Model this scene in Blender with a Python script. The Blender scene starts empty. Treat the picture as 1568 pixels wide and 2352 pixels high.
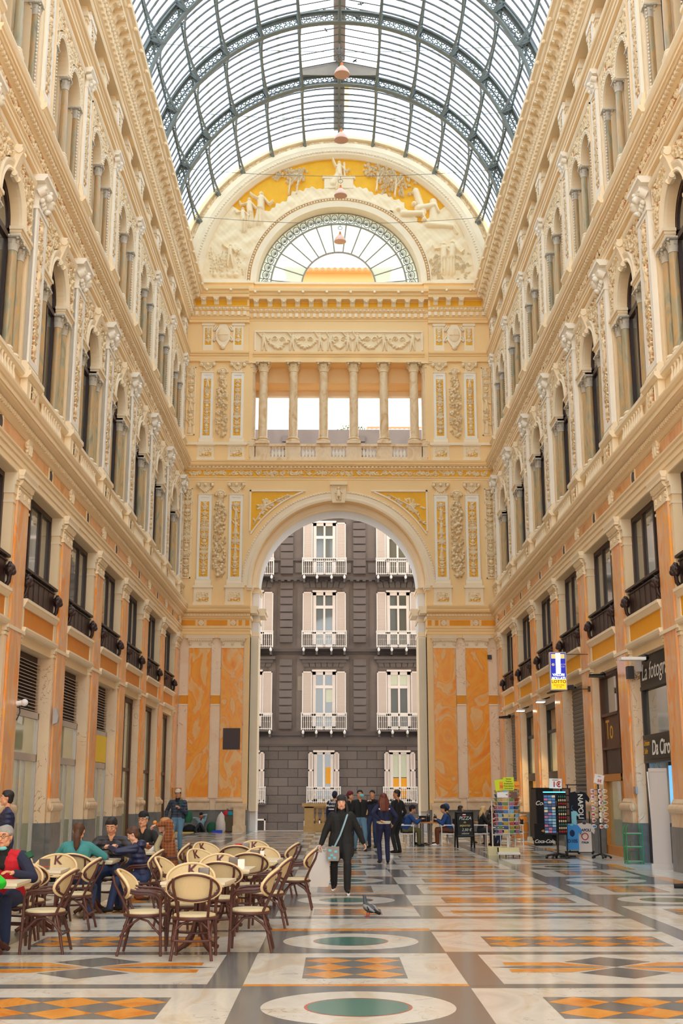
import bpy, math, random
import numpy as np
from mathutils import Vector, Matrix
PI=math.pi
sc=bpy.context.scene; COL=sc.collection
rnd=random.Random(7)
# ---------------------------------------------------------------- materials
MATS={}
def _new(name):
    m=bpy.data.materials.new(name); m.use_nodes=True
    nt=m.node_tree; b=nt.nodes['Principled BSDF']; MATS[name]=m
    return m,nt,b
def lin(c): return tuple((x/255/12.92 if x/255<=.04045 else ((x/255+.055)/1.055)**2.4) for x in c)+(1,)
def N(nt,t,**kw):
    n=nt.nodes.new(t)
    for k,v in kw.items(): setattr(n,k,v)
    return n
def plain(name,c,rough=.6,metal=0,var=0,scale=3,bump=0,emit=None,es=0,spec=.5,alpha=None,trans=0):
    m,nt,b=_new(name); c=lin(c)
    b.inputs['Base Color'].default_value=c; b.inputs['Roughness'].default_value=rough
    b.inputs['Metallic'].default_value=metal; b.inputs['Specular IOR Level'].default_value=spec
    if trans: b.inputs['Transmission Weight'].default_value=trans
    if emit: m.cycles.emission_sampling='NONE'; b.inputs['Emission Color'].default_value=lin(emit); b.inputs['Emission Strength'].default_value=es
    if var or bump:
        g=N(nt,'ShaderNodeNewGeometry'); n=N(nt,'ShaderNodeTexNoise'); n.inputs['Scale'].default_value=scale; n.inputs['Detail'].default_value=5
        nt.links.new(g.outputs['Position'],n.inputs['Vector'])
        if var:
            r=N(nt,'ShaderNodeMixRGB'); r.inputs[1].default_value=tuple(x*(1-var) for x in c[:3])+(1,); r.inputs[2].default_value=tuple(min(1,x*(1+var*.6)) for x in c[:3])+(1,)
            nt.links.new(n.outputs['Fac'],r.inputs[0]); nt.links.new(r.outputs[0],b.inputs['Base Color'])
        if bump:
            bp=N(nt,'ShaderNodeBump'); bp.inputs['Strength'].default_value=bump; bp.inputs['Distance'].default_value=.02
            nt.links.new(n.outputs['Fac'],bp.inputs['Height']); nt.links.new(bp.outputs[0],b.inputs['Normal'])
    return m
def marble(name,cols,scale=1.0,dist=2.0,rough=.25,stretch=(1,1,1),detail=6,veins=None,vscale=2.0,vw=.03,ndist=0):
    """colour ramp over a distorted noise in world space; optional thin dark veins"""
    m,nt,b=_new(name); L=nt.links
    g=N(nt,'ShaderNodeNewGeometry'); mp=N(nt,'ShaderNodeMapping'); mp.inputs['Scale'].default_value=stretch
    L.new(g.outputs['Position'],mp.inputs['Vector'])
    n=N(nt,'ShaderNodeTexNoise'); n.inputs['Scale'].default_value=scale; n.inputs['Detail'].default_value=detail; n.inputs['Distortion'].default_value=dist
    L.new(mp.outputs[0],n.inputs['Vector'])
    src=n.outputs['Fac']
    if ndist:   # agate-like bands
        mu=N(nt,'ShaderNodeMath',operation='MULTIPLY'); mu.inputs[1].default_value=ndist; L.new(src,mu.inputs[0])
        fr=N(nt,'ShaderNodeMath',operation='PINGPONG'); fr.inputs[1].default_value=1.0; L.new(mu.outputs[0],fr.inputs[0]); src=fr.outputs[0]
    r=N(nt,'ShaderNodeValToRGB'); L.new(src,r.inputs['Fac'])
    e=r.color_ramp.elements
    while len(e)<len(cols): e.new(.5)
    for i,(p,c) in enumerate(cols): e[i].position=p; e[i].color=lin(c)
    out=r.outputs[0]
    if veins:
        n2=N(nt,'ShaderNodeTexNoise'); n2.inputs['Scale'].default_value=vscale; n2.inputs['Detail'].default_value=4; n2.inputs['Distortion'].default_value=1.2
        L.new(g.outputs['Position'],n2.inputs['Vector'])
        s=N(nt,'ShaderNodeMath',operation='SUBTRACT'); s.inputs[1].default_value=.5; L.new(n2.outputs['Fac'],s.inputs[0])
        a=N(nt,'ShaderNodeMath',operation='ABSOLUTE'); L.new(s.outputs[0],a.inputs[0])
        mr=N(nt,'ShaderNodeMapRange'); mr.inputs['From Min'].default_value=0; mr.inputs['From Max'].default_value=vw; mr.inputs['To Min'].default_value=1; mr.inputs['To Max'].default_value=0
        L.new(a.outputs[0],mr.inputs['Value'])
        n3=N(nt,'ShaderNodeTexNoise'); n3.inputs['Scale'].default_value=vscale*.6; L.new(g.outputs['Position'],n3.inputs['Vector'])
        m3=N(nt,'ShaderNodeMapRange'); m3.inputs['From Min'].default_value=.5; m3.inputs['From Max'].default_value=.62; L.new(n3.outputs['Fac'],m3.inputs['Value'])
        mm=N(nt,'ShaderNodeMath',operation='MULTIPLY'); L.new(mr.outputs[0],mm.inputs[0]); L.new(m3.outputs[0],mm.inputs[1])
        mx=N(nt,'ShaderNodeMixRGB'); L.new(mm.outputs[0],mx.inputs[0]); L.new(out,mx.inputs[1]); mx.inputs[2].default_value=lin(veins); out=mx.outputs[0]
    L.new(out,b.inputs['Base Color']); b.inputs['Roughness'].default_value=rough
    return m
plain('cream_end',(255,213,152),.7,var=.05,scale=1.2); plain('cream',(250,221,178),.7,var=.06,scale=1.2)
plain('cream_light',(252,229,194),.65,var=.06,scale=1.5)
plain('white_trim',(250,239,222),.6,var=.05)
plain('relief_cream',(248,221,178),.65)
plain('ochre',(255,158,4),.6,var=.22,scale=2.5)
plain('gold_ground',(255,180,8),.55,var=.18,scale=3)
plain('terracotta_ground',(214,142,92),.7,var=.2,scale=6)
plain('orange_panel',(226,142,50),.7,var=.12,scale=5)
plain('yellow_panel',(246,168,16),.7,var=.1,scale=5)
marble('frieze_marble',[(0.3,(233,150,48)),(.5,(240,178,110)),(.7,(214,128,30))],scale=.9,dist=1.5,rough=.35)
marble('onyx',[(0,(255,150,14)),(.22,(255,172,44)),(.42,(250,150,22)),(.5,(246,194,120)),(.62,(244,182,104)),(.8,(255,160,20)),(1,(246,134,8))],scale=.75,dist=1.6,rough=.22,ndist=3.2,detail=3,stretch=(1,1,.55))
marble('onyx_pink',[(0,(240,162,98)),(.25,(230,172,124)),(.42,(255,172,64)),(.56,(236,188,144)),(.8,(254,146,24)),(1,(240,164,94))],scale=1.1,dist=1.8,rough=.25,ndist=3.0,detail=5,stretch=(1.3,1.3,.35))
marble('pale_marble',[(0.2,(246,208,166)),(.5,(248,218,182)),(.8,(240,196,150))],scale=.7,dist=1,rough=.3,veins=(150,92,44),vscale=2.2,vw=.012)
marble('base_marble',[(0.2,(214,166,116)),(.5,(234,206,168)),(.8,(200,150,104))],scale=1.6,dist=1,rough=.3)
marble('granite',[(0.2,(98,94,90)),(.5,(126,121,116)),(.8,(88,86,84))],scale=1.3,dist=1.5,rough=.3)
marble('verde',[(0.2,(128,124,100)),(.42,(180,166,130)),(.55,(210,166,112)),(.7,(164,154,122)),(.85,(120,114,92))],scale=1.6,dist=2,rough=.25,stretch=(1.6,1.6,.45))
marble('column_marble',[(0.25,(226,186,134)),(.5,(240,212,170)),(.75,(214,164,104))],scale=1.5,dist=1.8,rough=.3,stretch=(1,1,.6))
plain('capital_white',(214,204,188),.6,var=.15,scale=9)
plain('dark_wood',(58,34,28),.45,var=.2,scale=6)
plain('dark_metal',(62,42,36),.45,metal=.3)
plain('iron',(122,126,120),.5,metal=.2,var=.12,scale=4)
plain('iron_dark',(104,98,92),.5,metal=.2)
plain('grey_roof',(150,140,128),.8,var=.15)
plain('plank',(196,160,136),.8,var=.1)
plain('attic_cream',(224,192,144),.7); plain('fan_iron',(150,138,122),.5); plain('rust',(226,120,50),.8,var=.3,scale=8)
plain('lamp_pink',(232,184,160),.45,var=.1,scale=10)
plain('lamp_inside',(150,138,112),.5)
plain('aluminium',(196,186,178),.4,metal=.6)
plain('louvre_dark',(70,48,40),.6)
plain('shop_dark',(56,50,46),.5)
plain('shutter_grey',(120,112,104),.5,metal=.4)
plain('white_paint',(240,236,232),.5)
plain('black_metal',(24,22,22),.4)
plain('black_matte',(22,20,22),.8)
plain('shop_interior',(214,178,96),.7,var=.1)
def glassy(name,tint,t=.85,rough=.05,body=(200,210,200),spec=.5):
    """thin pane: part clear, part milky body, with surface gloss"""
    m=bpy.data.materials.new(name); m.use_nodes=True; nt=m.node_tree; nt.nodes.clear(); MATS[name]=m
    o=N(nt,'ShaderNodeOutputMaterial'); tr=N(nt,'ShaderNodeBsdfTransparent'); tr.inputs[0].default_value=lin(tint)
    pb=N(nt,'ShaderNodeBsdfPrincipled'); pb.inputs['Base Color'].default_value=lin(body); pb.inputs['Roughness'].default_value=rough
    mx=N(nt,'ShaderNodeMixShader'); mx.inputs[0].default_value=t
    nt.links.new(pb.outputs[0],mx.inputs[1]); nt.links.new(tr.outputs[0],mx.inputs[2]); nt.links.new(mx.outputs[0],o.inputs[0])
    return m
glassy('roof_glass',(236,246,255),.93,.1,(225,236,240))
def mglass(name,tint,t,tl,body):
    m=glassy(name,tint,t,.2,body); nt=m.node_tree
    mx=[n for n in nt.nodes if n.type=='MIX_SHADER'][0]; tl_=N(nt,'ShaderNodeBsdfTranslucent'); tl_.inputs[0].default_value=lin(body)
    nt.links.new(tl_.outputs[0],mx.inputs[1]); return m
mglass('fan_glass',(228,236,230),.4,.5,(206,218,210))
mglass('rust_glass',(255,222,160),.7,.5,(255,196,110)); mglass('roof_joint',(214,222,206),.35,.5,(226,228,206))
mglass('roof_pane_dusty',(232,244,248),.6,.5,(236,246,250))
def mirror_glass(name,c,rough=.06):
    m,nt,b=_new(name); b.inputs['Base Color'].default_value=lin(c); b.inputs['Roughness'].default_value=rough; b.inputs['Specular IOR Level'].default_value=1.0
    b.inputs['Coat Weight'].default_value=.6; b.inputs['Coat Roughness'].default_value=.04
    return m
mirror_glass('window_glass',(96,98,88)); mirror_glass('shop_glass',(176,176,132)); mirror_glass('dark_glass',(52,54,52))
# ---------------------------------------------------------------- mesh builder
class MB:
    def __init__(s): s.v=[]; s.f=[]; s.m=[]; s.k=0; s.sm=[]
    def mat(s,k): s.k=k; return s
    def add(s,vs,fs,smooth=False):
        o=len(s.v); s.v.extend(vs); s.f.extend([tuple(i+o for i in f) for f in fs]); s.m.extend([s.k]*len(fs)); s.sm.extend([smooth]*len(fs)); return s
    def box(s,x0,x1,y0,y1,z0,z1):
        return s.add([(x0,y0,z0),(x1,y0,z0),(x1,y1,z0),(x0,y1,z0),(x0,y0,z1),(x1,y0,z1),(x1,y1,z1),(x0,y1,z1)],
            [(0,3,2,1),(4,5,6,7),(0,1,5,4),(1,2,6,5),(2,3,7,6),(3,0,4,7)])
    def cbox(s,c,d,rz=0):
        x,y,z=c; a,b,h=d[0]/2,d[1]/2,d[2]/2; cs,sn=math.cos(rz),math.sin(rz)
        vs=[(x+px*cs-py*sn,y+px*sn+py*cs,z+pz) for pz in (-h,h) for px,py in ((-a,-b),(a,-b),(a,b),(-a,b))]
        return s.add(vs,[(0,3,2,1),(4,5,6,7),(0,1,5,4),(1,2,6,5),(2,3,7,6),(3,0,4,7)])
    def prism(s,pts,y0,y1,axis='y'):
        """closed polygon (a,b) extruded along axis. y: (x,z); x: (y,z); z: (x,y)"""
        n=len(pts)
        P=(lambda a,b,t:(a,t,b)) if axis=='y' else ((lambda a,b,t:(t,a,b)) if axis=='x' else (lambda a,b,t:(a,b,t)))
        vs=[P(a,b,y0) for a,b in pts]+[P(a,b,y1) for a,b in pts]
        fs=[(i,(i+1)%n,(i+1)%n+n,i+n) for i in range(n)]+[tuple(range(n-1,-1,-1)),tuple(range(n,2*n))]
        return s.add(vs,fs)
    def lathe(s,prof,c=(0,0,0),n=16,a0=0,a1=2*PI,smooth=True,sx=1,sy=1):
        full=abs(a1-a0-2*PI)<1e-6; m=n if full else n+1; vs=[];fs=[]
        for r,z in prof:
            for i in range(m):
                a=a0+(a1-a0)*i/n; vs.append((c[0]+r*sx*math.cos(a),c[1]+r*sy*math.sin(a),c[2]+z))
        for j in range(len(prof)-1):
            for i in range(n):
                i2=(i+1)%m; fs.append((j*m+i,j*m+i2,(j+1)*m+i2,(j+1)*m+i))
        s.add(vs,fs,smooth)
        if full:
            if prof[0][0]>1e-4: s.add([vs[i] for i in range(m)],[tuple(range(m-1,-1,-1))])
            if prof[-1][0]>1e-4: s.add([vs[(len(prof)-1)*m+i] for i in range(m)],[tuple(range(m))])
        return s
    def ball(s,c,r,n=10,sx=1,sy=1,sz=1):
        prof=[(max(1e-5,r*math.sin(PI*i/(n//2+2))),-r*sz*math.cos(PI*i/(n//2+2))) for i in range(n//2+3)]
        return s.lathe(prof,c,n,sx=sx,sy=sy)
    def tube(s,pts,r,n=6,closed=False,smooth=True,caps=True):
        """round tube through points; r a number or a list"""
        P=[Vector(p) for p in pts]; m=len(P); R=r if isinstance(r,(list,tuple)) else [r]*m
        vs=[]; up=None
        for i in range(m):
            if closed: t=(P[(i+1)%m]-P[i-1])
            else: t=(P[min(i+1,m-1)]-P[max(i-1,0)])
            if t.length<1e-9: t=Vector((0,0,1))
            t.normalize()
            if up is None:
                up=Vector((0,0,1)) if abs(t.z)<.9 else Vector((1,0,0))
            a=(up-t*up.dot(t))
            if a.length<1e-6: a=Vector((1,0,0))-t*t.x
            a.normalize(); b=t.cross(a); up=a
            for k in range(n):
                q=2*PI*k/n; v=P[i]+(a*math.cos(q)+b*math.sin(q))*R[i]; vs.append(tuple(v))
        fs=[]; mm=m if closed else m-1
        for i in range(mm):
            i2=(i+1)%m
            for k in range(n): fs.append((i*n+k,i*n+(k+1)%n,i2*n+(k+1)%n,i2*n+k))
        s.add(vs,fs,smooth)
        if not closed and caps:
            s.add(vs[:n],[tuple(range(n-1,-1,-1))]); s.add(vs[-n:],[tuple(range(n))])
        return s
    def bar(s,p,q,w,h=None):
        return s.tube([p,q],(w if h is None else (w+h)/2)/2*1.414*.75,4,smooth=False)
    def arc_band(s,prof,yc,zc,a0=0,a1=PI,n=32,ez=1.0):
        """closed profile of (radius, x) swept about (yc,zc) in the y-z plane"""
        m=len(prof); vs=[]
        for i in range(n+1):
            a=a0+(a1-a0)*i/n
            for r,x in prof: vs.append((x,yc+r*math.cos(a),zc+r*math.sin(a)*ez))
        fs=[]
        for i in range(n):
            for k in range(m): fs.append((i*m+k,i*m+(k+1)%m,(i+1)*m+(k+1)%m,(i+1)*m+k))
        fs.append(tuple(range(m))); fs.append(tuple(range(n*m+m-1,n*m-1,-1)))
        return s.add(vs,fs)
    def arch_plate(s,y0,y1,z1,yc,zs,R,x0,x1,n=20):
        """solid slab (x0..x1) above springing zs to z1 between y0,y1 with a semicircular hole"""
        A=[];B=[]
        for i in range(n+1):
            a=PI*i/n; c,sn=math.cos(a),math.sin(a)
            A.append((yc+R*c,zs+R*sn))
            t=1e9
            if c>1e-6: t=min(t,(y1-yc)/c)
            if c<-1e-6: t=min(t,(y0-yc)/c)
            if sn>1e-6: t=min(t,(z1-zs)/sn)
            B.append((yc+t*c,zs+t*sn))
        # insert corners
        vs=[];fs=[]
        for x in (x1,x0):
            for p in A+B: vs.append((x,)+p)
        m=n+1
        for i in range(n):
            fs.append((i,i+1,m+i+1,m+i)); fs.append((2*m+i,3*m+i,3*m+i+1,2*m+i+1)); fs.append((i,2*m+i,2*m+i+1,i+1))
        s.add(vs,fs)
        for x,fl in ((x1,0),(x0,1)):
            for cy in (y1,y0):
                # corner triangle fill
                best=[i for i in range(n) if (abs(B[i][0]-cy)<1e-6 and abs(B[i+1][1]-z1)<1e-6 and abs(B[i+1][0]-cy)>1e-6) or (abs(B[i+1][0]-cy)<1e-6 and abs(B[i][1]-z1)<1e-6 and abs(B[i][0]-cy)>1e-6)]
                for i in best: s.add([(x,)+B[i],(x,cy,z1),(x,)+B[i+1]],[(0,1,2)])
        s.add([(x0,y0,z1),(x1,y0,z1),(x1,y1,z1),(x0,y1,z1)],[(0,1,2,3)])
        return s
    def data(s,name,mats,smooth=None):
        me=bpy.data.meshes.new(name); me.from_pydata(s.v,[],s.f)
        if isinstance(mats,str): mats=[mats]
        for m in mats: me.materials.append(MATS[m])
        me.polygons.foreach_set('material_index',s.m)
        me.polygons.foreach_set('use_smooth',s.sm if smooth is None else [smooth]*len(s.f))
        me.update(); return me
    def build(s,name,mats,parent=None,loc=(0,0,0),rz=0,smooth=None,**tg):
        return obj(name,s.data(name,mats,smooth),parent,loc,rz,**tg)
def tag(o,label=None,cat=None,group=None,kind=None):
    if label: o['label']=label
    if cat: o['category']=cat
    if group: o['group']=group
    if kind: o['kind']=kind
    return o
def obj(name,me,parent=None,loc=(0,0,0),rz=0,**tg):
    o=bpy.data.objects.new(name,me); COL.objects.link(o); o.location=loc; o.rotation_euler=(0,0,rz)
    if parent is not None: o.parent=parent
    return tag(o,**tg)
def empty(name,loc=(0,0,0),rz=0,parent=None,**tg):
    return obj(name,None,parent,loc,rz,**tg)
def kids(o): return [c for c in bpy.data.objects if c.parent is o]
CH={}
def reg(o,ch): CH[o.name]=ch; return o
def copy_tree(o,parent=None,loc=None,rz=None,name=None,**tg):
    """copies a thing, its parts and their sub-parts; children found once and cached"""
    if o.name not in CH: CH[o.name]=kids(o)
    src=CH[o.name]
    c=o.copy(); COL.objects.link(c); c.parent=parent
    if name: c.name=name
    if loc is not None: c.location=loc
    if rz is not None: c.rotation_euler=(0,0,rz)
    cc=[]
    for ch in src: cc.append(copy_tree(ch,c))
    CH[c.name]=cc
    return tag(c,**tg)
ORD=['nearest','second','third','fourth','fifth','sixth','seventh','eighth','ninth','tenth','eleventh','twelfth','thirteenth','fourteenth','fifteenth','sixteenth']
def from_end(i): return 'nearest the end wall' if i==0 else ORD[i]+' from the end wall'
# ---------------------------------------------------------------- reliefs
def rgrid(w,h,res):
    ny=max(4,int(w/res)); nz=max(4,int(h/res)); y=np.linspace(-w/2,w/2,ny+1); z=np.linspace(0,h,nz+1)
    Y,Z=np.meshgrid(y,z); return Y,Z
def s_ball(Y,Z,c,r,q=1.): d=((Y-c[0])**2+(Z-c[1])**2)/r**2; return q*np.sqrt(np.clip(1-d,0,1))
def s_leaf(Y,Z,c,l,w,a,q=1.):
    ca,sa=math.cos(a),math.sin(a); u=(Y-c[0])*ca+(Z-c[1])*sa; v=-(Y-c[0])*sa+(Z-c[1])*ca
    t=np.clip(u/l,0,1); hw=w*np.sin(PI*t)**.7+1e-6; e=np.clip(1-(v/hw)**2,0,1)*(u>0)*(u<l)
    return q*np.sqrt(e)*(.75+.25*np.cos(t*22))*(1-.3*np.exp(-(v/(.15*w))**2))
def s_scroll(Y,Z,c,r,sgn=1,t=.16,q=.8,turns=1.6,a0=0):
    dx=(Y-c[0])*sgn; dz=Z-c[1]; rr=np.hypot(dx,dz)/r; a=(np.arctan2(dz,dx)-a0)%(2*PI); o=np.zeros_like(Y)
    for k in range(int(turns)+1):
        rad=(a+2*PI*k)/(2*PI*turns); ok=(rad<=1)
        o=np.maximum(o,np.sqrt(np.clip(1-((rr-rad)/t)**2,0,1))*ok)
    return q*o
def s_seg(Y,Z,p,q_,r0,r1,q=1.):
    px,pz=p; dx,dz=q_[0]-px,q_[1]-pz; L=dx*dx+dz*dz+1e-9; t=np.clip(((Y-px)*dx+(Z-pz)*dz)/L,0,1)
    d=np.hypot(Y-px-t*dx,Z-pz-t*dz)/(r0+(r1-r0)*t); return q*np.sqrt(np.clip(1-d*d,0,1))
def figure(Y,Z,c,h,R,robe=True,lean=0,arm=1):
    """standing draped figure of height h with feet at c"""
    x,z=c; H=np.zeros_like(Y); hx=x+lean*h
    m=np.maximum
    H=m(H,s_ball(Y,Z,(hx,z+.93*h),.075*h,1.)); H=m(H,s_seg(Y,Z,(hx,z+.8*h),(x+lean*h*.5,z+.5*h),.12*h,.11*h,1.))
    if robe:
        H=m(H,s_seg(Y,Z,(x+lean*h*.5,z+.52*h),(x-.03*h,z+.05*h),.12*h,.17*h,.9)*(.82+.18*np.cos((Y-x)/h*70)))
    else:
        H=m(H,s_seg(Y,Z,(x-.04*h,z+.5*h),(x-.1*h,z),.075*h,.04*h)); H=m(H,s_seg(Y,Z,(x+.04*h,z+.5*h),(x+.12*h,z+.02*h),.075*h,.04*h))
    a=R.uniform(.1,.5)*arm
    H=m(H,s_seg(Y,Z,(hx-.1*h,z+.78*h),(hx-.26*h,z+(.62+a)*h),.045*h,.035*h,.9)); H=m(H,s_seg(Y,Z,(hx-.26*h,z+(.62+a)*h),(hx-.32*h,z+(.8+a*.6)*h),.035*h,.03*h,.9))
    H=m(H,s_seg(Y,Z,(hx+.1*h,z+.78*h),(hx+.24*h,z+.6*h),.045*h,.035*h,.9)); H=m(H,s_seg(Y,Z,(hx+.24*h,z+.6*h),(hx+.34*h,z+.7*h),.035*h,.03*h,.9))
    return H
def sprig(Y,Z,c,r,n,R,q=1.,aspect=1.):
    H=np.zeros_like(Y)
    for i in range(n):
        a=2*PI*i/n+R.uniform(-.3,.3); l=r*R.uniform(.6,1.1)
        H=np.maximum(H,s_leaf(Y,Z,c,l,l*.27,a,q*R.uniform(.7,1)))
    return np.maximum(H,s_ball(Y,Z,c,r*.25,q))
def candelabra(w,h,seed,res=.02,fig=True):
    """vertical grotesque: vases, scrolls, leaves and a small figure, mirrored about its axis"""
    R=random.Random(seed); Y,Z=rgrid(w,h,res); A=np.abs(Y); H=np.zeros_like(Y); m=np.maximum
    z=.06*h/4; z=.1
    H=m(H,s_seg(A,Z,(0,.05),(0,h-.05),w*.05,w*.03,.6))
    while z<h-w*.6:
        k=R.choice(['vase','scroll','leaf','fig','flower','scroll','leaf'])
        if k=='vase':
            H=m(H,s_ball(A,Z,(0,z+w*.45),w*.24,1.)); H=m(H,s_seg(A,Z,(0,z),(w*.16,z+.02),.03,.03)); H=m(H,s_seg(A,Z,(0,z+w*.75),(w*.22,z+w*.8),.025,.03)); z+=w*.95
        elif k=='scroll':
            H=m(H,s_scroll(A,Z,(w*.24,z+w*.3),w*.22,R.choice([1,-1]),.2,.85,1.5,R.uniform(0,6))); H=m(H,s_leaf(A,Z,(0,z),w*.5,w*.1,1.0)); z+=w*.62
        elif k=='leaf':
            for j in range(5): H=m(H,s_leaf(A,Z,(0,z+j*.02),w*.62,w*.11,1.45-j*.28,.95))
            z+=w*.6
        elif k=='flower': H=m(H,sprig(A,Z,(0,z+w*.3),w*.34,9,R)); z+=w*.68
        elif fig: H=m(H,figure(Y,Z,(0,z),w*1.5,R,R.random()<.6)); z+=w*1.6
        H=m(H,s_leaf(A,Z,(w*.02,z),w*.42,w*.09,.35+R.random()*.5,.8))
        for j in range(2): H=m(H,s_leaf(A,Z,(w*.42,z-R.uniform(0,w*.6)),w*.28,w*.07,PI*R.uniform(.6,1.3),.6))
    H=m(H,sprig(A,Z,(0,h-w*.32),w*.36,9,R))
    return Y,Z,H
def garland(w,h,seed,res=.02,head=True):
    R=random.Random(seed); Y,Z=rgrid(w,h,res); H=np.zeros_like(Y); m=np.maximum
    top=h-w*.9 if head else h
    if head:
        c=h-w*.45
        H=m(H,s_ball(Y,Z,(0,c),w*.3,1.)); H=m(H,s_seg(Y,Z,(0,c-.02),(0,c+.05),w*.05,w*.04,1.15))
        for e in (-1,1): H=np.where(np.hypot(Y-e*w*.11,Z-c-w*.05)<w*.05,.6,H)
        for i in range(9): a=PI*(i/8); H=m(H,s_ball(Y,Z,(w*.36*math.cos(a),c+w*.3*math.sin(a)),w*.12,.9))
        for i in range(5): H=m(H,s_leaf(Y,Z,((i-2)*w*.1,c-w*.2),w*.45,w*.09,-PI/2+(i-2)*-.15,.85))
    n=int(h/w*26)
    for i in range(n):
        t=R.random(); z=top*t; hw=w*.46*min(1,.25+math.sin(PI*min(1,t*.8+.12))*1.0); y=R.uniform(-hw,hw)
        if R.random()<.5: H=m(H,s_ball(Y,Z,(y,z),w*R.uniform(.09,.15),R.uniform(.75,1.05)))
        else: H=m(H,s_leaf(Y,Z,(y,z),w*R.uniform(.22,.34),w*.09,R.uniform(0,2*PI),R.uniform(.55,.85)))
    return Y,Z,H
def scrollfrieze(w,h,seed,res=.02,period=None,fruit=False):
    R=random.Random(seed); Y,Z=rgrid(w,h,res); H=np.zeros_like(Y); m=np.maximum
    p=period or h*1.25; n=max(1,round(w/p)); p=w/n
    for i in range(n+1):
        y=-w/2+(i+.5)*p; s=1 if i%2 else -1
        H=m(H,s_scroll(Y,Z,(y,h*.5),h*.42,s,.17,.85,1.5,R.uniform(0,6)))
        H=m(H,s_seg(Y,Z,(y-p/2,h*(.5-.35*s)),(y+p*.1,h*(.5+.38*s)),h*.06,h*.05,.7))
        for j in range(5):
            a=R.uniform(0,2*PI); H=m(H,s_leaf(Y,Z,(y+R.uniform(-.5,.5)*p,h*R.uniform(.25,.75)),h*.42,h*.12,a,R.uniform(.6,.9)))
        H=m(H,s_ball(Y,Z,(y,h*.5),h*.12,1.))
        if i%3==0: H=m(H,sprig(Y,Z,(y+p/2,h*.5),h*.42,8,R))
    return Y,Z,H
def foliage(w,h,seed,res=.02,n=None,z0=0):
    R=random.Random(seed); Y,Z=rgrid(w,h,res); H=np.zeros_like(Y); m=np.maximum
    n=n or int(w*h*90)
    for i in range(n):
        y=R.uniform(-w/2,w/2); z=R.uniform(0,h); k=R.random()
        if k<.62: H=m(H,s_leaf(Y,Z,(y,z),R.uniform(.14,.26),.05,R.uniform(0,2*PI),R.uniform(.5,1)))
        elif k<.8: H=m(H,s_ball(Y,Z,(y,z),R.uniform(.04,.08),1))
        else: H=m(H,s_scroll(Y,Z,(y,z),R.uniform(.1,.16),R.choice([-1,1]),.2,.8))
    return Y,Z,H
def relief_data(name,YZH,amp,mats,thr=.18,cut=False,mask=None,x0=0.,pos=None):
    """height field mesh facing +x; ground faces take material 1; cut drops them"""
    Y,Z,H=YZH; nz,ny=Y.shape
    if pos is not None: Y,Z=pos
    V=np.stack([x0+H*amp,Y,Z],-1).reshape(-1,3)
    idx=np.arange(nz*ny).reshape(nz,ny); a=idx[:-1,:-1].ravel();b=idx[:-1,1:].ravel();c=idx[1:,1:].ravel();d=idx[1:,:-1].ravel()
    hm=(H[:-1,:-1]+H[:-1,1:]+H[1:,1:]+H[1:,:-1]).ravel()/4
    F=np.stack([a,b,c,d],-1); mi=(hm<thr).astype(int); keep=np.ones(len(F),bool)
    if cut: keep&=hm>=thr
    if mask is not None:
        mk=mask(Y,Z); keep&=(mk[:-1,:-1]&mk[:-1,1:]&mk[1:,1:]&mk[1:,:-1]).ravel()
    F=F[keep]; mi=mi[keep]
    used=np.unique(F); rm=-np.ones(len(V),int); rm[used]=np.arange(len(used)); V=V[used]; F=rm[F]
    me=bpy.data.meshes.new(name); me.from_pydata(V.tolist(),[],F.tolist())
    for q in mats: me.materials.append(MATS[q])
    me.polygons.foreach_set('material_index',mi.tolist() if len(mats)>1 else [0]*len(F)); me.polygons.foreach_set('use_smooth',[True]*len(F)); me.update()
    return me
# ---------------------------------------------------------------- text
def text_data(s,size,depth,mat,shear=0,bold=0,align='CENTER'):
    cu=bpy.data.curves.new('t','FONT'); cu.body=s; cu.size=size; cu.extrude=depth; cu.align_x=align; cu.align_y='CENTER'; cu.shear=shear; cu.offset=bold
    o=bpy.data.objects.new('t',cu); COL.objects.link(o); bpy.context.view_layer.update()
    me=bpy.data.meshes.new_from_object(o.evaluated_get(bpy.context.evaluated_depsgraph_get())); bpy.data.objects.remove(o)
    me.materials.clear(); me.materials.append(MATS[mat]); return me
def text(s,size,mat,parent,mat4,name='lettering',depth=.002,shear=0,bold=0,align='CENTER',**tg):
    """mat4: maps the text's own x right, y up, z out to the parent's space"""
    me=text_data(s,size,depth,mat,shear,bold,align); me.transform(mat4)
    return obj(name,me,parent,**tg)
def frame4(o,xr,yu):
    x=Vector(xr).normalized(); y=Vector(yu).normalized(); z=x.cross(y)
    return Matrix(((x.x,y.x,z.x,o[0]),(x.y,y.y,z.y,o[1]),(x.z,y.z,z.z,o[2]),(0,0,0,1)))
SKY=3.6; EXPO=0.0
# ================================================================ SIDE WALLS
P=4.77; W=7.5; YE=57.0
PY=lambda k:27.5+P*k            # pilaster centres, k=-1..6 ; bays b=-1..5 centred on PY(b)+P/2
BAYS=list(range(-1,6)); A=1.665; H2=P/2
SIDES=(('left',-W,0.0),('right',W,PI))
def sgn(side): return 1 if side=='left' else -1
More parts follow.
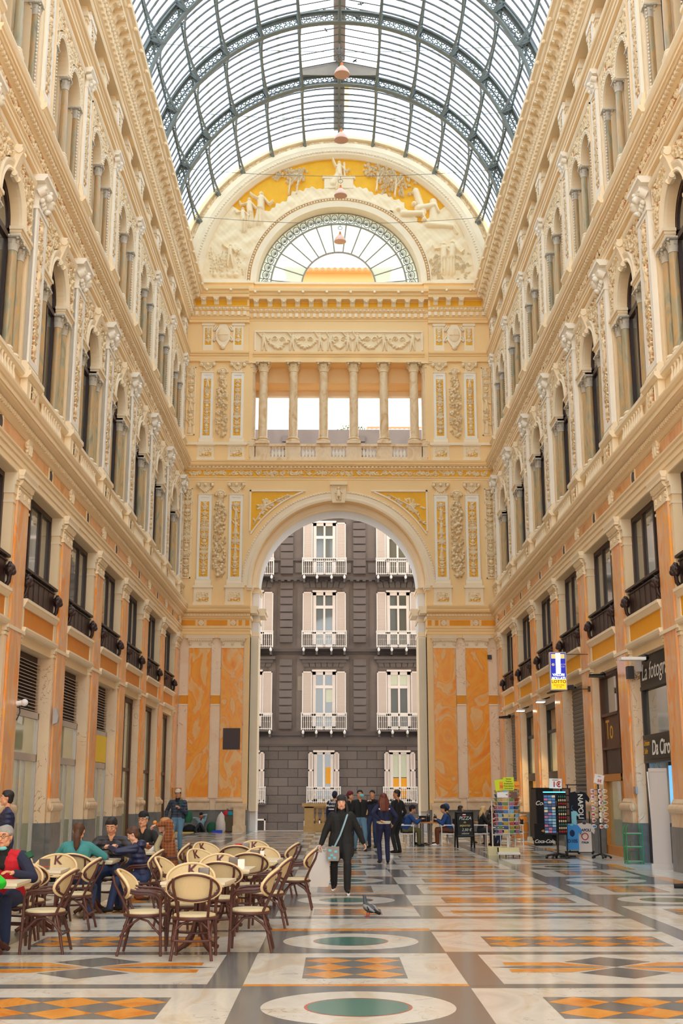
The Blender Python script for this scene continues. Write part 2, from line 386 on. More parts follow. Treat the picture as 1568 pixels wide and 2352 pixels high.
# ---- one bay of masonry
mb=MB(); C0,PM,GR,CL,WT,OP=range(6)
for s in (-1,1):
    y0,y1=sorted((s*A,s*H2))
    mb.mat(PM).box(-1,-.06,y0,y1,.97,5.15); mb.mat(GR).box(-1,-.035,y0,y1,0,.97)
    mb.mat(C0).box(-1,-.06,y0,y1,5.15,8.9)
    yy0,yy1=sorted((s*(A-.03),s*H2))
    for z0,z1,d in ((5.17,5.24,-.03),(5.26,5.33,-.01),(5.33,5.41,.03)): mb.mat(CL).box(-.5,d,yy0,yy1,z0,z1)
    # upper pier capital band
    for z0,z1,d in ((8.2,8.26,-.035),(8.42,8.62,-.03),(8.62,8.72,.0),(8.72,8.9,.03)):
        yy0,yy1=sorted((s*(A-(.03 if z0>8.4 else .015)),s*H2)); mb.mat(CL).box(-.6,d,yy0,yy1,z0,z1)
mb.mat(C0).box(-1,-.12,-A,A,5.15,5.5); mb.box(-1,-.1,-A,A,5.5,6.1)
mb.mat(CL).prism([(-.12,5.38),(.0,5.38),(.03,5.42),(.05,5.48),(.05,5.52),(-.12,5.54)],-A-.03,A+.03)
mb.prism([(-.12,6.0),(-.03,6.0),(.0,6.05),(.03,6.12),(.05,6.13),(.05,6.2),(-.9,6.2),(-.9,6.0)],-A-.02,A+.02)
for s in (-1,1):
    y0,y1=sorted((s*(A-.12),s*A)); mb.box(-.12,-.05,y0,y1,5.52,6.02)
mb.mat(C0).box(-1,0,-H2,H2,8.9,10.44)
# second storey
mb.box(-1,-.12,-H2,H2,10.44,11.43)
for s in (-1,1):
    y0,y1=sorted((s*1.74,s*H2)); mb.box(-1,-.12,y0,y1,11.43,17.6)
    y0,y1=sorted((s*1.55,s*1.74)); mb.box(-.5,-.29,y0,y1,11.43,14.4); y0,y1=sorted((s*.88,s*1.74)); mb.box(-.32,-.12,y0,y1,14.4,14.66)
    mb.mat(CL)
    for z0,z1,d,e in ((14.36,14.52,-.06,.0),(14.52,14.58,-.04,.03),(14.58,14.66,.0,.07)):
        y0,y1=sorted((s*(.88-e),s*1.8)); mb.box(-.32,d,y0,y1,z0,z1)
    y0,y1=sorted((s*1.74,s*1.81)); mb.box(-.12,-.06,y0,y1,14.66,16.3)      # frame of the arch field
    mb.mat(C0)
mb.arch_plate(-1.74,1.74,17.6,0,14.66,.88,-.32,-.12)
mb.mat(CL).arc_band([(.88,-.12),(.88,-.04),(.92,-.02),(.98,-.05),(1.08,-.01),(1.14,.0),(1.16,-.12)],0,14.66,n=28)
mb.prism([(-.12,16.16),(-.05,16.16),(-.02,16.22),(-.0,16.3),(-.12,16.3)],-1.81,1.81)
# keystone scroll
mb.prism([(-.1,15.4),(-.02,15.4),(.02,15.5),(.0,15.62),(.1,15.9),(.16,16.02),(.1,16.12),(.14,16.22),(-.1,16.24)],-.13,.13)
for y in (-.15,.15):
    for z,x,r in ((15.48,0,.07),(16.08,.07,.09)): mb.lathe([(r,-.02),(r*.8,.02)],(0,0,0),10) if 0 else mb.tube([(x,y-.02,z),(x,y+.02,z)],r,10)
# rail of the window parapet
mb.prism([(-.2,11.26),(-.04,11.26),(.0,11.32),(.02,11.34),(.02,11.43),(-.2,11.43)],-H2,H2)
# third storey (slightly set back)
mb.mat(C0).box(-1,-.14,-H2,H2,17.6,18.5)
for s in (-1,1):
    y0,y1=sorted((s*1.6,s*H2)); mb.box(-1,-.14,y0,y1,18.5,23.32)
    y0,y1=sorted((s*1.385,s*1.6)); mb.box(-.5,-.30,y0,y1,18.5,21.1)
    y0,y1=sorted((0,s*1.6)); mb.arch_plate(y0,y1,23.32,s*.78,21.1,.605,-.5,-.14,16)
    mb.mat(CL).arc_band([(.605,-.14),(.605,-.08),(.66,-.06),(.7,-.09),(.76,-.06),(.78,-.14)],s*.78,21.1,n=20)
    mb.mat(C0)
    y0,y1=sorted((s*1.36,s*1.62)); mb.mat(CL).box(-.8,-.1,y0,y1,21.04,21.1)
    y0,y1=sorted((s*1.6,s*1.67)); mb.box(-.14,-.08,y0,y1,18.55,22.36); mb.mat(C0)
mb.box(-.5,-.34,-.175,.175,18.5,21.1); mb.mat(CL).box(-.8,-.1,-.2,.2,21.04,21.1)
mb.prism([(-.14,22.3),(-.07,22.3),(-.04,22.36),(-.02,22.44),(-.14,22.44)],-1.67,1.67)
mb.prism([(-.2,18.42),(-.08,18.42),(-.05,18.5),(-.05,18.56),(-.2,18.56)],-H2,H2)
# bead strings beside and over the twin arches
mb.mat(WT)
for s in (-1,1):
    c=s*.78
    for e in (-.70,.70):
        if abs(c+e)<.2: continue
        for i in range(24): mb.ball((-.12,c+e*.86-(0 if e>0 else 0),18.7+i*.1),.03,4)
    for i in range(1,22):
        a=PI*i/22; mb.ball((-.06,c+.69*math.cos(a),21.1+.69*math.sin(a)),.028,4)
# attic
mb.mat(C0); mb.box(-1,-.14,-H2,H2,23.32,23.5); mb.box(-1,0,-H2,H2,24.72,25.0)
for y0,y1 in ((-H2,-1.8),(-.4,.4),(1.8,H2)):
    mb.mat(C0).box(-1,-.14,y0,y1,23.5,24.72); mb.mat(CL).box(-.7,-.08,y0-.04 if y0>-H2 else y0,y1+.04 if y1<H2 else y1,24.36,24.5)
    mb.box(-.7,-.1,y0-.02 if y0>-H2 else y0,y1+.02 if y1<H2 else y1,24.24,24.3)
mb.box(-.16,-.1,-.2,.2,23.6,24.2)
mb.mat(C0).box(-1,-.1,-H2,H2,26.3,27.2)
BAY=mb.data('masonry',['cream','pale_marble','granite','cream_light','white_trim','orange_panel'])
# ---- reliefs of a bay
SP2=relief_data('carving',foliage(3.44,1.5,11,.024,420),.10,['relief_cream','terracotta_ground'],thr=.22,mask=lambda y,z:(np.hypot(y,z)>1.17))
SP3=relief_data('carving',foliage(3.2,1.22,12,.024,340),.08,['relief_cream','terracotta_ground'],thr=.22,mask=lambda y,z:(np.hypot(np.abs(y)-.78,z)>.79))
FR2=relief_data('carving',scrollfrieze(P,.33,13,.02),.07,['relief_cream','terracotta_ground'],thr=.2)
PS2=relief_data('carving',candelabra(.5,3.7,14,.02),.09,['relief_cream','terracotta_ground'],thr=.2)
PS3=relief_data('carving',candelabra(.38,2.9,15,.02,False),.07,['relief_cream','terracotta_ground'],thr=.2)
PDS=relief_data('carving',foliage(.5,.6,16,.02,40),.06,['relief_cream','terracotta_ground'],thr=.2)
ATP=relief_data('carving',candelabra(.22,.9,17,.02,False),.05,['relief_cream','terracotta_ground'],thr=.2)
# ---- capitals
def corinth(mb,c,r,h,s=.9,n=8,leaves=True):
    """leafy capital on round shaft; c=(x,y,z) at its foot"""
    x,y,z=c
    mb.lathe([(r*1.12,0),(r*1.12,h*.06),(r,.07*h),(r*.95,h*.5),(r*1.15,h*.84),(r*1.3,h*.86)],c,12)
    for row,(zz,hh,ro) in enumerate(((.05,.42,0),(.3,.45,.5))):
        for i in range(n):
            a=2*PI*(i+ro)/n; ca,sa=math.cos(a),math.sin(a); w=r*.42
            pts=[]
            for t,rr in ((0,1.0),(.5,1.1),(.85,1.35),(1,1.55),(.92,1.68)):
                pts.append((rr*r,z+h*(zz+hh*t)))
            vs=[]
            for j,(q,zz_) in enumerate(pts):
                ww=w*(1,1.05,.9,.6,.3)[j]; vs+= [(x+q*ca-sa*ww,y+q*sa+ca*ww,zz_),(x+(q+r*.14)*ca,y+(q+r*.14)*sa,zz_),(x+q*ca+sa*ww,y+q*sa-ca*ww,zz_)]
            fs=[]
            for j in range(len(pts)-1):
                for k in range(2): fs.append((j*3+k,j*3+k+1,j*3+k+4,j*3+k+3))
            mb.add(vs,fs,True)
    R=r*1.75
    for i in range(4):
        a=PI/4+i*PI/2; mb.ball((x+R*1.05*math.cos(a),y+R*1.05*math.sin(a),z+h*.8),r*.33,8)
    mb.cbox((x,y,z+h*.93),(R*2.05,R*2.05,h*.13)); mb.cbox((x,y,z+h*.85),(R*1.7,R*1.7,h*.05))
    for i in range(4):
        a=i*PI/2; mb.ball((x+R*math.cos(a),y+R*math.sin(a),z+h*.92),r*.2,6)
def col_base(mb,c,r,h):
    x,y,z=c; mb.cbox((x,y,z+h*.16),(r*2.9,r*2.9,h*.32))
    prof=[(r*1.42,h*.32),(r*1.48,h*.42),(r*1.42,h*.54),(r*1.2,h*.58),(r*1.15,h*.68),(r*1.28,h*.74),(r*1.32,h*.82),(r*1.22,h*.9),(r*1.04,h)]
    mb.lathe(prof,c,14)
def column(c,r,z0,z1,hcap,hbase,mats,label,group,parentloc,rz,n=14,name='marble_column'):
    t=empty(name,parentloc,rz,label=label,cat='column',group=group)
    b=MB(); col_base(b,(0,0,0),r,hbase); b.build('base',mats[1],t)
    s=MB(); L=z1-z0-hcap-hbase
    s.lathe([(r*1.0,hbase),(r,hbase+L*.3),(r*.97,hbase+L*.6),(r*.88,hbase+L)],(0,0,0),n); s.build('shaft',mats[0],t)
    k=MB(); corinth(k,(0,0,hbase+L),r*.9,hcap); k.build('capital',mats[2],t)
    return t
# ---- proto things (left at bay origin, then copied)
def pil_ground():
    t=empty('marble_pilaster'); hw=.5
    b=MB(); b.mat(1).box(-.055,.07,-.6,.6,0,.97); b.mat(0).box(-.055,.055,-.57,.57,.97,1.27)
    prof=[(-.055,1.27)]+[(.06+.06*math.sin(a),1.365-.095*math.cos(a)) for a in [PI*i/8 for i in range(9)]]+[(-.055,1.46)]
    b.prism(prof,-.6,.6)
    for y in (-.6,.6): b.lathe([(.005,-.095)]+[(.06*math.sin(PI*i/8)+.0,-.095*math.cos(PI*i/8)) for i in range(1,8)]+[(.005,.095)],(.03,y,1.365),8)
    b.prism([(-.055,1.46),(.05,1.46),(.05,1.5),(.03,1.52),(.0,1.58),(-.055,1.58)],-.54,.54)
    b.build('base',['base_marble','granite'],t)
    s=MB(); s.box(-.055,0,-hw,hw,1.56,8.32); s.build('shaft','onyx_pink',t)
    c=MB(); c.box(-.055,.03,-.53,.53,8.3,8.36); c.box(-.055,.0,-hw,hw,8.36,8.6)
    for y in (-.42,0,.42):
        for i in range(6):
            a=2*PI*i/6; c.ball((.01,y+.05*math.cos(a),8.48+.05*math.sin(a)),.03,5)
        c.ball((.02,y,8.48),.03,5)
    c.box(-.055,.03,-.52,.52,8.6,8.64)
    for i in range(9):
        y=-.44+.11*i; c.ball((.04,y,8.72),.055,6,sz=1.3)
    c.prism([(-.055,8.64),(.05,8.66),(.1,8.72),(.11,8.78),(-.055,8.78)],-.53,.53)
    c.box(-.055,.14,-.62,.62,8.79,8.86); c.prism([(-.055,8.86),(.14,8.86),(.17,8.95),(.17,9.0),(-.055,9.0)],-.64,.64); c.build('capital','cream_light',t)
    return t
def pil_second():
    t=empty('carved_pilaster')
    b=MB(); b.box(-.115,.06,-.56,.56,10.44,11.26)
    b.prism([(-.115,11.24),(.08,11.24),(.12,11.3),(.16,11.33),(.16,11.43),(-.115,11.43)],-.66,.66)
    b.prism([(-.115,11.43),(.07,11.43),(.07,11.55),(.05,11.6),(.03,11.62),(.01,11.7),(-.115,11.7)],-.56,.56); b.box(-.115,.08,-.3,-.27,10.55,11.2); b.box(-.115,.08,.27,.3,10.55,11.2)
    b.build('pedestal','cream_light',t)
    s=MB(); s.box(-.115,-.02,-.48,.48,11.68,15.7); s.box(-.115,.03,-.48,-.27,11.68,15.7); s.box(-.115,.03,.27,.48,11.68,15.7); s.box(-.115,.03,-.27,.27,11.68,11.85); s.box(-.115,.03,-.27,.27,15.56,15.7)
    s.build('shaft','white_trim',t)
    r=obj('carving',PS2,t,(-.018,0,11.86)); r=obj('carving',PDS,t,(.061,0,10.58))
    c=MB(); c.box(-.115,.06,-.51,.51,15.66,15.74)
    c.prism([(-.115,15.74),(.0,15.74),(.02,15.95),(.12,16.2),(.17,16.38),(-.115,16.38)],-.36,.36)
    for s_ in (-1,1):
        c.tube([(.0,s_*.4,16.12),(.16,s_*.4,16.2)],.12,10); c.tube([(.0,s_*.4,16.18),(.2,s_*.4,16.26)],.06,8)
        for i in range(3): c.ball((.08,s_*(.12+.1*i),15.86+.05*i),.07,6)
    c.ball((.16,0,16.18),.1,8); c.ball((.2,0,16.3),.06,6)
    c.prism([(-.115,16.38),(.16,16.38),(.2,16.45),(.24,16.48),(.24,16.56),(-.115,16.56)],-.56,.56)
    c.build('capital','white_trim',t); return t
def pil_third():
    t=empty('carved_pilaster')
    b=MB(); b.box(-.135,.0,-.42,.42,17.6,18.4); b.prism([(-.135,18.36),(.02,18.36),(.06,18.42),(.1,18.45),(.1,18.55),(-.135,18.55)],-.5,.5)
    b.prism([(-.135,18.55),(.0,18.55),(.0,18.72),(-.03,18.8),(-.05,18.95),(-.135,18.95)],-.42,.42); b.build('pedestal','cream_light',t)
    s=MB(); s.box(-.135,-.09,-.36,.36,18.9,22.2); s.box(-.135,-.05,-.36,-.21,18.9,22.2); s.box(-.135,-.05,.21,.36,18.9,22.2); s.box(-.135,-.05,-.21,.21,18.9,19.05); s.build('shaft','white_trim',t)
    obj('carving',PS3,t,(-.088,0,19.1))
    c=MB(); c.box(-.135,-.03,-.38,.38,22.14,22.2); c.prism([(-.135,22.2),(-.06,22.2),(-.04,22.4),(.04,22.62),(-.135,22.62)],-.28,.28)
    for s_ in (-1,1):
        c.tube([(-.1,s_*.3,22.48),(.06,s_*.3,22.52)],.09,8); c.ball((0,s_*.14,22.34),.06,6)
    c.ball((.04,0,22.5),.08,6); c.prism([(-.135,22.62),(.04,22.62),(.1,22.7),(.1,22.78),(-.135,22.78)],-.42,.42); c.build('capital','white_trim',t); return t
def win_frame(w,z0,z1,d,arch=None,mull=(0,),trans=None,t=.1,glass='window_glass',wood='dark_wood'):
    o=empty('window_1'); f=MB()
    for y0,y1 in ((-w,-w+t),(w-t,w)): f.box(d-.06,d+.06,y0,y1,z0,z1)
    f.box(d-.06,d+.06,-w,w,z0,z0+t); f.box(d-.06,d+.06,-w,w,z1-t,z1)
    for m in mull: f.box(d-.05,d+.05,m-t*.45,m+t*.45,z0,z1)
    if trans: f.box(d-.055,d+.055,-w,w,trans-t*.5,trans+t*.5)
    if arch:
        f.arc_band([(arch-t,d-.06),(arch-t,d+.06),(arch,d+.06),(arch,d-.06)],0,z1,n=20)
        for m in mull: f.box(d-.05,d+.05,m-t*.4,m+t*.4,z1,z1+math.sqrt(max(0,arch*arch-m*m))-.02)
    f.build('window_frame',wood,o)
    g=MB(); g.box(d-.02,d,-w,w,z0,z1)
    if arch: g.prism([(arch*math.cos(PI*i/20),z1+arch*math.sin(PI*i/20)) for i in range(21)],d-.02,d,'x')
    g.build('pane',glass,o); return o
def place(proto,side,y,first,**tg):
    x,rz={'left':(-W,0.0),'right':(W,PI)}[side]
    if first: proto.location=(x,y,0); proto.rotation_euler=(0,0,rz); tag(proto,**tg); CH[proto.name]=kids(proto); return proto
    return copy_tree(proto,None,(x,y,0),rz,**tg)
def each_pil(fn,txt,grp,cat='pilaster',ks=range(-1,7)):
    pr=fn(); f=True
    for side,_,_ in SIDES:
        for k in ks:
            i=6-k; place(pr,side,PY(k),f,label=f'{txt} on the {side} wall, {from_end(i)}',cat=cat,group=f'{grp} of the {side} wall'); f=False
def each_bay(pr,txt,grp,cat,bs=BAYS,off=0,kind=None):
    f=True
    for side,_,_ in SIDES:
        for b in bs:
            i=5-b; tg=dict(kind='structure') if kind else dict(label=f'{txt} in the {side} wall bay {from_end(i)}',cat=cat,group=f'{grp} of the {side} wall')
            place(pr,side,PY(b)+H2+off*sgn(side),f,**tg); f=False
bpy.context.view_layer.update()
for side,x,rz in SIDES:
    w=empty(f'wall_{side}',(x,0,0),rz,kind='structure')
    for b in BAYS:
        yb=(PY(b)+H2)*sgn(side)
        o=obj('masonry',BAY,w,(0,yb,0)); obj('carving',SP2,w,(-.115,yb,14.66)); obj('carving',SP3,w,(-.135,yb,21.1)); obj('carving',FR2,w,(.0,yb,16.84))
    m=MB(); ya,yb_=sorted((PY(6)*sgn(side)+H2*0,YE*sgn(side)+3*sgn(side)*0)); ya,yb_=sorted(((PY(5)+P)*sgn(side),(YE+2)*sgn(side)))
    m.mat(1).box(-1,-.1,ya,yb_,0.97,8.9).mat(2).box(-1,-.06,ya,yb_,0,.97).mat(0).box(-1,0,ya,yb_,8.9,10.44).box(-1,-.12,ya,yb_,10.44,24.9).box(-1,-.1,ya,yb_,24.9,27.2)
    yn,yf=sorted((-9*sgn(side),(PY(-1))*sgn(side)))
    m.box(-1,0,yn,yf,0,27.2); m.build('masonry',['cream','pale_marble','granite'],w)
    m=MB(); m.box(-1.3,-1.0,*sorted((PY(-1)*sgn(side),(YE+2)*sgn(side))),0,27.2); m.build('back_wall','shop_dark',w)
each_pil(pil_ground,'tall orange-veined marble pilaster','marble pilasters')
each_pil(pil_second,'white carved second-storey pilaster','second storey pilasters')
each_pil(pil_third,'slim white carved third-storey pilaster','third storey pilasters')
def attic_panel():
    t=empty('carved_pilaster'); b=MB(); b.box(-.2,-.06,-.34,.34,23.32,24.7); b.box(-.2,-.02,-.38,.38,24.4,24.56); b.box(-.2,-.03,-.36,.36,23.32,23.5); b.build('shaft','white_trim',t); obj('carving',ATP,t,(-.058,0,23.52)); return t
each_pil(attic_panel,'short white attic pilaster','attic pilasters')
# paired columns of the second storey
def col2():
    return column(None,.125,11.43,14.4,.36,.28,('verde','cream_light','capital_white'),None,None,(0,0,0),0)
pr=col2(); f=True
for side,x,rz in SIDES:
    for b in BAYS:
        for j,u in enumerate((-1.46,-.9,.9,1.46)):
            y=PY(b)+H2+u; q=('nearest outer','nearest inner','far inner','far outer')[j]
            loc=(x+.24*-sgn(side) if 0 else x-sgn(side)*.24,y,11.43)
            tg=dict(label=f'veined marble column, {q} one beside the arched window {from_end(5-b)}, {side} wall',cat='column',group=f'paired columns of the {side} wall')
            if f: pr.location=loc; pr.rotation_euler=(0,0,rz); tag(pr,**tg); CH[pr.name]=kids(pr); f=False
            else: copy_tree(pr,None,loc,rz,**tg)
pr=column(None,.105,18.56,21.06,.34,.24,('verde','cream_light','capital_white'),None,None,(0,0,0),0,name='slim_column'); f=True
for side,x,rz in SIDES:
    for b in BAYS:
        for j,u in enumerate((-1.49,0,1.49)):
            y=PY(b)+H2+u; q=('near','middle','far')[j]; loc=(x-sgn(side)*(.2 if u==0 else .22),y,18.56)
            tg=dict(label=f'slim column, {q} one of the twin-arched window {from_end(5-b)}, {side} wall',cat='column',group=f'third storey columns of the {side} wall')
            if f: pr.location=loc; pr.rotation_euler=(0,0,rz); tag(pr,**tg); CH[pr.name]=kids(pr); f=False
            else: copy_tree(pr,None,loc,rz,**tg)
# windows
each_bay(win_frame(A,6.2,8.9,-.34,mull=(-.55,.55),trans=None,t=.13),'','','',kind=1)
wf=win_frame(1.56,11.43,14.4,-.37,mull=(-.8,0,.8),t=.1,glass='dark_glass')
f=MB(); f.arc_band([(.8,-.43),(.8,-.33),(.95,-.33),(.95,-.43)],0,14.6,n=20); f.box(-.42,-.34,-.05,.05,14.3,15.5); f.box(-.42,-.34,-.95,.95,14.36,14.5); f.build('window_frame','dark_wood',wf); f=MB(); f.prism([(.95*math.cos(PI*i/20),14.4+1.15*math.sin(PI*i/20)) for i in range(21)],-.39,-.37,'x'); f.build('pane','dark_glass',wf)
each_bay(wf,'','','',kind=1)
def twin():
    o=empty('window_1')
    for c in (-.78,.78):
        f=MB(); 
        for y0,y1 in ((c-.61,c-.53),(c+.53,c+.61),(c-.04,c+.04)): f.box(-.56,-.50,y0,y1,18.5,21.1)
        f.box(-.56,-.50,c-.61,c+.61,21.0,21.1); f.arc_band([(.53,-.56),(.53,-.5),(.61,-.5),(.61,-.56)],c,21.1,n=14); f.build('window_frame','dark_wood',o)
        g=MB(); g.box(-.53,-.52,c-.61,c+.61,18.5,21.1); g.prism([(c+.61*math.cos(PI*i/14),21.1+.61*math.sin(PI*i/14)) for i in range(15)],-.53,-.52,'x'); g.build('pane','dark_glass',o)
    return o
each_bay(twin(),'','','',kind=1)
def atticw():
    o=empty('window_1')
    for c in (-1.1,1.1):
        f=MB(); f.box(-.72,-.66,c-.7,c-.62,23.5,24.72); f.box(-.72,-.66,c+.62,c+.7,23.5,24.72); f.box(-.72,-.66,c-.04,c+.04,23.5,24.72); f.box(-.72,-.66,c-.7,c+.7,24.64,24.72); f.build('window_frame','dark_wood',o)
        g=MB(); g.box(-.7,-.69,c-.7,c+.7,23.5,24.72); g.build('pane','dark_glass',o)
    return o
each_bay(atticw(),'','','',kind=1)
# balcony grilles
def grille():
    t=empty('balcony_grille')
    m=MB(); m.box(-.14,-.12,-A+.03,A-.03,6.22,6.86)
    for i in range(-3,4): m.box(-.12,-.105,i*.52-.015,i*.52+.015,6.22,6.86)
    m.build('mesh_panel','dark_wood',t)
    r=MB(); r.box(-.16,-.02,-A+.02,A-.02,6.9,6.96); r.box(-.15,-.09,-A+.02,A-.02,6.82,6.86)
    for y in (-1.1,0,1.1): r.ball((-.08,y,6.93),.06,6)
    r.build('rail','dark_metal',t)
    for s in (-1,1):
        o=MB(); o.ball((.0,s*(A-.1),6.62),.13,8,sz=1.15); o.ball((.07,s*(A-.1),6.56),.08,8)
        for i in range(7): a=2*PI*i/7; o.ball((.0,s*(A-.1)+.11*math.cos(a),6.63+.13*math.sin(a)),.05,5)
        o.tube([(.0,s*(A-.1),6.5),(-.02,s*(A-.08),6.35),(-.1,s*(A-.05),6.24)],.05,6); o.build('lion_head','dark_wood',t)
    return t
each_bay(grille(),'dark lion-headed balcony grille','balcony grilles','grille')
def panel(mat):
    t=MB(); t.box(-.1,-.07,-A+.12,A-.12,5.54,6.0); return t.build('fabric_inset',mat)
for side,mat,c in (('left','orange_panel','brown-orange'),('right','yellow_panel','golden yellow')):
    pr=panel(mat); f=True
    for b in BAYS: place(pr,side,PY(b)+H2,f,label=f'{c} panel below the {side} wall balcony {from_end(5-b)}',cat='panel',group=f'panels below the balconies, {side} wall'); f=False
def parapet():
    t=empty('window_parapet'); m=MB(); m.box(-.12,-.02,-1.78,1.78,10.5,10.6); m.build('rail','cream_light',t)
    for i in range(9):
        c=MB(); c.lathe([(.05,10.6),(.03,10.66),(.075,10.85),(.06,11.0),(.03,11.15),(.05,11.26)],(-.06,-.96+i*.24,0),8); c.build('baluster','cream_light',t)
    return t
each_bay(parapet(),'low cream balustrade under the window','window balustrades','balustrade')
# frieze ornaments of the ground order
def shell():
    t=MB(); t.prism([(0.,9.44),(.05,9.46),(.09,9.62),(.08,9.8),(.1,9.86),(0,9.86)],-.17,.17)
    for i in range(9):
        a=-.3+(PI+.6)*i/8; t.ball((.05,.2*math.cos(a),9.62+.2*math.sin(a)),.045,6)
    for y in (-.08,0,.08): t.tube([(.08,y,9.5),(.1,y,9.72)],.02,5)
    return t.build('shell_ornament','cream_light')
pr=shell(); f=True
for side,_,_ in SIDES:
    for k in range(-1,7):
        place(pr,side,PY(k),f,label=f'cream shell ornament over the {side} wall pilaster {from_end(6-k)}',cat='ornament',group=f'shell ornaments of the {side} frieze'); f=False
def medal():
    t=MB(); t.mat(0)
    for e in (-.19,.19): t.box(0,.03,e-.03,e+.03,9.44,9.8)
    t.mat(1).prism([(.13*math.cos(2*PI*i/16),9.62+.15*math.sin(2*PI*i/16)) for i in range(16)],0,.03,'x')
    return t.build('round_boss',['cream_light','dark_metal'])
pr=medal(); f=True
for side,_,_ in SIDES:
    for b in BAYS:
        place(pr,side,PY(b)+H2,f,label=f'small oval boss in the {side} frieze, {from_end(5-b)}',cat='ornament',group=f'oval bosses of the {side} frieze'); f=False
m=MB()
for b in BAYS:
    for s in (-1,1):
        for q in (-1,1):
            c=b*P
for side,x,rz in SIDES:
    m=MB()
    for b in BAYS:
        yb=(PY(b)+H2)*sgn(side)
        for s in (-1,1):
            y0,y1=sorted((yb+s*.25,yb+s*2.13)); m.box(-.05,.012,y0,y1,9.47,9.77)
    m.build('frieze_inlay','frieze_marble',loc=(x,0,0),rz=rz,label=f'row of brown-orange marble inlays along the {side} wall frieze',cat='inlay')
# ---- long mouldings
def dentil(m,d0,d1,z0,z1,y0,y1,step,duty=.55):
    y=y0
    while y<y1-step*duty: m.box(d0,d1,y,y+step*duty,z0,z1); y+=step
def trims(m,y0,y1,off=0,ext=0,parts=(1,2,3,4)):
    """all horizontal mouldings in the wall frame; off moves them towards the room"""
    o=off
    S=lambda pts:m.prism([(a+o if a>-.25 else -.3,z) for a,z in pts],y0,y1)
    if 1 in parts:
        m.mat(0); S([(-.3,8.92),(0.01,8.92),(0.01,9.08),(.035,9.09),(.035,9.24),(.065,9.25),(.065,9.34),(.1,9.38),(.1,9.43),(-.3,9.43)])
    if 1.5 in parts or 1 in parts:
        m.mat(0); S([(-.3,9.81),(.02,9.81),(.05,9.84),(.07,9.9),(.1,9.94),(.1,10.07),(.18,10.09),(.27,10.12),(.28,10.17),(.31,10.17),(.31,10.28),(.34,10.31),(.37,10.4),(.37,10.45),(-.3,10.45)])
        m.mat(1); dentil(m,.1+o,.155+o,9.95,10.05,y0,y1,.15)
    if 2 in parts:
        m.mat(0); S([(-.3,16.56),(-.02,16.56),(-.02,16.66),(.0,16.67),(.0,16.76),(.04,16.8),(.04,16.84),(-.3,16.84)])
        S([(-.3,17.17),(.03,17.17),(.06,17.22),(.09,17.24),(.09,17.33),(.2,17.35),(.22,17.42),(.25,17.42),(.25,17.5),(.28,17.53),(.3,17.6),(-.3,17.6)])
        m.mat(1); dentil(m,.09+o,.17+o,17.25,17.33,y0,y1,.19,.5)
    if 3 in parts:
        m.mat(0); S([(-.3,22.78),(-.04,22.78),(-.04,22.9),(-.01,22.92),(-.01,23.04),(.04,23.08),(.04,23.15),(.1,23.18),(.12,23.24),(.12,23.32),(-.3,23.32)])
    if 4 in parts:
        m.mat(0); S([(-.3,24.81),(.0,24.81),(.0,24.95),(.04,24.98),(.04,25.05),(.1,25.12),(.1,25.36),(.16,25.4),(.2,25.5),(.2,25.56),(.24,25.58),(.24,25.94),(.56,25.96),(.56,26.1),(.62,26.14),(.66,26.24),(.76,26.3),(.78,26.44),(-.3,26.44)])
        m.mat(1); dentil(m,.1+o,.19+o,25.14,25.34,y0,y1,.3,.5)
        y=y0+.1
        while y<y1-.1: m.ball((.19+o,y,25.49),.07,6,sz=1.1); y+=.2
def modillions(m,y0,y1,off=0,step=.59625):
    n=int((y1-y0)/step); 
    for i in range(n):
        y=y0+(i+.5)*step
        m.prism([(.2+off,25.93),(.54+off,25.93),(.54+off,25.86),(.47+off,25.8),(.42+off,25.84),(.34+off,25.78),(.28+off,25.66),(.2+off,25.62)],y-.12,y+.12)
        m.ball((.5+off,y,25.84),.055,6); m.box(.2+off,.56+off,y-.15,y+.15,25.91,25.96)
for i,(side,x,rz) in enumerate(SIDES):
    s=sgn(side)
    for j,pt in enumerate(((1,),(2,),(3,),(4,))):
        m=MB(); y0,y1=sorted((PY(-1)*s-.3*s,(YE)*s)); trims(m,y0,y1,0,parts=pt)
        if 4 in pt:
            y0,y1=sorted((PY(-1)*s,PY(6)*s)); m.mat(1); modillions(m,y0,y1)
            k=0; yy=y0+.3
            while yy<y1: m.ball((.7,yy,26.24),.075,7); m.ball((.76,yy,26.2),.04,5); yy+=1.1925
        m.build(f'trim_{i*4+j+1}',['cream','cream_light'],loc=(x+.004*s,0,-.004),rz=rz,kind='structure')
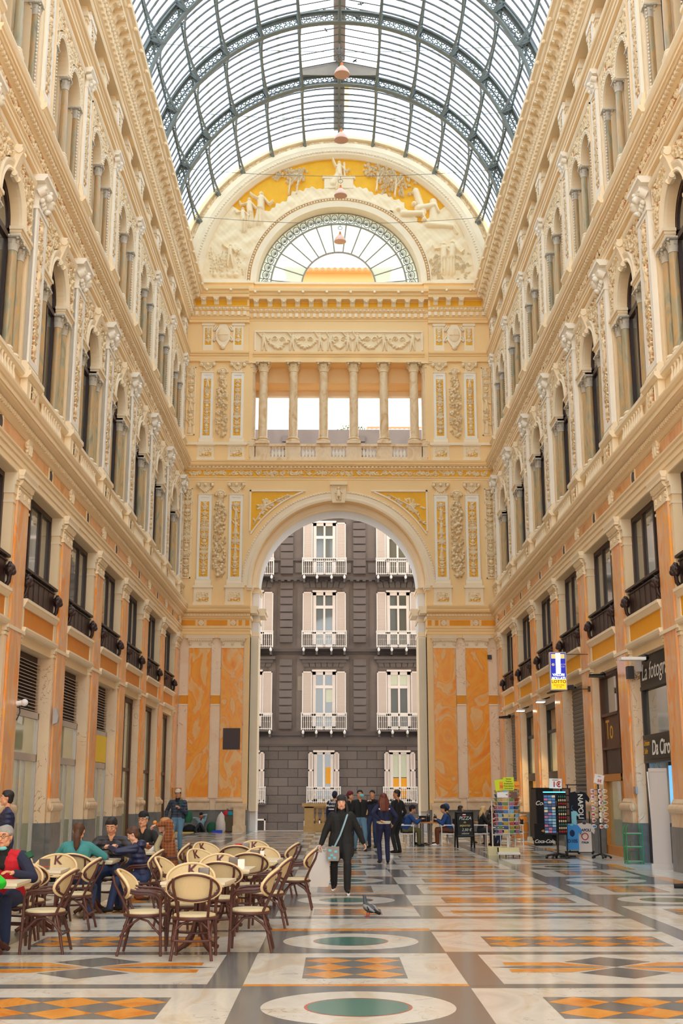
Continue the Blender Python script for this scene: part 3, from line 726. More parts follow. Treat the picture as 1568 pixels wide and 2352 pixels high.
# ================================================================ END WALL (frame: x towards the room, y = world X)
E_=lambda:(0,YE,0)
RZ=-PI/2
we=empty('wall_end',(0,YE,0),RZ,kind='structure')
m=MB()   # masonry: 0 cream 1 cream_light 2 granite 3 pale 4 white
for s in (-1,1):
    B=lambda x0,x1,a,b,z0,z1:m.box(x0,x1,*sorted((s*a,s*b)),z0,z1)
    m.mat(3); B(-.9,-.06,4.2,7.6,.97,9.0); m.mat(2); B(-.9,-.03,4.15,7.6,0,.97)
    m.mat(0); B(-.9,0,4.2,7.6,9.0,11.43); B(-.9,0,4.2,4.46,.97,9.0)
    m.mat(4); B(-2.4,-.9,3.86,7.6,0,11.43)
    m.mat(1); B(-2.2,-.62,3.84,4.22,.9,9.0)
    m.mat(0); B(-.9,-.02,4.5,7.6,11.43,16.2)
    for z0,z1,e in ((9.1,9.3,.02),(9.8,9.95,.06),(10.1,10.25,.3),(10.25,10.44,.36)): m.mat(1); B(-2.3,.02,4.2-e,4.4,z0,z1); B(-2.5,-.85,3.86-e,4.2,z0,z1)
    for z0,z1,e in ((11.2,11.3,.04),(11.3,11.43,.09)): B(-.9,.05+e,4.2-e,4.4,z0,z1); B(-2.45,-.85,3.86-e,4.2,z0,z1)
m.mat(0).arch_plate(-4.5,4.5,16.56,0,11.43,4.2,-.9,-.02,48)
m.mat(4).arch_plate(-4.5,4.5,17.6,0,11.43,3.86,-2.4,-.9,48)
m.mat(0)
for s in (-1,1): m.box(-.9,-.02,*sorted((s*4.5,s*7.6)),16.2,16.9)
m.box(-.9,-.02,-7.6,7.6,16.56,17.7); m.box(-2.4,-.9,-7.6,7.6,16.6,17.7)
# archivolt mouldings
m.mat(1).arc_band([(4.2,-.02),(4.2,.04),(4.3,.07),(4.36,.07),(4.38,.05),(4.56,.05),(4.6,.08),(4.66,.08),(4.68,-.02)],0,11.43,n=48)
m.arc_band([(3.86,-.9),(3.86,-.62),(3.96,-.58),(4.0,-.55),(4.2,-.55),(4.2,-.9)],0,11.43,n=48)
# storey with the loggia
for s in (-1,1):
    B=lambda x0,x1,a,b,z0,z1:m.box(x0,x1,*sorted((s*a,s*b)),z0,z1)
    m.mat(0); B(-2.6,.0,4.3,7.6,17.7,25.0); B(-.25,.12,4.52,7.6,22.8,24.9); B(-.2,.055,4.52,7.6,17.62,18.5)
    m.mat(1); B(-.2,.16,4.5,7.6,18.42,18.55)
m.mat(0).box(-.9,0,-4.3,4.3,22.78,25.0); m.box(-2.6,-.9,-4.3,4.3,22.0,25.0); m.mat(1).box(-2.6,-2.2,-4.3,4.3,21.75,22.0)
m.mat(0).box(-.9,-.05,-7.6,7.6,24.9,26.45)
# attic and lunette
m.box(-.9,.02,-7.6,7.6,26.4,27.0); m.mat(1)
for s in (-1,1):
    B=lambda x0,x1,a,b,z0,z1:m.box(x0,x1,*sorted((s*a,s*b)),z0,z1)
    m.mat(0); B(-.9,.16,4.32,7.6,26.4,26.95); m.mat(1); B(-.9,.26,4.28,7.6,26.95,27.08)
m.box(-.9,.12,-4.3,4.3,26.95,27.06)
m.mat(0)
# lunette wall: ring between the fan window and beyond the vault
m.arc_band([(4.2,-.9),(4.2,-.05),(8.34,-.05),(8.34,-.9)],0,27.06,n=64)
m.mat(1)
m.arc_band([(4.12,-.9),(4.12,-.3),(4.2,.1),(4.42,.14),(4.5,.16),(4.52,-.05)],0,27.06,n=64)   # plain inner ring
m.arc_band([(4.68,-.05),(4.68,.14),(4.74,.16),(4.76,-.05)],0,27.06,n=64)
m.arc_band([(6.95,-.05),(6.95,.1),(7.02,.2),(7.1,.3),(7.4,.36),(7.46,.38),(7.46,-.05)],0,27.06,n=64)
m.arc_band([(7.46,-.05),(7.46,.22),(7.74,.22),(7.74,-.05)],0,27.06,n=64)
m.arc_band([(7.74,-.05),(7.74,.18),(7.8,.18),(7.8,-.05)],0,27.06,n=64)
m.arc_band([(8.08,-.05),(8.08,.18),(8.14,.18),(8.14,-.05)],0,27.06,n=64)
# egg row on the rings
for i in range(150):
    a=PI*(i+.5)/150; m.ball((.34,7.24*math.cos(a),27.06+7.24*math.sin(a)),.065,5)
for i in range(96):
    a=PI*(i+.5)/96; m.ball((.12,4.6*math.cos(a),27.06+4.6*math.sin(a)),.05,5)
for i in range(110):
    a=PI*(i+.5)/110; m.ball((.06,4.63*math.cos(a),11.43+4.63*math.sin(a)),.05,5)
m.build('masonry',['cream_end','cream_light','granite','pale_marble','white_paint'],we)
# mouldings of the end wall
def endtrims():
    m=MB()
    for s in (-1,1):
        y0,y1=sorted((s*4.2,s*7.5)); trims(m,y0,y1,0,parts=(1,))
    trims(m,-7.5,7.5,0,parts=(2,)); trims(m,-4.3,4.3,0,parts=(3,)); trims(m,-4.6,4.6,-.02,parts=(4,)); m.mat(1); modillions(m,-4.5,4.5,-.02,.9/1.3)
    for s in (-1,1):
        y0,y1=sorted((s*4.5,s*7.5)); trims(m,y0,y1,.13,parts=(3,)); trims(m,y0,y1,.24,parts=(4,)); m.mat(1); modillions(m,*sorted((s*4.55,s*7.1)),.24,.64)
    for y in [(-6.6+1.2*i) for i in range(12)]:
        o=.24 if abs(y)>4.5 else -.02
        m.ball((.72+o,y,26.26),.08,7); m.ball((.78+o,y,26.22),.04,5)
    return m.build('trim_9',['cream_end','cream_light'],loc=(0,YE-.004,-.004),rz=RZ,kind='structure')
endtrims()
# gold ground strips behind the modillions
m=MB()
for s in (-1,1): m.box(.2,.49,*sorted((s*4.6,s*7.2)),25.6,25.9)
m.box(.1,.225,-4.5,4.5,25.6,25.9); m.build('trim_10','gold_ground',loc=E_(),rz=RZ,kind='structure')
def epos(x,d=0): return (x,YE-d,0)
side_word=lambda x:'left' if x<0 else 'right'
# lower marble pilasters
def lowpil():
    t=empty('marble_pilaster',epos(0),RZ); b=MB(); b.box(-.06,.12,-.62,.62,.97,1.3)
    b.prism([(-.06,1.3)]+[(.1+.07*math.sin(PI*i/8),1.39-.09*math.cos(PI*i/8)) for i in range(9)]+[(-.06,1.48)],-.62,.62); b.box(-.06,.08,-.54,.54,1.48,1.54); b.build('base','base_marble',t)
    s=MB(); s.box(-.06,.05,-.515,.515,1.52,8.44); s.build('shaft','onyx',t)
    c=MB(); c.box(-.06,.08,-.53,.53,8.42,8.5); c.box(-.06,.05,-.515,.515,8.5,8.72)
    for y in (-.46,0,.46):
        c.ball((.07,y,8.61),.04,6)
        for i in range(6): c.ball((.06,y+.06*math.cos(i*PI/3),8.61+.06*math.sin(i*PI/3)),.03,5)
    for i in range(11): c.ball((.1,-.5+.1*i,8.8),.05,6,sz=1.3)
    c.prism([(-.06,8.72),(.08,8.72),(.14,8.8),(.16,8.87),(-.06,8.87)],-.58,.58); c.prism([(-.06,8.87),(.18,8.87),(.2,8.96),(.22,9.03),(-.06,9.03)],-.67,.67); c.build('capital','cream_light',t)
    return t
pr=lowpil(); f=True
for x in (-6.545,-5.015,5.015,6.545):
    tg=dict(label=f"broad yellow onyx pilaster, {'outer' if abs(x)>6 else 'inner'} of the pair {side_word(x)} of the archway",cat='pilaster',group='onyx pilasters of the end wall')
    if f: pr.location=epos(x); tag(pr,**tg); CH[pr.name]=kids(pr); f=False
    else: copy_tree(pr,None,epos(x),RZ,**tg)
# strips of marble between them, with gold band at mid height
for i,x in enumerate((-7.28,-5.78,5.78,7.28)):
    t=empty('marble_strip',epos(x),RZ,label=f"narrow marble strip {'beside the corner' if abs(x)>7 else 'between the two onyx pilasters'} {side_word(x)} of the archway",cat='marble strip',group='marble strips of the end wall')
    m=MB(); m.box(-.055,.0,-.22,.22,1.5,8.4); m.build('slab','pale_marble',t); m=MB(); m.box(-.06,.01,-.22,.22,5.8,6.2); m.build('gold_band','ochre',t)
    m=MB(); m.box(-.06,.03,-.22,.22,6.2,6.26); m.box(-.06,.03,-.22,.22,5.74,5.8); m.build('fillet','cream_light',t)
m=MB(); m.box(.05,.075,-.4,.4,3.7,4.68); m.build('wall_plaque',MATS and 'base_dark' if 0 else 'dark_wood',loc=epos(-4.98),rz=RZ,label='square dark brown plaque on the inner onyx pilaster left of the archway',cat='plaque')
m=MB(); m.box(0,.1,-.1,.1,7.9,8.1); m.build('wall_box','shop_dark',loc=epos(7.15),rz=RZ,label='small dark box high on the marble strip in the right corner',cat='box')
# frieze inlays and rosettes
m=MB()
for s in (-1,1):
    for a,b in ((6.82,7.47),(5.3,6.28),(4.6,4.76),(4.25,4.44),(6.42,6.7),(4.87,5.15)): m.box(-.02,.012,*sorted((s*a,s*b)),9.5,9.76)
m.build('frieze_inlay','ochre',loc=E_(),rz=RZ,label='row of golden inlays in the frieze beside the archway',cat='inlay')
ro=MB(); ro.prism([(.13*math.cos(2*PI*i/20),.13*math.sin(2*PI*i/20)) for i in range(20)],0,.03,'x'); ro.ball((.03,0,0),.04,6); ro.tube([(.03,.09*math.cos(2*PI*i/16),.09*math.sin(2*PI*i/16)) for i in range(16)],.015,5,closed=True)
rd=ro.data('rosette','cream_light')
for x in (-6.55,-5.02,5.02,6.55):
    o=obj('rosette',rd,None,(x,YE,9.63),RZ,label=f"round cream rosette in the frieze, {'outer' if abs(x)>6 else 'inner'} one {side_word(x)} of the archway",cat='rosette',group='rosettes of the end wall frieze')
# storey 2 pilasters (gold candelabra) on pedestals
def gp(w,z0,z1,pw,cw,capz,data,ped,pdata,seedlab):
    t=empty('gilded_pilaster')
    b=MB(); b.box(-.02,.07,-w/2-.1,w/2+.1,ped[0],ped[1]); b.box(-.02,.13,-w/2-.16,w/2+.16,ped[1]-.12,ped[1]); b.box(-.02,.1,-w/2-.13,w/2+.13,ped[0],ped[0]+.14)
    b.prism([(-.02,z0),(.1,z0),(.1,z0+.12),(.07,z0+.2),(.05,z0+.3),(-.02,z0+.3)],-w/2-.06,w/2+.06); b.build('pedestal','cream_light',t)
    s=MB(); s.box(-.02,.03,-w/2,w/2,z0+.28,capz); 
    for q in (-1,1): s.box(-.02,.06,*sorted((q*pw/2,q*w/2)),z0+.28,capz)
    s.box(-.02,.06,-w/2,w/2,z0+.28,z0+.42); s.box(-.02,.06,-w/2,w/2,capz-.12,capz); s.build('shaft','white_trim',t)
    obj('carving',data,t,(.032,0,z0+.43)); obj('carving',pdata,t,(.072,0,ped[0]+.2))
    c=MB(); c.box(-.02,.09,-w/2-.02,w/2+.02,capz,capz+.06); c.prism([(-.02,capz+.06),(.04,capz+.06),(.06,z1-.25),(.14,z1-.1),(-.02,z1-.1)],-w*.36,w*.36)
    for q in (-1,1):
        c.ball((.09,q*w*.52,z1-.17),.1,8); 
        for j in range(4): c.ball((.07,q*w*(.1+.11*j),capz+.16+.07*j),.055,6)
    c.ball((.12,0,z1-.16),.09,7); c.prism([(-.02,z1-.1),(.12,z1-.1),(.16,z1-.04),(.16,z1),(-.02,z1)],-w*.62,w*.62); c.build('capital','relief_cream',t)
    return t
GA=relief_data('carving',candelabra(.42,3.72,31,.018),.10,['relief_cream','gold_ground'],thr=.2)
GB=relief_data('carving',candelabra(.42,3.72,32,.018),.10,['relief_cream','gold_ground'],thr=.2)
GC=relief_data('carving',candelabra(.36,2.95,33,.018),.09,['relief_cream','gold_ground'],thr=.2)
GD=relief_data('carving',candelabra(.36,2.95,34,.018),.09,['relief_cream','gold_ground'],thr=.2)
PDG=relief_data('carving',foliage(.58,.42,35,.018,42),.06,['relief_cream','gold_ground'],thr=.25)
for d1,d2,xs in ((GA,GB,(6.505,4.99)),):
    for i,ax in enumerate(xs):
        d=d1 if i==0 else d2; pr=gp(.66,11.43,16.56,.42,0,15.9,d,(10.46,11.43),PDG,'')
        for s in (-1,1):
            tg=dict(label=f"gilded relief pilaster beside the arch spandrel, {'outer' if i==0 else 'inner'} one on the {side_word(s)}",cat='pilaster',group='gilded pilasters beside the arch')
            if s<0: pr.location=epos(-ax,-.02+.02); pr.rotation_euler=(0,0,RZ); tag(pr,**tg); CH[pr.name]=kids(pr)
            else: copy_tree(pr,None,epos(ax),RZ,**tg)
for i,ax in enumerate((6.55,5.04)):
    pr=gp(.6,18.5,22.78,.36,0,22.2,(GC,GD)[i],(17.66,18.5),PDG,'')
    for s in (-1,1):
        tg=dict(label=f"gilded relief pilaster beside the loggia columns, {'outer' if i==0 else 'inner'} one on the {side_word(s)}",cat='pilaster',group='gilded pilasters beside the loggia')
        if s<0: pr.location=epos(-ax); pr.rotation_euler=(0,0,RZ); tag(pr,**tg); CH[pr.name]=kids(pr)
        else: copy_tree(pr,None,epos(ax),RZ,**tg)
# fruit garlands
G1=relief_data('garland',garland(.64,4.35,41,.018),.22,['relief_cream'],thr=.12,cut=True)
G2=relief_data('garland',garland(.6,3.65,42,.018),.2,['relief_cream'],thr=.12,cut=True)
SC=relief_data('carving',candelabra(.5,4.4,43,.02),.12,['relief_cream'],thr=.2,cut=True)
SD=relief_data('carving',candelabra(.44,3.5,44,.02),.12,['relief_cream'],thr=.2,cut=True)
for s in (-1,1):
    obj('fruit_garland',G1,None,(s*5.76,YE+.01,11.84),RZ,label=f'hanging cream fruit garland with a bearded mask, {side_word(s)} of the arch',cat='garland',group='fruit garlands beside the arch')
    obj('fruit_garland',G2,None,(s*5.8,YE-.0,18.85),RZ,label=f"hanging cream fruit garland with a woman's head, {side_word(s)} of the loggia",cat='garland',group='fruit garlands beside the loggia')
    for j,(d,z0,h,q) in enumerate(((SC,11.78,4.46,'arch'),(SD,18.95,3.55,'loggia'))):
        t=empty('corner_relief',epos(s*7.3),RZ,label=f"framed corner relief panel level with the {q} storey, {side_word(s)} corner of the end wall",cat='relief',group='corner relief panels')
        m=MB(); w_=.22
        m.box(-.02,.04,*sorted((-s*.12,-s*.17)),z0,z0+h); m.box(-.02,.04,*sorted((-s*.17,s*.2)),z0,z0+.05); m.box(-.02,.04,*sorted((-s*.17,s*.2)),z0+h-.05,z0+h); m.build('panel_frame','cream_light',t)
        obj('carving',d,t,(-.01,s*.06,z0+.02))
# attic shields, gilded small panels
GP=relief_data('carving',candelabra(.32,.9,45,.016,True),.07,['relief_cream','gold_ground'],thr=.2)
for s in (-1,1):
    for i,ax in enumerate((6.56,5.05)):
        t=empty('gilded_relief',epos(s*ax),RZ,label=f"small gilded relief panel {'outside' if i==0 else 'inside'} the coat of arms, {side_word(s)} side",cat='panel',group='small gilded attic panels')
        m=MB(); m.box(.1,.15,-.26,.26,23.35,24.8); m.box(.1,.19,-.32,.32,24.66,24.8); m.build('panel_frame','cream_light',t); obj('carving',GP,t,(.152,0,23.64))
    t=empty('coat_of_arms',epos(s*5.81),RZ,label=f'cream oval coat of arms with scrolls, {side_word(s)} side of the attic',cat='coat of arms',group='coats of arms')
    m=MB(); m.prism([(.38*math.cos(a),24.14+.62*math.sin(a)) for a in [PI/8+i*PI/4 for i in range(8)]],.1,.22,'x'); m.ball((.2,0,23.5),.14,8)
    for q in (-1,1):
        for zz in (24.5,23.95): m.tube([(.16,q*(.36+.12*math.sin(k*.6)),zz+.14*math.cos(k*.9)) for k in range(7)],.045,6)
    m.build('scrollwork','cream_light',t)
    m=MB(); m.lathe([(.01,.1),(.12,.09),(.22,.05),(.28,0)],(0,0,0),20) if 0 else m.ball((.2,0,24.15),.3,16,sx=.28,sz=1.3); m.box(.26,.3,-.25,.25,24.13,24.17)
    if s>0: m.box(.26,.3,-.02,.02,23.85,24.45)
    m.build('shield','cream',t)
# cherub frieze
def cherubs():
    R=random.Random(5); Y,Z=rgrid(8.36,1.05,.018); H=np.zeros_like(Y); mx=np.maximum
    xs=[-3.75,-2.35,-.92,-.45,.5,.9,2.3,3.7]
    for i,x in enumerate(xs): H=mx(H,figure(Y,Z,(x,.04),.95,R,False,lean=(-.04,.05)[i%2]))
    sw=[(-3.6,-2.5),(-2.2,-1.1),(-.35,.4),(1.05,2.15),(2.45,3.55)]
    for a,b in sw:
        for k in range(26):
            t=k/25; x=a+(b-a)*t; z=.62-.42*math.sin(PI*t); H=mx(H,s_ball(Y,Z,(x+R.uniform(-.02,.02),z+R.uniform(-.05,.05)),R.uniform(.05,.085)))
        c=(a+b)/2; H=mx(H,s_scroll(Y,Z,(c-.15,.68),.15,1,.2,.7)); H=mx(H,s_scroll(Y,Z,(c+.2,.66),.14,-1,.2,.7))
    return Y,Z,H
t=empty('cherub_frieze',E_(),RZ,label='long cream relief of cherubs carrying garlands above the loggia',cat='relief')
obj('carving',relief_data('carving',cherubs(),.14,['relief_cream'],thr=-1),t,(.005,0,23.33+.0))
m=MB()
for a,b,c,d in ((-4.22,4.22,24.36,24.44),): m.box(0,.08,a,b,c,d)
for s in (-1,1): m.box(0,.06,*sorted((s*4.16,s*4.24)),23.4,24.4)
m.build('panel_frame','cream_light',t)
# long gold frieze
obj('gold_frieze',relief_data('gold_frieze',scrollfrieze(14.9,.33,51,.018,fruit=True),.07,['relief_cream','gold_ground'],thr=.2),None,(0,YE-.0,16.845),RZ,label='long golden frieze of cream scrolls across the end wall above the arch',cat='frieze')
# spandrels
def spandrel(s):
    R=random.Random(61+s); Y,Z=rgrid(2.42,1.95,.018); Y=Y+s*(3.05); Z=Z+14.15; H=np.zeros_like(Y); mx=np.maximum
    c=(s*3.55,15.35)
    H=mx(H,s_seg(Y,Z,(s*4.1,14.5),c,.03,.05)); H=mx(H,s_seg(Y,Z,c,(s*2.4,15.95),.05,.02))
    for k in range(26):
        a=R.uniform(0,2*PI); r=R.uniform(0,.42); H=mx(H,s_leaf(Y,Z,(c[0]+r*math.cos(a),c[1]+r*math.sin(a)),R.uniform(.18,.32),.06,R.uniform(0,6.3),R.uniform(.5,1)))
    for k in range(20):
        t=R.random(); x=c[0]+(s*2.3-c[0])*t; z=c[1]+.5*t; H=mx(H,s_leaf(Y,Z,(x,z),R.uniform(.14,.24),.05,R.uniform(0,6.3),R.uniform(.6,1)))
    for k in range(12):
        t=R.random(); x=s*4.1+(c[0]-s*4.1)*t; z=14.5+.8*t; H=mx(H,s_leaf(Y,Z,(x,z),R.uniform(.14,.24),.05,R.uniform(0,6.3),R.uniform(.6,1)))
    return Y,Z,H
for s in (-1,1):
    t=empty('spandrel_relief',E_(),RZ,label=f'gold arch spandrel with cream leafy branch, {side_word(s)} of the keystone',cat='relief',group='arch spandrels')
    obj('carving',relief_data('carving',spandrel(s),.1,['relief_cream','gold_ground'],thr=.2,mask=lambda y,z:(np.hypot(y,z-11.43)>4.98)&(z<16.08)),t,(-.015,0,0))
    m=MB(); m.box(-.02,.05,*sorted((s*4.26,s*4.34)),14.1,16.16); m.box(-.02,.05,*sorted((s*1.6,s*4.34)),16.08,16.16)
    a0,a1=(math.acos(4.3/5.0)*1.0,math.acos(1.75/5.0)); 
    if s<0: a0,a1=PI-a1,PI-a0
    m.arc_band([(4.92,-.02),(4.92,.05),(4.99,.05),(4.99,-.02)],0,11.43,a0,a1,24); m.build('panel_frame','cream_light',t)
# keystone figure
t=empty('keystone',E_(),RZ,label='carved keystone figure at the crown of the great arch',cat='keystone')
m=MB(); m.prism([(-.3,15.5),(-.22,15.5),(.22,15.5),(.3,15.5),(.42,16.5),(-.42,16.5)],-.02,.16,'x'); m.box(-.02,.3,-.42,.42,16.36,16.52); m.build('block','relief_cream',t)
m=MB(); m.ball((.2,0,16.2),.09,8); m.tube([(.2,0,16.12),(.22,0,15.95),(.2,0,15.8)],[.07,.11,.12],8); m.tube([(.2,-.06,15.85),(.2,-.08,15.62)],[.08,.05],6); m.tube([(.2,.06,15.85),(.2,.08,15.62)],[.08,.05],6); m.tube([(.2,-.1,16.08),(.26,-.16,15.95),(.26,-.02,15.98)],.035,5); m.tube([(.2,.1,16.08),(.24,.17,15.95)],.035,5); m.build('figure','relief_cream',t)
# loggia columns and balustrade
def lcol(r,z0,z1,mats,nm='loggia_column'): return column(None,r,z0,z1,.5,.36,mats,None,None,(0,0,0),0,18,nm)
pr=lcol(.23,18.5,22.78,('column_marble','column_marble','relief_cream')); f=True
for i in range(6):
    x=-3.76+1.504*i; loc=(x,YE+.12,18.5); tg=dict(label=f'veined loggia column, {ORD[i] if i else "first"} from the left in the front row',cat='column',group='front columns of the loggia')
    if f: pr.location=loc; tag(pr,**tg); CH[pr.name]=kids(pr); f=False
    else: copy_tree(pr,None,loc,0,**tg)
for x in (-4.36,4.36):
    copy_tree(pr,None,(x,YE+.3,18.5),0,label=f'half-hidden loggia column against the {side_word(x)} pier',cat='column',group='engaged columns of the loggia')
pr=column(None,.13,18.5,21.75,.34,.3,('cream_light','cream_light','capital_white'),None,None,(0,0,0),0,12,'rear_column'); f=True
for i in range(6):
    x=-3.9+1.56*i; loc=(x,YE+2.3,18.5); tg=dict(label=f'slender rear loggia column, {ORD[i] if i else "first"} from the left in the back row',cat='column',group='rear columns of the loggia')
    if f: pr.location=loc; tag(pr,**tg); CH[pr.name]=kids(pr); f=False
    else: copy_tree(pr,None,loc,0,**tg)
t=empty('loggia_balustrade',E_(),RZ,label='pinkish marble balustrade with baluster groups below the loggia columns',cat='balustrade')
m=MB(); m.box(-.35,.08,-4.4,4.4,18.38,18.5); m.box(-.3,.05,-4.35,4.35,17.66,17.84)
for i in range(6):
    x=-3.76+1.504*i; m.box(-.28,.04,x-.38,x+.38,17.8,18.4)
for s in (-1,1): m.box(-.28,.04,*sorted((s*4.1,s*4.4)),17.8,18.4)
m.build('rail','column_marble',t)
for i in range(5):
    for j in range(4):
        b=MB(); b.lathe([(.07,17.84),(.05,17.9),(.1,18.03),(.085,18.12),(.04,18.25),(.07,18.38)],(-.12,-3.01+1.504*i-.255+.17*j,0),10); b.build('baluster','white_trim',t)
m=MB(); m.box(-2.8,0,-4.4,4.4,17.55,17.66); m.build('floor',['cream'],we) if 0 else m.build('loggia_floor','cream',we)
# ---------------------------------------------------------------- lunette relief
def lunette():
    R=random.Random(77); na,nr=720,100; a=np.linspace(0.0,PI,na+1); r=np.linspace(4.76,6.95,nr+1)
    A_,R_=np.meshgrid(a,r); Y=R_*np.cos(A_); Z=27.06+R_*np.sin(A_); H=np.zeros_like(Y); mx=np.maximum
    # rocky ground line over the inner ring, higher at the sides
    ang=np.degrees(A_); nz=.35*np.sin(ang*.23+1)+.25*np.sin(ang*.61)+.16*np.sin(ang*1.7)
    gl=4.9+.55+.28*nz+np.where((ang<38)|(ang>142),2.2,0)
    rock=(R_<gl)*(.34+.06*np.sin(Y*4+3*np.sin(Z*3.1))+.05*np.sin(Z*9+2*np.sin(Y*5))+.02*np.sin(Y*21)*np.sin(Z*19))
    H=mx(H,np.clip(rock,0,1))
    # seated goddess on an altar
    H=mx(H,np.where((np.abs(Y)<.75)&(Z>32.3)&(Z<32.95),.5,0)); H=mx(H,np.where((np.abs(Y)<.85)&(Z>32.85)&(Z<33.0),.62,0))
    H=mx(H,figure(Y,Z,(.02,32.35),1.5,R,True,arm=1.4)); H=mx(H,s_seg(Y,Z,(.0,33.1),(-.3,32.6),.22,.2,.9)); H=mx(H,s_seg(Y,Z,(.3,33.0),(.28,33.75),.05,.06,.8))
    # trees
    def tree(x,z,h,n,sp):
        nonlocal H
        H=mx(H,s_seg(Y,Z,(x,z),(x+.1,z+h*.6),.05,.04,.8)); H=mx(H,s_seg(Y,Z,(x,z+h*.3),(x+sp*.6,z+h*.7),.045,.03,.8))
        for i in range(n): H=mx(H,s_leaf(Y,Z,(x+R.uniform(-sp,sp),z+h*R.uniform(.55,1.0)),R.uniform(.12,.2),.06,R.uniform(0,6.3),R.uniform(.5,1)))
    tree(-2.6,32.0,1.4,70,.75); tree(-2.2,32.0,1.4,40,.5); tree(1.95,32.2,1.5,70,.6); tree(2.9,31.9,1.5,80,.8)
    for i in range(60): H=mx(H,s_leaf(Y,Z,(R.uniform(2.2,3.9),R.uniform(31.9,33.1)),.2,.07,R.uniform(0,6.3),R.uniform(.6,1)))
    # figures left: pair of women; right: reclining group
    for x,z,h,l in ((-4.05,30.35,1.75,.02),(-4.55,30.2,1.55,-.05),(-4.85,29.9,1.3,-.08)): H=mx(H,figure(Y,Z,(x,z),h,R,True,l))
    for x,z,a_,l in ((3.3,30.9,.0,1.0),(4.1,31.2,.2,.9),(4.6,30.3,-.1,1.3)):
        p=(x,z); q=(x+l*math.cos(a_),z+l*math.sin(a_)); H=mx(H,s_seg(Y,Z,p,q,.2,.16,1.)); H=mx(H,s_ball(Y,Z,(p[0]-.2,p[1]+.25),.14,1.)); H=mx(H,s_seg(Y,Z,q,(q[0]+.2,q[1]-.4),.1,.07))
    H=mx(H,s_ball(Y,Z,(2.75,31.0),.16,1.)); H=mx(H,s_ball(Y,Z,(3.1,31.15),.16,1.)); H=mx(H,s_seg(Y,Z,(4.0,32.2),(4.35,31.0),.18,.2,.8)); H=mx(H,s_seg(Y,Z,(4.9,31.6),(4.9,30.6),.2,.25,.7))
    # low corners: bather in reeds, robed pair with shrubs
    H=mx(H,figure(Y,Z,(-5.55,27.9),1.25,R,False)); 
    for i in range(46):
        x=R.uniform(-6.6,-4.7); H=mx(H,s_leaf(Y,Z,(x,R.uniform(27.3,28.3)),R.uniform(.5,1.1),.045,PI/2+R.uniform(-.5,.5),R.uniform(.5,.8)))
    for i in range(4): H=mx(H,s_ball(Y,Z,(-6.3+.35*i,27.45),.16,.8))
    H=mx(H,figure(Y,Z,(5.75,27.6),1.8,R,True,.04)); H=mx(H,figure(Y,Z,(5.4,27.6),1.7,R,True,-.02))
    for i in range(60): H=mx(H,s_leaf(Y,Z,(R.uniform(4.75,5.25),R.uniform(27.3,28.6)),.22,.08,R.uniform(0,6.3),R.uniform(.6,1)))
    for i in range(30): H=mx(H,s_leaf(Y,Z,(R.uniform(6.0,6.6),R.uniform(27.3,28.7)),.22,.08,R.uniform(0,6.3),R.uniform(.6,1)))
    return Y,Z,H
t=empty('lunette_relief',E_(),RZ,label='large half-round relief of figures and trees on gold ground over the fan window',cat='relief')
YZH=lunette(); obj('carving',relief_data('carving',YZH,.3,['relief_cream','gold_ground'],thr=.16,mask=lambda y,z:z>27.2),t,(-.04,0,0))
m=MB(); m.box(-.04,.14,-6.9,-4.7,27.1,27.2); m.box(-.04,.14,4.7,6.9,27.1,27.2); m.build('panel_frame','cream_light',t)
# rosette band round the vault end
def band():
    R=random.Random(9); w=1.62; h=.3; Y,Z=rgrid(w,h,.018); H=s_ball(Y,Z,(0,.15),.12,.8); mx=np.maximum
    for i in range(8): H=mx(H,s_ball(Y,Z,(.1*math.cos(i*PI/4),.15+.1*math.sin(i*PI/4)),.04,1))
    for s in (-1,1):
        for i in range(12): H=mx(H,s_leaf(Y,Z,(s*R.uniform(.15,.6),R.uniform(.03,.27)),.2,.04,(0 if s>0 else PI)+R.uniform(-.9,.9),R.uniform(.6,1)))
        H=mx(H,s_leaf(Y,Z,(s*.14,.15),.6,.05,0 if s>0 else PI,1))
    return Y,Z,H
Yb,Zb,Hb=band()
for i in range(14):
    a=PI/14*(i+.5); rr=7.8+Zb-.01; aa=a-Yb/7.94
    obj('rosette_relief',relief_data('rosette_relief',(Yb,Zb,Hb),.08,['relief_cream','cream'],thr=.15,pos=(rr*np.cos(aa),rr*np.sin(aa))),None,(0,YE+.03,27.06),RZ,label=f'curved rosette panel round the vault end, {ORD[i] if i else "first"} counting from the right',cat='panel',group='rosette panels round the vault end')
# fan window
fw=empty('window_20',E_(),RZ,kind='structure'); m=MB()
for r0,r1 in ((1.86,1.93),(3.46,3.53),(4.08,4.14)): m.arc_band([(r0,-.5),(r0,-.42),(r1,-.42),(r1,-.5)],0,27.06,n=56)
for i in range(14):
    a=math.radians(5.5+13*i); c,s_=math.cos(a),math.sin(a); m.tube([(-.46,1.9*c,27.06+1.9*s_),(-.46,3.5*c,27.06+3.5*s_)],.03,4)
n=28
for i in range(n):
    a0=PI*i/n; a=PI*(i+.5)/n; c,s_=math.cos(a0),math.sin(a0); m.tube([(-.46,3.5*c,27.06+3.5*s_),(-.46,4.1*c,27.06+4.1*s_)],.02,4)
    c,s_=math.cos(a),math.sin(a); cy_,cz_=3.8*c,27.06+3.8*s_
    m.tube([(-.45,cy_+.17*math.cos(k*PI/6),cz_+.22*math.sin(k*PI/6)) for k in range(12)],.022,4,closed=True)
    for k in range(7):
        q=a+(k-3)*.5; m.tube([(-.44,cy_-.12*c,cz_-.12*s_),(-.44,cy_+(.17)*math.cos(q)-.04*c,cz_+.17*math.sin(q)-.04*s_)],.016,4)
m.box(-.55,-.4,-4.14,4.14,27.04,27.1); m.build('window_frame','fan_iron',fw)
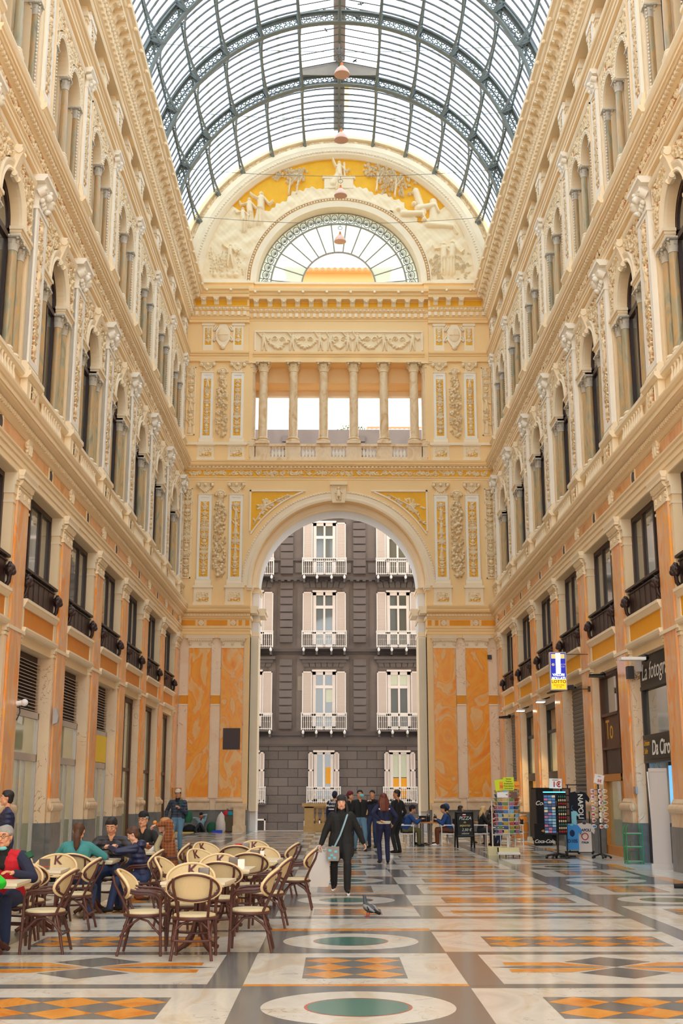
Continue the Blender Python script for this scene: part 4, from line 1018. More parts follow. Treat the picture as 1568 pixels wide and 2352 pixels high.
g=MB(); g.arc_band([(1.9,-.47),(1.9,-.46),(4.1,-.46),(4.1,-.47)],0,27.06,n=56); g.build('pane','fan_glass',fw)
# ================================================================ GLASS VAULT
ZC=27.06; YT=[PY(k) for k in range(-4,6)]
tr=MB()
tr.arc_band([(7.66,-.13),(7.66,.13),(7.72,.13),(7.72,-.13)],0,ZC,n=56); tr.arc_band([(8.18,-.15),(8.18,.15),(8.25,.15),(8.25,-.15)],0,ZC,n=56)
tr.arc_band([(7.72,-.015),(7.72,.015),(7.79,.015),(7.79,-.015)],0,ZC,n=56); tr.arc_band([(8.11,-.015),(8.11,.015),(8.18,.015),(8.18,-.015)],0,ZC,n=56)
nq=54
for i in range(nq):
    a=PI*(i+.5)/nq; a0=PI*i/nq
    def pt(da,dr): q=a+da; r=7.95+dr; return (0,r*math.cos(q),ZC+r*math.sin(q))
    tr.tube([pt((.125+.045*math.cos(4*t))*math.sin(t)/7.95,(.125+.045*math.cos(4*t))*math.cos(t)) for t in [2*PI*k/16 for k in range(16)]],.03,4,closed=True,smooth=False)
    for s in (-1,1):
        tr.tube([pt(-PI/nq/2,s*.17),pt(-PI/nq/2*.55,s*.02),pt(-PI/nq/2*.45,-s*.02) if 0 else pt(-PI/nq/2*.55,s*.02)],.022,4,smooth=False)
        tr.tube([pt(PI/nq/2,s*.17),pt(PI/nq/2*.55,s*.02)],.022,4,smooth=False); tr.tube([pt(-PI/nq/2,-.02),pt(-PI/nq/2,.02)],.03,4,smooth=False)
TR=tr.data('roof_truss','iron')
for i,y in enumerate(YT[::-1]):
    obj('roof_truss',TR,None,(0,y,0),RZ,label=f'grey iron arched roof truss with quatrefoil lattice, {from_end(i)}',cat='truss',group='arched trusses of the glass vault')
def purlin(L):
    """runs along +y, z radial, 0 = vault springing circle R 8.2"""
    b=MB(); n=20; pts=[]
    for i in range(n+1):
        t=i/n; pts.append((0,L*t,-.50+.40*max(0,math.sin(PI*t))**.7))
    b.prism([(-.05,.0),(.05,.0),(.05,-.04),(-.05,-.04)],0,L)
    vs=[];fs=[]
    for p in pts:
        vs+= [(-.055,p[1],p[2]),(.055,p[1],p[2]),(.055,p[1],p[2]-.03),(-.055,p[1],p[2]-.03)]
    for i in range(n):
        for k in range(4): fs.append((4*i+k,4*i+(k+1)%4,4*i+4+(k+1)%4,4*i+4+k))
    b.add(vs,fs)
    for e in (-.035,.035):
        for i in range(n):
            p=pts[i];q=pts[i+1]
            if i%2: b.tube([(e,p[1],-.02),(e,q[1],q[2])],.014,4,smooth=False)
            else: b.tube([(e,p[1],p[2]),(e,q[1],-.02)],.014,4,smooth=False)
    b.box(-.08,.08,0,.03,-.5,0); b.box(-.08,.08,L-.03,L,-.5,0)
    return b.data('segment','iron')
PU=purlin(P-.26); PE=purlin(YE-.0-PY(5)-.13)
for j in range(13):
    ang=12+13*j; t=empty('roof_purlin',(0,0,ZC),0,label=f'lengthwise lattice purlin of the glass vault, {ORD[j] if j else "first"} counting up from the right side',cat='purlin',group='lengthwise purlins of the vault')
    for k,y in enumerate(YT):
        last=k==len(YT)-1; s=obj('segment',PE if last else PU,t); a=math.radians(ang)
        s.matrix_local=Matrix.Translation((8.2*math.cos(a),y+.13,8.2*math.sin(a)))@Matrix.Rotation(PI/2-a,4,'Y')
c=empty('ceiling',(0,0,0),0,kind='structure')
b=MB(); Y0=-8.5; y=YE-.25; MON0,MON1=PY(-1)+.2,PY(5)-.2
while y>Y0:
    y-=.52; xx=y-0
    if MON0<y<MON1 and abs(((y-PY(0))/P)%1-.0)>.06:
        for a0,a1 in ((0,math.radians(77)),(math.radians(103),PI)): b.arc_band([(8.27,-y-.028),(8.27,-y+.028),(8.33,-y+.028),(8.33,-y-.028)],0,ZC,a0,a1,24)
        for s in (-1,1): b.tube([(-y,s*1.86,ZC+8.35),(-y,0,ZC+8.75)],.03,4,smooth=False)
    else: b.arc_band([(8.27,-y-.028),(8.27,-y+.028),(8.33,-y+.028),(8.33,-y-.028)],0,ZC,0,PI,44)
b.build('glazing_bars','iron_dark',c,rz=RZ)
def shell_(r,a0,a1,y0,y1,n,mat,nm):
    g=MB(); g.arc_band([(r,-y1),(r,-y0),(r+.01,-y0),(r+.01,-y1)],0,ZC,a0,a1,n); return g.build(nm,mat,c,rz=RZ)
D=math.radians
shell_(8.36,0,D(77),Y0,YE-.1,26,'roof_glass','glass'); shell_(8.36,D(103),PI,Y0,YE-.1,26,'roof_glass','glass')
shell_(8.36,D(77),D(103),MON1,YE-.1,8,'roof_glass','glass'); shell_(8.36,D(77),D(103),Y0,MON0,8,'roof_glass','glass')
g=MB()
for s in (-1,1):
    g.add([(s*1.9,MON0,ZC+8.36),(0,MON0,ZC+8.78),(0,MON1,ZC+8.78),(s*1.9,MON1,ZC+8.36)],[(0,1,2,3)])
g.build('lantern_glass','roof_glass',c)
g=MB()
for j in range(14):
    a=5.5+13*j
    if 77<a<103: continue
    for da in (-.0,): g.arc_band([(8.37,-YE+.1),(8.37,8.5),(8.385,8.5),(8.385,-YE+.1)],0,ZC,D(a-.45),D(a+.45),1)
g.build('glass_joints','roof_joint',c,rz=RZ)
g=MB(); g.box(-.27,.27,Y0,MON0,ZC+8.5,ZC+8.56); g.box(-.27,.27,MON0,MON1,ZC+8.84,ZC+8.9); g.box(-.27,.27,MON1,YE-.2,ZC+8.5,ZC+8.56); g.build('ridge_walkway','plank',c)
g=MB(); 
g.prism([(-1.9,ZC+8.05),(1.9,ZC+8.05),(1.9,ZC+8.4),(0,ZC+8.8),(-1.9,ZC+8.4)],MON1-.04,MON1+.04); g.build('lantern_end','grey_roof',c)
g=MB()
for y0,y1,z,w_,q in ((MON1+.9,MON1+1.5,8.372,.7,1),(MON1+1.1,MON1+3.6,8.37,.2,1)):
    x0=.28*q; x1=q*(.28+w_); g.add([(x0,y0,ZC+z),(x1,y0+.2,ZC+z-.02),(x1,y1-.1,ZC+z-.02),(x0,y1,ZC+z)],[(0,1,2,3)])
g.build('rust_stain','rust_glass',c)
# hanging lamps on cross wires
def lamp():
    t=empty('hanging_lamp'); b=MB(); b.lathe([(.3,0),(.3,.03),(.27,.12),(.21,.22),(.13,.31),(.08,.36)],(0,0,0),20); b.build('shade','lamp_pink',t)
    b=MB(); b.lathe([(.285,.005),(.25,.11),(.18,.2),(.05,.27),(.001,.28)],(0,0,0),20); b.build('reflector','lamp_inside',t)
    b=MB(); b.lathe([(.07,.35),(.07,.40),(.045,.44),(.05,.5),(.03,.54)],(0,0,0),12); b.build('socket','rust',t)
    b=MB(); b.tube([(.1*math.sin(k*PI/6),0,.74+.1*math.cos(k*PI/6)) for k in range(12)],.012,4,closed=True); b.tube([(0,0,.8),(0,0,.98)],.012,4); b.build('hook','iron_dark',t); return t
pr=lamp()
for i,y in enumerate((54.9,50.2,45.4,40.7)):
    tg=dict(label=f'pink bell-shaped lamp hanging on the axis of the vault, {from_end(i)}',cat='lamp',group='hanging bell lamps'); loc=(.06,y,28.32)
    if i==0: pr.location=loc; tag(pr,**tg); CH[pr.name]=kids(pr)
    else: copy_tree(pr,None,loc,0,**tg)
    n=16; b=MB(); b.tube([(-7.0+14*k/n,0,.35*((2*k/n-1)**2)) for k in range(n+1)],.012,4); b.build('support_wire','iron_dark',loc=(0,y,29.3),label=f'thin wire across the gallery carrying the bell lamp {from_end(i)}',cat='wire',group='lamp wires')
# ridge brackets under the lantern
for i,y in enumerate((53.3,48.6)):
    b=MB(); b.tube([(.16*math.sin(k*PI/8),0,.16*math.cos(k*PI/8)) for k in range(16)],.03,5,closed=True); b.tube([(-.18,0,.6),(-.1,0,.3),(0,0,.2),(.1,0,.3),(.18,0,.6)],.03,5); b.tube([(0,0,.9),(0,0,.2)],.04,5)
    b.build('hoist_ring','iron_dark',loc=(-.02,y,34.3),label='iron hoist ring under the ridge, '+('near the end wall' if i==0 else 'above the lattice truss, farther from the end wall'),cat='ring',group='hoist rings')
# pigeons over the glass
def bird(sc_,loc,rz,lab):
    b=MB(); b.tube([(0,-.5*sc_,0),(0,-.2*sc_,0),(0,.15*sc_,0),(0,.35*sc_,.02)],[.02,.09*sc_,.1*sc_,.03],6)
    for s in (-1,1): b.prism([(0,.12*sc_),(s*.45*sc_,.3*sc_),(s*.75*sc_,.1*sc_),(s*.35*sc_,-.05*sc_),(0,-.12*sc_)],-.01,.01,'z')
    b.build('bird','black_matte',loc=loc,rz=rz,label=lab,cat='bird',group='birds over the glass roof')
bird(.8,(.72,48.1,36.3),.9,'dark bird with spread wings over the glass roof, the largest one')
for x,y,z,l in ((.95,47.3,36.2,'right below the large bird'),(-.7,47.6,36.1,'left of the roof ridge'),(.75,50.7,35.6,'just above the lantern end'),(-.65,48.9,36.0,'low left of the ridge'),(-1.05,41.2,36.2,'at the top edge')):
    bird(.22,(x,y,z),x*3,'tiny dark bird over the glass roof, '+l)
# ================================================================ OUTSIDE
YB=76.0
marble('dark_stucco',[(0.2,(112,102,100)),(.5,(124,114,110)),(.8,(102,93,92))],scale=.5,dist=.6,rough=.85)
plain('dark_block',(112,103,100),.85,var=.12,scale=2,bump=.4)
plain('dark_trim',(98,89,88),.85)
plain('shutter_pink',(206,192,184),.7,var=.05,scale=20)
plain('frame_white',(236,226,222),.5)
mirror_glass('far_glass',(88,92,88),.08); plain('curtain',(206,214,196),.8); plain('lit_room',(216,150,40),.8,emit=(250,180,40),es=.12)
m,nt,b_=_new('rustic'); L=nt.links
g=N(nt,'ShaderNodeNewGeometry'); sp=N(nt,'ShaderNodeSeparateXYZ'); cb=N(nt,'ShaderNodeCombineXYZ'); L.new(g.outputs['Position'],sp.inputs[0]); L.new(sp.outputs[0],cb.inputs[0]); L.new(sp.outputs[2],cb.inputs[1])
bt=N(nt,'ShaderNodeTexBrick'); L.new(cb.outputs[0],bt.inputs['Vector']); bt.inputs['Scale'].default_value=1; bt.inputs['Brick Width'].default_value=1.22; bt.inputs['Row Height'].default_value=.535; bt.inputs['Mortar Size'].default_value=.022
bt.inputs['Color1'].default_value=lin((116,107,104)); bt.inputs['Color2'].default_value=lin((100,92,90)); bt.inputs['Mortar'].default_value=lin((66,58,58)); L.new(bt.outputs[0],b_.inputs['Base Color'])
bp=N(nt,'ShaderNodeBump'); bp.inputs['Strength'].default_value=.6; bp.inputs['Distance'].default_value=.05; nn=N(nt,'ShaderNodeTexNoise'); nn.inputs['Scale'].default_value=5; L.new(g.outputs['Position'],nn.inputs[0]); mm=N(nt,'ShaderNodeMath',operation='SUBTRACT'); L.new(nn.outputs[0],mm.inputs[0]); L.new(bt.outputs['Fac'],mm.inputs[1]); L.new(mm.outputs[0],bp.inputs['Height']); L.new(bp.outputs[0],b_.inputs['Normal']); b_.inputs['Roughness'].default_value=.85
TH=0.0
def ZY(y,Y=YB): 
    e=math.atan((1176-y)/2760)+math.atan(647/2760); return 1.7+math.tan(e)*Y
bl=empty('grey_building',(0,YB,0),0,label='dark grey palazzo across the street with white shuttered balcony windows',cat='building')
colx=(-5.46,-.84,3.86,8.5)
rows=[(ZY(1202),ZY(1287),ZY(1325)),(ZY(1361),ZY(1453),ZY(1490)),(ZY(1543),ZY(1640),ZY(1678)),(ZY(1728),ZY(1808),ZY(1845))]
z3=rows[2][2]
m=MB(); m.mat(0).box(-30,30,0,9,z3-.9,25.1); m.mat(1).box(-30,30,0,9,-3,z3-.9)
m.build('facade_wall',['dark_stucco','rustic'],bl)
m=MB()
for z0,z1,d in ((z3-.32,z3-.06,.2),(z3-.95,z3-.85,.1),(rows[1][2]-.2,rows[1][2]-.02,.25),(rows[0][2]-.25,rows[0][2]-.05,.3),(rows[0][1]-.05,rows[0][1]+.1,.12),(rows[1][2]-.34,rows[1][2]-.2,.12)):
    m.box(-16,16,-d,0,z0,z1)
for r in range(60): 
    x=-12+r*.4; m.box(x,x+.2,-.36,-.1,rows[0][2]-.33,rows[0][2]-.26)
m.build('string_courses','dark_trim',bl)
for i in range(3):
    m=MB(); x=(colx[i]+colx[i+1])/2-.1
    z=z3+.1
    while z<24.5:
        if not any(abs(z+.25-(rw[2]-.1))<.3 for rw in rows[:2]): m.box(x-.4,x+.4,-.14,0,z,z+.40)
        z+=.49
    for e in (-1,1):
        for za,zb in ((z3+.2,rows[1][2]-.6),(rows[1][2]+.2,rows[0][2]-.7)):
            m.box(x+e*.62-.02,x+e*.62+.02,-.04,0,za,zb); m.box(x+e*1.15-.02,x+e*1.15+.02,-.04,0,za,zb)
    for e in (-.85,.85): m.box(x+e-.3,x+e+.3,-.1,0,rows[0][2]+.25,rows[0][1]-.2)
    m.build('rusticated_strip','dark_block',bl)
for i,cx in enumerate(colx):
    for r,(zt,zr,zb) in enumerate(rows):
        low=r==3; hw=.62 if low else .72; w=obj('window',None,bl,(cx+(0.05 if low else 0),0,0)) if 0 else None
        f=MB(); d=-.1
        for a,b in ((-hw,-hw+.12),(hw-.12,hw),(-.06,.06),(-hw+.12,-hw+.2),(hw-.2,hw-.12)): f.box(a,b,d,.0,zb+.05,zt)
        f.box(-hw-.04,hw+.04,d-.08,0,zt,zt+.12)
        if not low: f.box(-hw,hw,d-.01,0,zt-1.05,zt-.86); f.box(-hw,hw,d,0,zt-.2,zt)
        else: f.box(-hw,hw,d,0,zt-.12,zt)
        f.box(-hw,hw,d,0,zb+.05,zb+.25); f.box(-hw,hw,d,0,zr-.12,zr+.02)
        wd=f.build('window','frame_white',bl,loc=(cx,0,0))
        g_=MB(); g_.box(-hw,hw,-.05,-.03,zb,zt); g_.build('pane','far_glass',wd)
        if (i,r) in ((2,3),(2,2),(1,2)):
            cu=MB(); 
            if r==3: cu.box(-hw+.2,hw-.2,-.06,-.055,zr+.6,zt-.1); cu.build('curtain','curtain',wd); cu=MB(); cu.box(-hw+.2,hw-.2,-.058,-.053,zb+.3,zr+.55); cu.build('lit_room','lit_room',wd)
            elif i==2: cu.box(-hw+.2,hw-.2,-.06,-.055,zt-.84,zt-.1); cu.build('curtain','curtain',wd)
            else: cu.box(.1,hw-.2,-.06,-.055,zt-1.9,zt-1.1); cu.build('curtain','curtain',wd)
        if (i,r)==(1,3):
            cu=MB(); cu.box(.12,hw-.2,-.06,-.055,zr+.2,zr+1.2); cu.build('lit_room','lit_room',wd)
        for s in (-1,1):
            sw=.62 if not low else .3; x0=s*(hw+.03); x1=s*(hw+.03+sw); a,b=sorted((x0,x1)); h=MB(); zb2=zr-.1 if not low else zb+.1
            h.mat(0)
            for p,q in ((a,a+.06),(b-.06,b)): h.box(p,q,-.2,-.14,zb2,zt)
            h.box(a,b,-.2,-.14,zt-.07,zt); h.box(a,b,-.2,-.14,zb2,zb2+.1)
            if low: h.box(a,b,-.2,-.14,zt-1.15,zt-1.05)
            h.mat(1).box(a+.05,b-.05,-.18,-.15,zb2+.05,zt-.05)
            z=zb2+.12
            while z<zt-.1: h.box(a+.06,b-.06,-.19,-.17,z,z+.03); z+=.09
            h.build('shutter',['frame_white','shutter_pink'],bl,loc=(cx,0,0))
        bw=1.38 if not low else 1.02; pr_=.75 if not low else .3
        k=MB(); k.mat(1).box(-bw-.05,bw+.05,-pr_-.05,0,zb-.1,zb); k.mat(0)
        for x in (-bw+.1,-bw/3,bw/3,bw-.1):
            if not low: k.mat(1).box(x-.06,x+.06,-pr_+.05,0,zb-.45,zb-.1); k.mat(0).ball((x,-pr_,zb-.12),.09,6,sz=1.6)
        k.mat(0).box(-bw,bw,-pr_-.03,-pr_+.03,zr-.03,zr+.02); k.box(-bw,bw,-pr_-.02,-pr_+.02,zb+.06,zb+.1); k.box(-bw,bw,-pr_-.015,-pr_+.015,zr-.2,zr-.17)
        n=int(2*bw/.125)
        for q in range(n+1):
            x=-bw+2*bw*q/n; k.box(x-.013,x+.013,-pr_-.013,-pr_+.013,zb,zr); k.ball((x,-pr_,(zb+zr)/2),.03,4)
        for s in (-1,1):
            k.box(*sorted((s*bw,s*bw+.04*s)),-pr_,0,zr-.03,zr+.02)
            for q in range(int(pr_/.12)): k.box(s*bw-.012,s*bw+.012,-.06-q*.12-.02,-.06-q*.12,zb,zr)
            k.box(s*bw-.03,s*bw+.03,-pr_-.03,-pr_+.03,zb-.05,zr+.05)
        k.build('balcony',['white_paint','dark_trim'],bl,loc=(cx,0,0))
        if not low:   # voussoirs over the head and the drip mould
            v=MB()
            for q in range(-3,4): v.prism([(q*.36-.16,zt+.3),(q*.36+.16,zt+.3),(q*.40+.18,zt+.78),(q*.40-.18,zt+.78)],-.1,0)
            if r==2: v.box(-1.55,1.55,-.35,0,rows[1][2]-1.0+.3,rows[1][2]-.82+.3); v.box(-1.4,1.4,-.2,0,rows[1][2]-.9,rows[1][2]-.72)
            v.build('window_head','dark_block',bl,loc=(cx,0,0))
for x in (-4.9,-1.55):
    f=MB(); 
    for a,b,c_,d_ in ((-.5,-.42,-3,.2),(.42,.5,-3,.2),(-.5,.5,.1,.2)): f.box(a,b,-.1,0,c_,d_)
    f.mat(1).box(-.42,.42,-.05,0,-3,.1); f.build('cellar_window',['frame_white','shop_dark'],bl,loc=(x+(0 if x<-2 else 0),0,0))
m=MB(); m.box(-.35,.35,-.02,0,0,.9); 
m.prism([(.0,0),(.5,-.05),(.55,.7),(.3,.95),(-.1,.8)],-.012,0); m.build('plaster_patch','grey_roof',bl,loc=(-2.15,0,8.0)) 
# roofs behind the loggia
m=MB(); m.box(-.12,.12,-.12,.12,25.1,26.0); m.lathe([(.32,25.95),(.2,26.12),(.01,26.2)],(0,0,0),10); m.build('chimney',['grey_roof'],bl,loc=(-3.95,4,0))
m=MB(); 
for k in range(14): x=1.9+k*.33; m.prism([(x,25.2),(x+.165,25.28),(x+.33,25.2),(x+.33,25.14),(x,25.14)],3,3.1) if 0 else m.add([(x,2.0,25.15),(x+.165,2.0,25.22),(x+.33,2.0,25.15),(x+.55,6,27.0),(x+.385,6,27.07),(x+.22,6,27.0)],[(0,1,4,5),(1,2,3,4)])
plain('pale_tin',(170,156,160),.6); m.build('corrugated_roof','pale_tin',bl)
m=MB(); m.box(2.1,7,5.9,6.05,26.95,27.15); m.tube([(1.88,2,25.15),(2.1,6,27.05)],.06,4,smooth=False); m.build('red_flashing','terracotta_ground',bl)
plain('leaf_grey',(150,160,120),.8)
m=MB()
R_=random.Random(3)
for k in range(160):
    x=R_.uniform(.0,1.9); z=25.1+R_.uniform(0,.75)*(.4+.6*math.sin(PI*x/1.9)); a=R_.uniform(0,6.3); m.add([(x,1,z),(x+.1*math.cos(a),1.0,z+.1*math.sin(a)),(x+.14*math.cos(a+.5),1.1,z+.14*math.sin(a+.5)),(x+.1*math.cos(a+1),1,z+.1*math.sin(a+1))],[(0,1,2,3)])
m.build('terrace_plants','leaf_grey',bl)
m=MB(); m.box(-20,20,-16.5,1,-3.1,-3.0) if 0 else m.box(-20,20,59.8,YB+8,-3.1,-1.4); m.build('street','granite',kind='structure').name='floor_street'
m=MB()
for i in range(8): m.box(-3.85,3.85,59.3+.34*i,59.3+.34*(i+1)+.02,-1.5,-.175*(i+1)+.0)
m.build('entrance_steps','granite',label='grey stone steps going down from the archway to the street',cat='steps')
# building piece seen through the fan window
m=MB(); m.mat(0).box(-7.5,7.5,59.7,66,24.95,25.3); m.box(-2.9,2.9,64,65,25.3,30.9); m.mat(1)
for k in range(18): m.tube([(-3.0+k*.35,63.6,30.85),(-3.0+k*.35,65,31.25)],.12,6)
m.mat(0).box(-3,3,63.7,65,30.8,30.98); m.build('rear_attic',['attic_cream','plank'],label='cream attic wall with a tiled eave seen through the fan window',cat='building')
for s,q in ((-1,'left'),(1,'right')):
    m=MB(); m.box(*sorted((s*8.9,s*30)),45,59.6,-3,30); m.box(*sorted((s*7.62,s*30)),59.62,60.2,-3,31); m.build('arcade_block','cream',label=f'outer block of the arcade flanking the archway on the {q}, street side',cat='building')
# pedestals and balustrade at the threshold
def pedestal(x0,x1,y0,y1,z0,h,nm,**tg):
    m=MB(); m.box(x0-.03,x1+.03,y0-.03,y1+.03,z0,z0+.28); m.box(x0,x1,y0,y1,z0+.28,h-.14); m.box(x0-.03,x1+.03,y0-.03,y1+.03,h-.2,h-.14); m.prism([(x0-.04,h-.14),(x1+.04,h-.14),(x1+.08,h-.05),(x1+.08,h),(x0-.08,h),(x0-.08,h-.05)],y0-.07,y1+.07); return m.build(nm,'base_marble',**tg)
plain('ochre_stone',(206,168,110),.7,var=.25,scale=4)
MATS['base_marble_']=MATS['base_marble']
pedestal(-4.78,-4.26,56.25,56.8,0,1.27,'stone_pedestal',label='weathered stone pedestal at the left foot of the archway',cat='pedestal')
pedestal(4.3,4.85,56.25,56.8,0,1.27,'stone_pedestal',label='weathered stone pedestal at the right foot of the archway',cat='pedestal')
t=empty('stone_balustrade',(0,57.2,0),0,label='weathered stone balustrade standing in the middle of the archway',cat='balustrade')
for s in (-1,1): 
    m=MB(); x0=s*1.35-.22; m.box(x0,x0+.44,-.2,.2,0,1.12); m.box(x0-.03,x0+.47,-.23,.23,0,.25); m.build('post','ochre_stone',t)
m=MB(); m.box(-1.15,1.15,-.16,.16,0,.36); m.box(-1.68,1.68,-.26,.26,1.12,1.27); m.box(-1.62,1.62,-.2,.2,1.06,1.12); m.build('rail','ochre_stone',t)
for i in range(8):
    m=MB(); m.lathe([(.09,.36),(.07,.42),(.1,.46),(.115,.56),(.06,.74),(.05,.86),(.08,.92),(.07,1.0),(.09,1.06)],(-1.0+.286*i,0,0),12); m.build('baluster','ochre_stone',t)
# ================================================================ FLOOR
def floor_mat(name,cols,scale,stretch=(1,1,1),veins=None,rough=.14,vs=1.5,vw=.02):
    m=marble(name,cols,scale=scale,dist=1.4,rough=rough,stretch=stretch,veins=veins,vscale=vs,vw=vw); return m
floor_mat('floor_white',[(0.25,(208,202,192)),(.5,(226,223,215)),(.62,(216,203,182)),(.8,(200,199,195))],1.6,(1,.45,1),(168,156,144),.15,2.2,.01)
floor_mat('floor_grey',[(0.25,(104,108,110)),(.5,(124,126,126)),(.8,(98,102,108))],1.6,(1,.6,1),None,.14)
floor_mat('floor_darkgrey',[(0.25,(78,84,90)),(.8,(98,102,106))],1.6,(1,.6,1),None,.14)
floor_mat('floor_orange',[(0.2,(224,136,26)),(.45,(236,164,70)),(.6,(222,130,20)),(.85,(238,186,112))],2.2,(1,.7,1),None,.15)
floor_mat('floor_teal',[(0.2,(70,122,112)),(.8,(90,140,128))],2.5,(1,1,1),None,.13)
floor_mat('floor_olive',[(0.2,(88,104,66)),(.8,(108,120,84))],2.5,(1,1,1),None,.13)
floor_mat('floor_red',[(0.2,(176,88,62)),(.8,(196,104,76))],2.5,(1,1,1),None,.14)
FW,FG,FO,FT,FR,FD,FL=range(7)
fl=MB(); fl.mat(FW).box(-8.6,8.6,-9,59.3,-.3,0)
def rect(k,x0,x1,y0,y1,l): z=.0005*l; fl.mat(k).add([(x0,y0,z),(x1,y0,z),(x1,y1,z),(x0,y1,z)],[(0,1,2,3)])
def poly(k,pts,l): fl.mat(k).add([(x,y,.0005*l) for x,y in pts],[tuple(range(len(pts)))])
def disc(k,x,y,r,l): poly(k,[(x+r*math.cos(2*PI*i/48),y+r*math.sin(2*PI*i/48)) for i in range(48)],l)
def diamonds(xc,yc,w,h,px,py):
    rect(FG,xc-w/2,xc+w/2,yc-h/2,yc+h/2,2); nx=int(round(w/px)); ny=int(round(h/py))
    for i in range(nx):
        for j in range(ny):
            x=xc-w/2+(i+.5)*px; y=yc-h/2+(j+.5)*py; poly(FO,[(x-px/2,y),(x,y-py/2),(x+px/2,y),(x,y+py/2)],3)
            if i and j%1==0: poly(FD,[(x-px,y) if 0 else (x-px*.98/2-px*.0,y+py*.0) ,(x-px/2,y-.001)],3) if 0 else None
def circcell(xc,y0,y1,hw=1.03,t=FT):
    rect(FG,xc-hw,xc+hw,y0,y1,2); yc=(y0+y1)/2; disc(FW,xc,yc,.8,3); disc(FR,xc,yc,.445,4); disc(t,xc,yc,.42,5)
def diacell(xc,y0,y1,hw=1.03):
    yc=(y0+y1)/2; h=min(1.53,(y1-y0)*.68); diamonds(xc,yc,1.0,h,.5,h/3)
    for i in (-.25,.25):pass
AC=[1.35,5.92,10.49,15.0,20.64,25.22,29.85,34.5,39.1,43.7,48.3,52.9,57.3]
for n,yc in enumerate(AC):
    y0,y1=yc-1.1,yc+1.1
    nx=AC[n+1]-1.1 if n+1<len(AC) else 59.2
    circcell(0,y0,y1); rect(FO,-1.03,1.03,y1,y1+.12,2)
    for s in (-1,1):
        circcell(s*5.27,y0,y1,1.02,FL); a,b=sorted((s*3.94,s*4.25)); rect(FG,a,b,y0-.01,nx,2); a,b=sorted((s*6.29,s*6.45)); rect(FG,a,b,y0-.01,nx,2); a,b=sorted((s*6.45,s*6.75)); rect(FO,a,b,y0,y1,2)
        # row A: two rows of diamonds
        diamonds(s*2.64,yc-.02,2.1,1.02,.525,.51)
        for yy in (y0,y1): a,b=sorted((s*1.03,s*3.94)); rect(FG,a,b,yy-.12,yy+.12,1)
    b0,b1=y1+.12,nx
    if n==3: # plain white band
        rect(FG,-3.94,3.94,17.62,17.95,1); b0,b1=17.95,19.3; rect(FO,-1.03,1.03,19.38,19.5,3); rect(FO,-1.03,1.03,16.2,16.37,3)
    h=b1-b0
    if h<.8: continue
    diacell(0,b0,b1)
    for s in (-1,1):
        a,b=sorted((s*1.03,s*1.36)); rect(FG,a,b,b0-.1,b1+.1,2)
        diacell(s*5.27,b0,b1)
        xc,yc2=s*2.64,(b0+b1)/2; k=min(1,h/2.2)
        for e in (-1,1):
            poly(FG,[(xc-.45,yc2+e*.4*k),(xc,yc2+e*.02),(xc+.45,yc2+e*.4*k),(xc,yc2+e*.78*k)],2)
            for q in (-1,1):
                poly(FO,[(xc+q*.04,yc2+e*.02),(xc+q*.5,yc2+e*.02+e*.3*k),(xc+q*1.15,yc2+e*.34*k),(xc+q*1.15,yc2+e*.1*k),(xc+q*.5,yc2+e*.02)] if 0 else [(xc+q*.06,yc2+e*.03),(xc+q*.52,yc2+e*.36*k),(xc+q*1.1,yc2+e*.36*k),(xc+q*1.1,yc2+e*.14*k)],2)
        for q in (-1,1): poly(FG,[(xc+q*.06,yc2),(xc+q*.9,yc2+.1),(xc+q*1.26,yc2),(xc+q*.9,yc2-.1)],2)
rect(FG,-7.5,7.5,55.6,55.9,1)
fo=fl.build('floor',['floor_white','floor_grey','floor_orange','floor_teal','floor_red','floor_darkgrey','floor_olive'],kind='structure')
# ================================================================ SHOP FRONTS in the ground-floor bays (wall frame)
plain('sign_dark',(44,38,36),.5); plain('sign_yellow',(250,206,20),.5); plain('sign_blue',(30,40,170),.5,emit=(40,50,200),es=.5); plain('sign_white_lit',(255,255,255),.5,emit=(255,255,255),es=2.2); plain('sign_yellow_lit',(250,200,20),.5,emit=(250,200,30),es=.9)
plain('sign_grey_yellow',(226,206,130),.5,emit=(226,206,130),es=.6)
plain('letter_white',(244,240,232),.5); plain('letter_gold',(236,176,40),.5); plain('letter_brown',(96,48,40),.6); plain('letter_red',(196,30,30),.6); plain('letter_black',(20,18,18),.6)
plain('brown_wood',(96,56,34),.5,var=.2,scale=8); plain('light_wood',(206,134,56),.5,var=.2,scale=8); plain('warm_light',(255,214,120),.5,emit=(255,200,90),es=2.5); plain('blue_light',(120,190,240),.5,emit=(110,180,240),es=1.2)
plain('lamp_face',(255,250,235),.5,emit=(255,240,210),es=14)
def sx(side): return -W if side=='left' else W
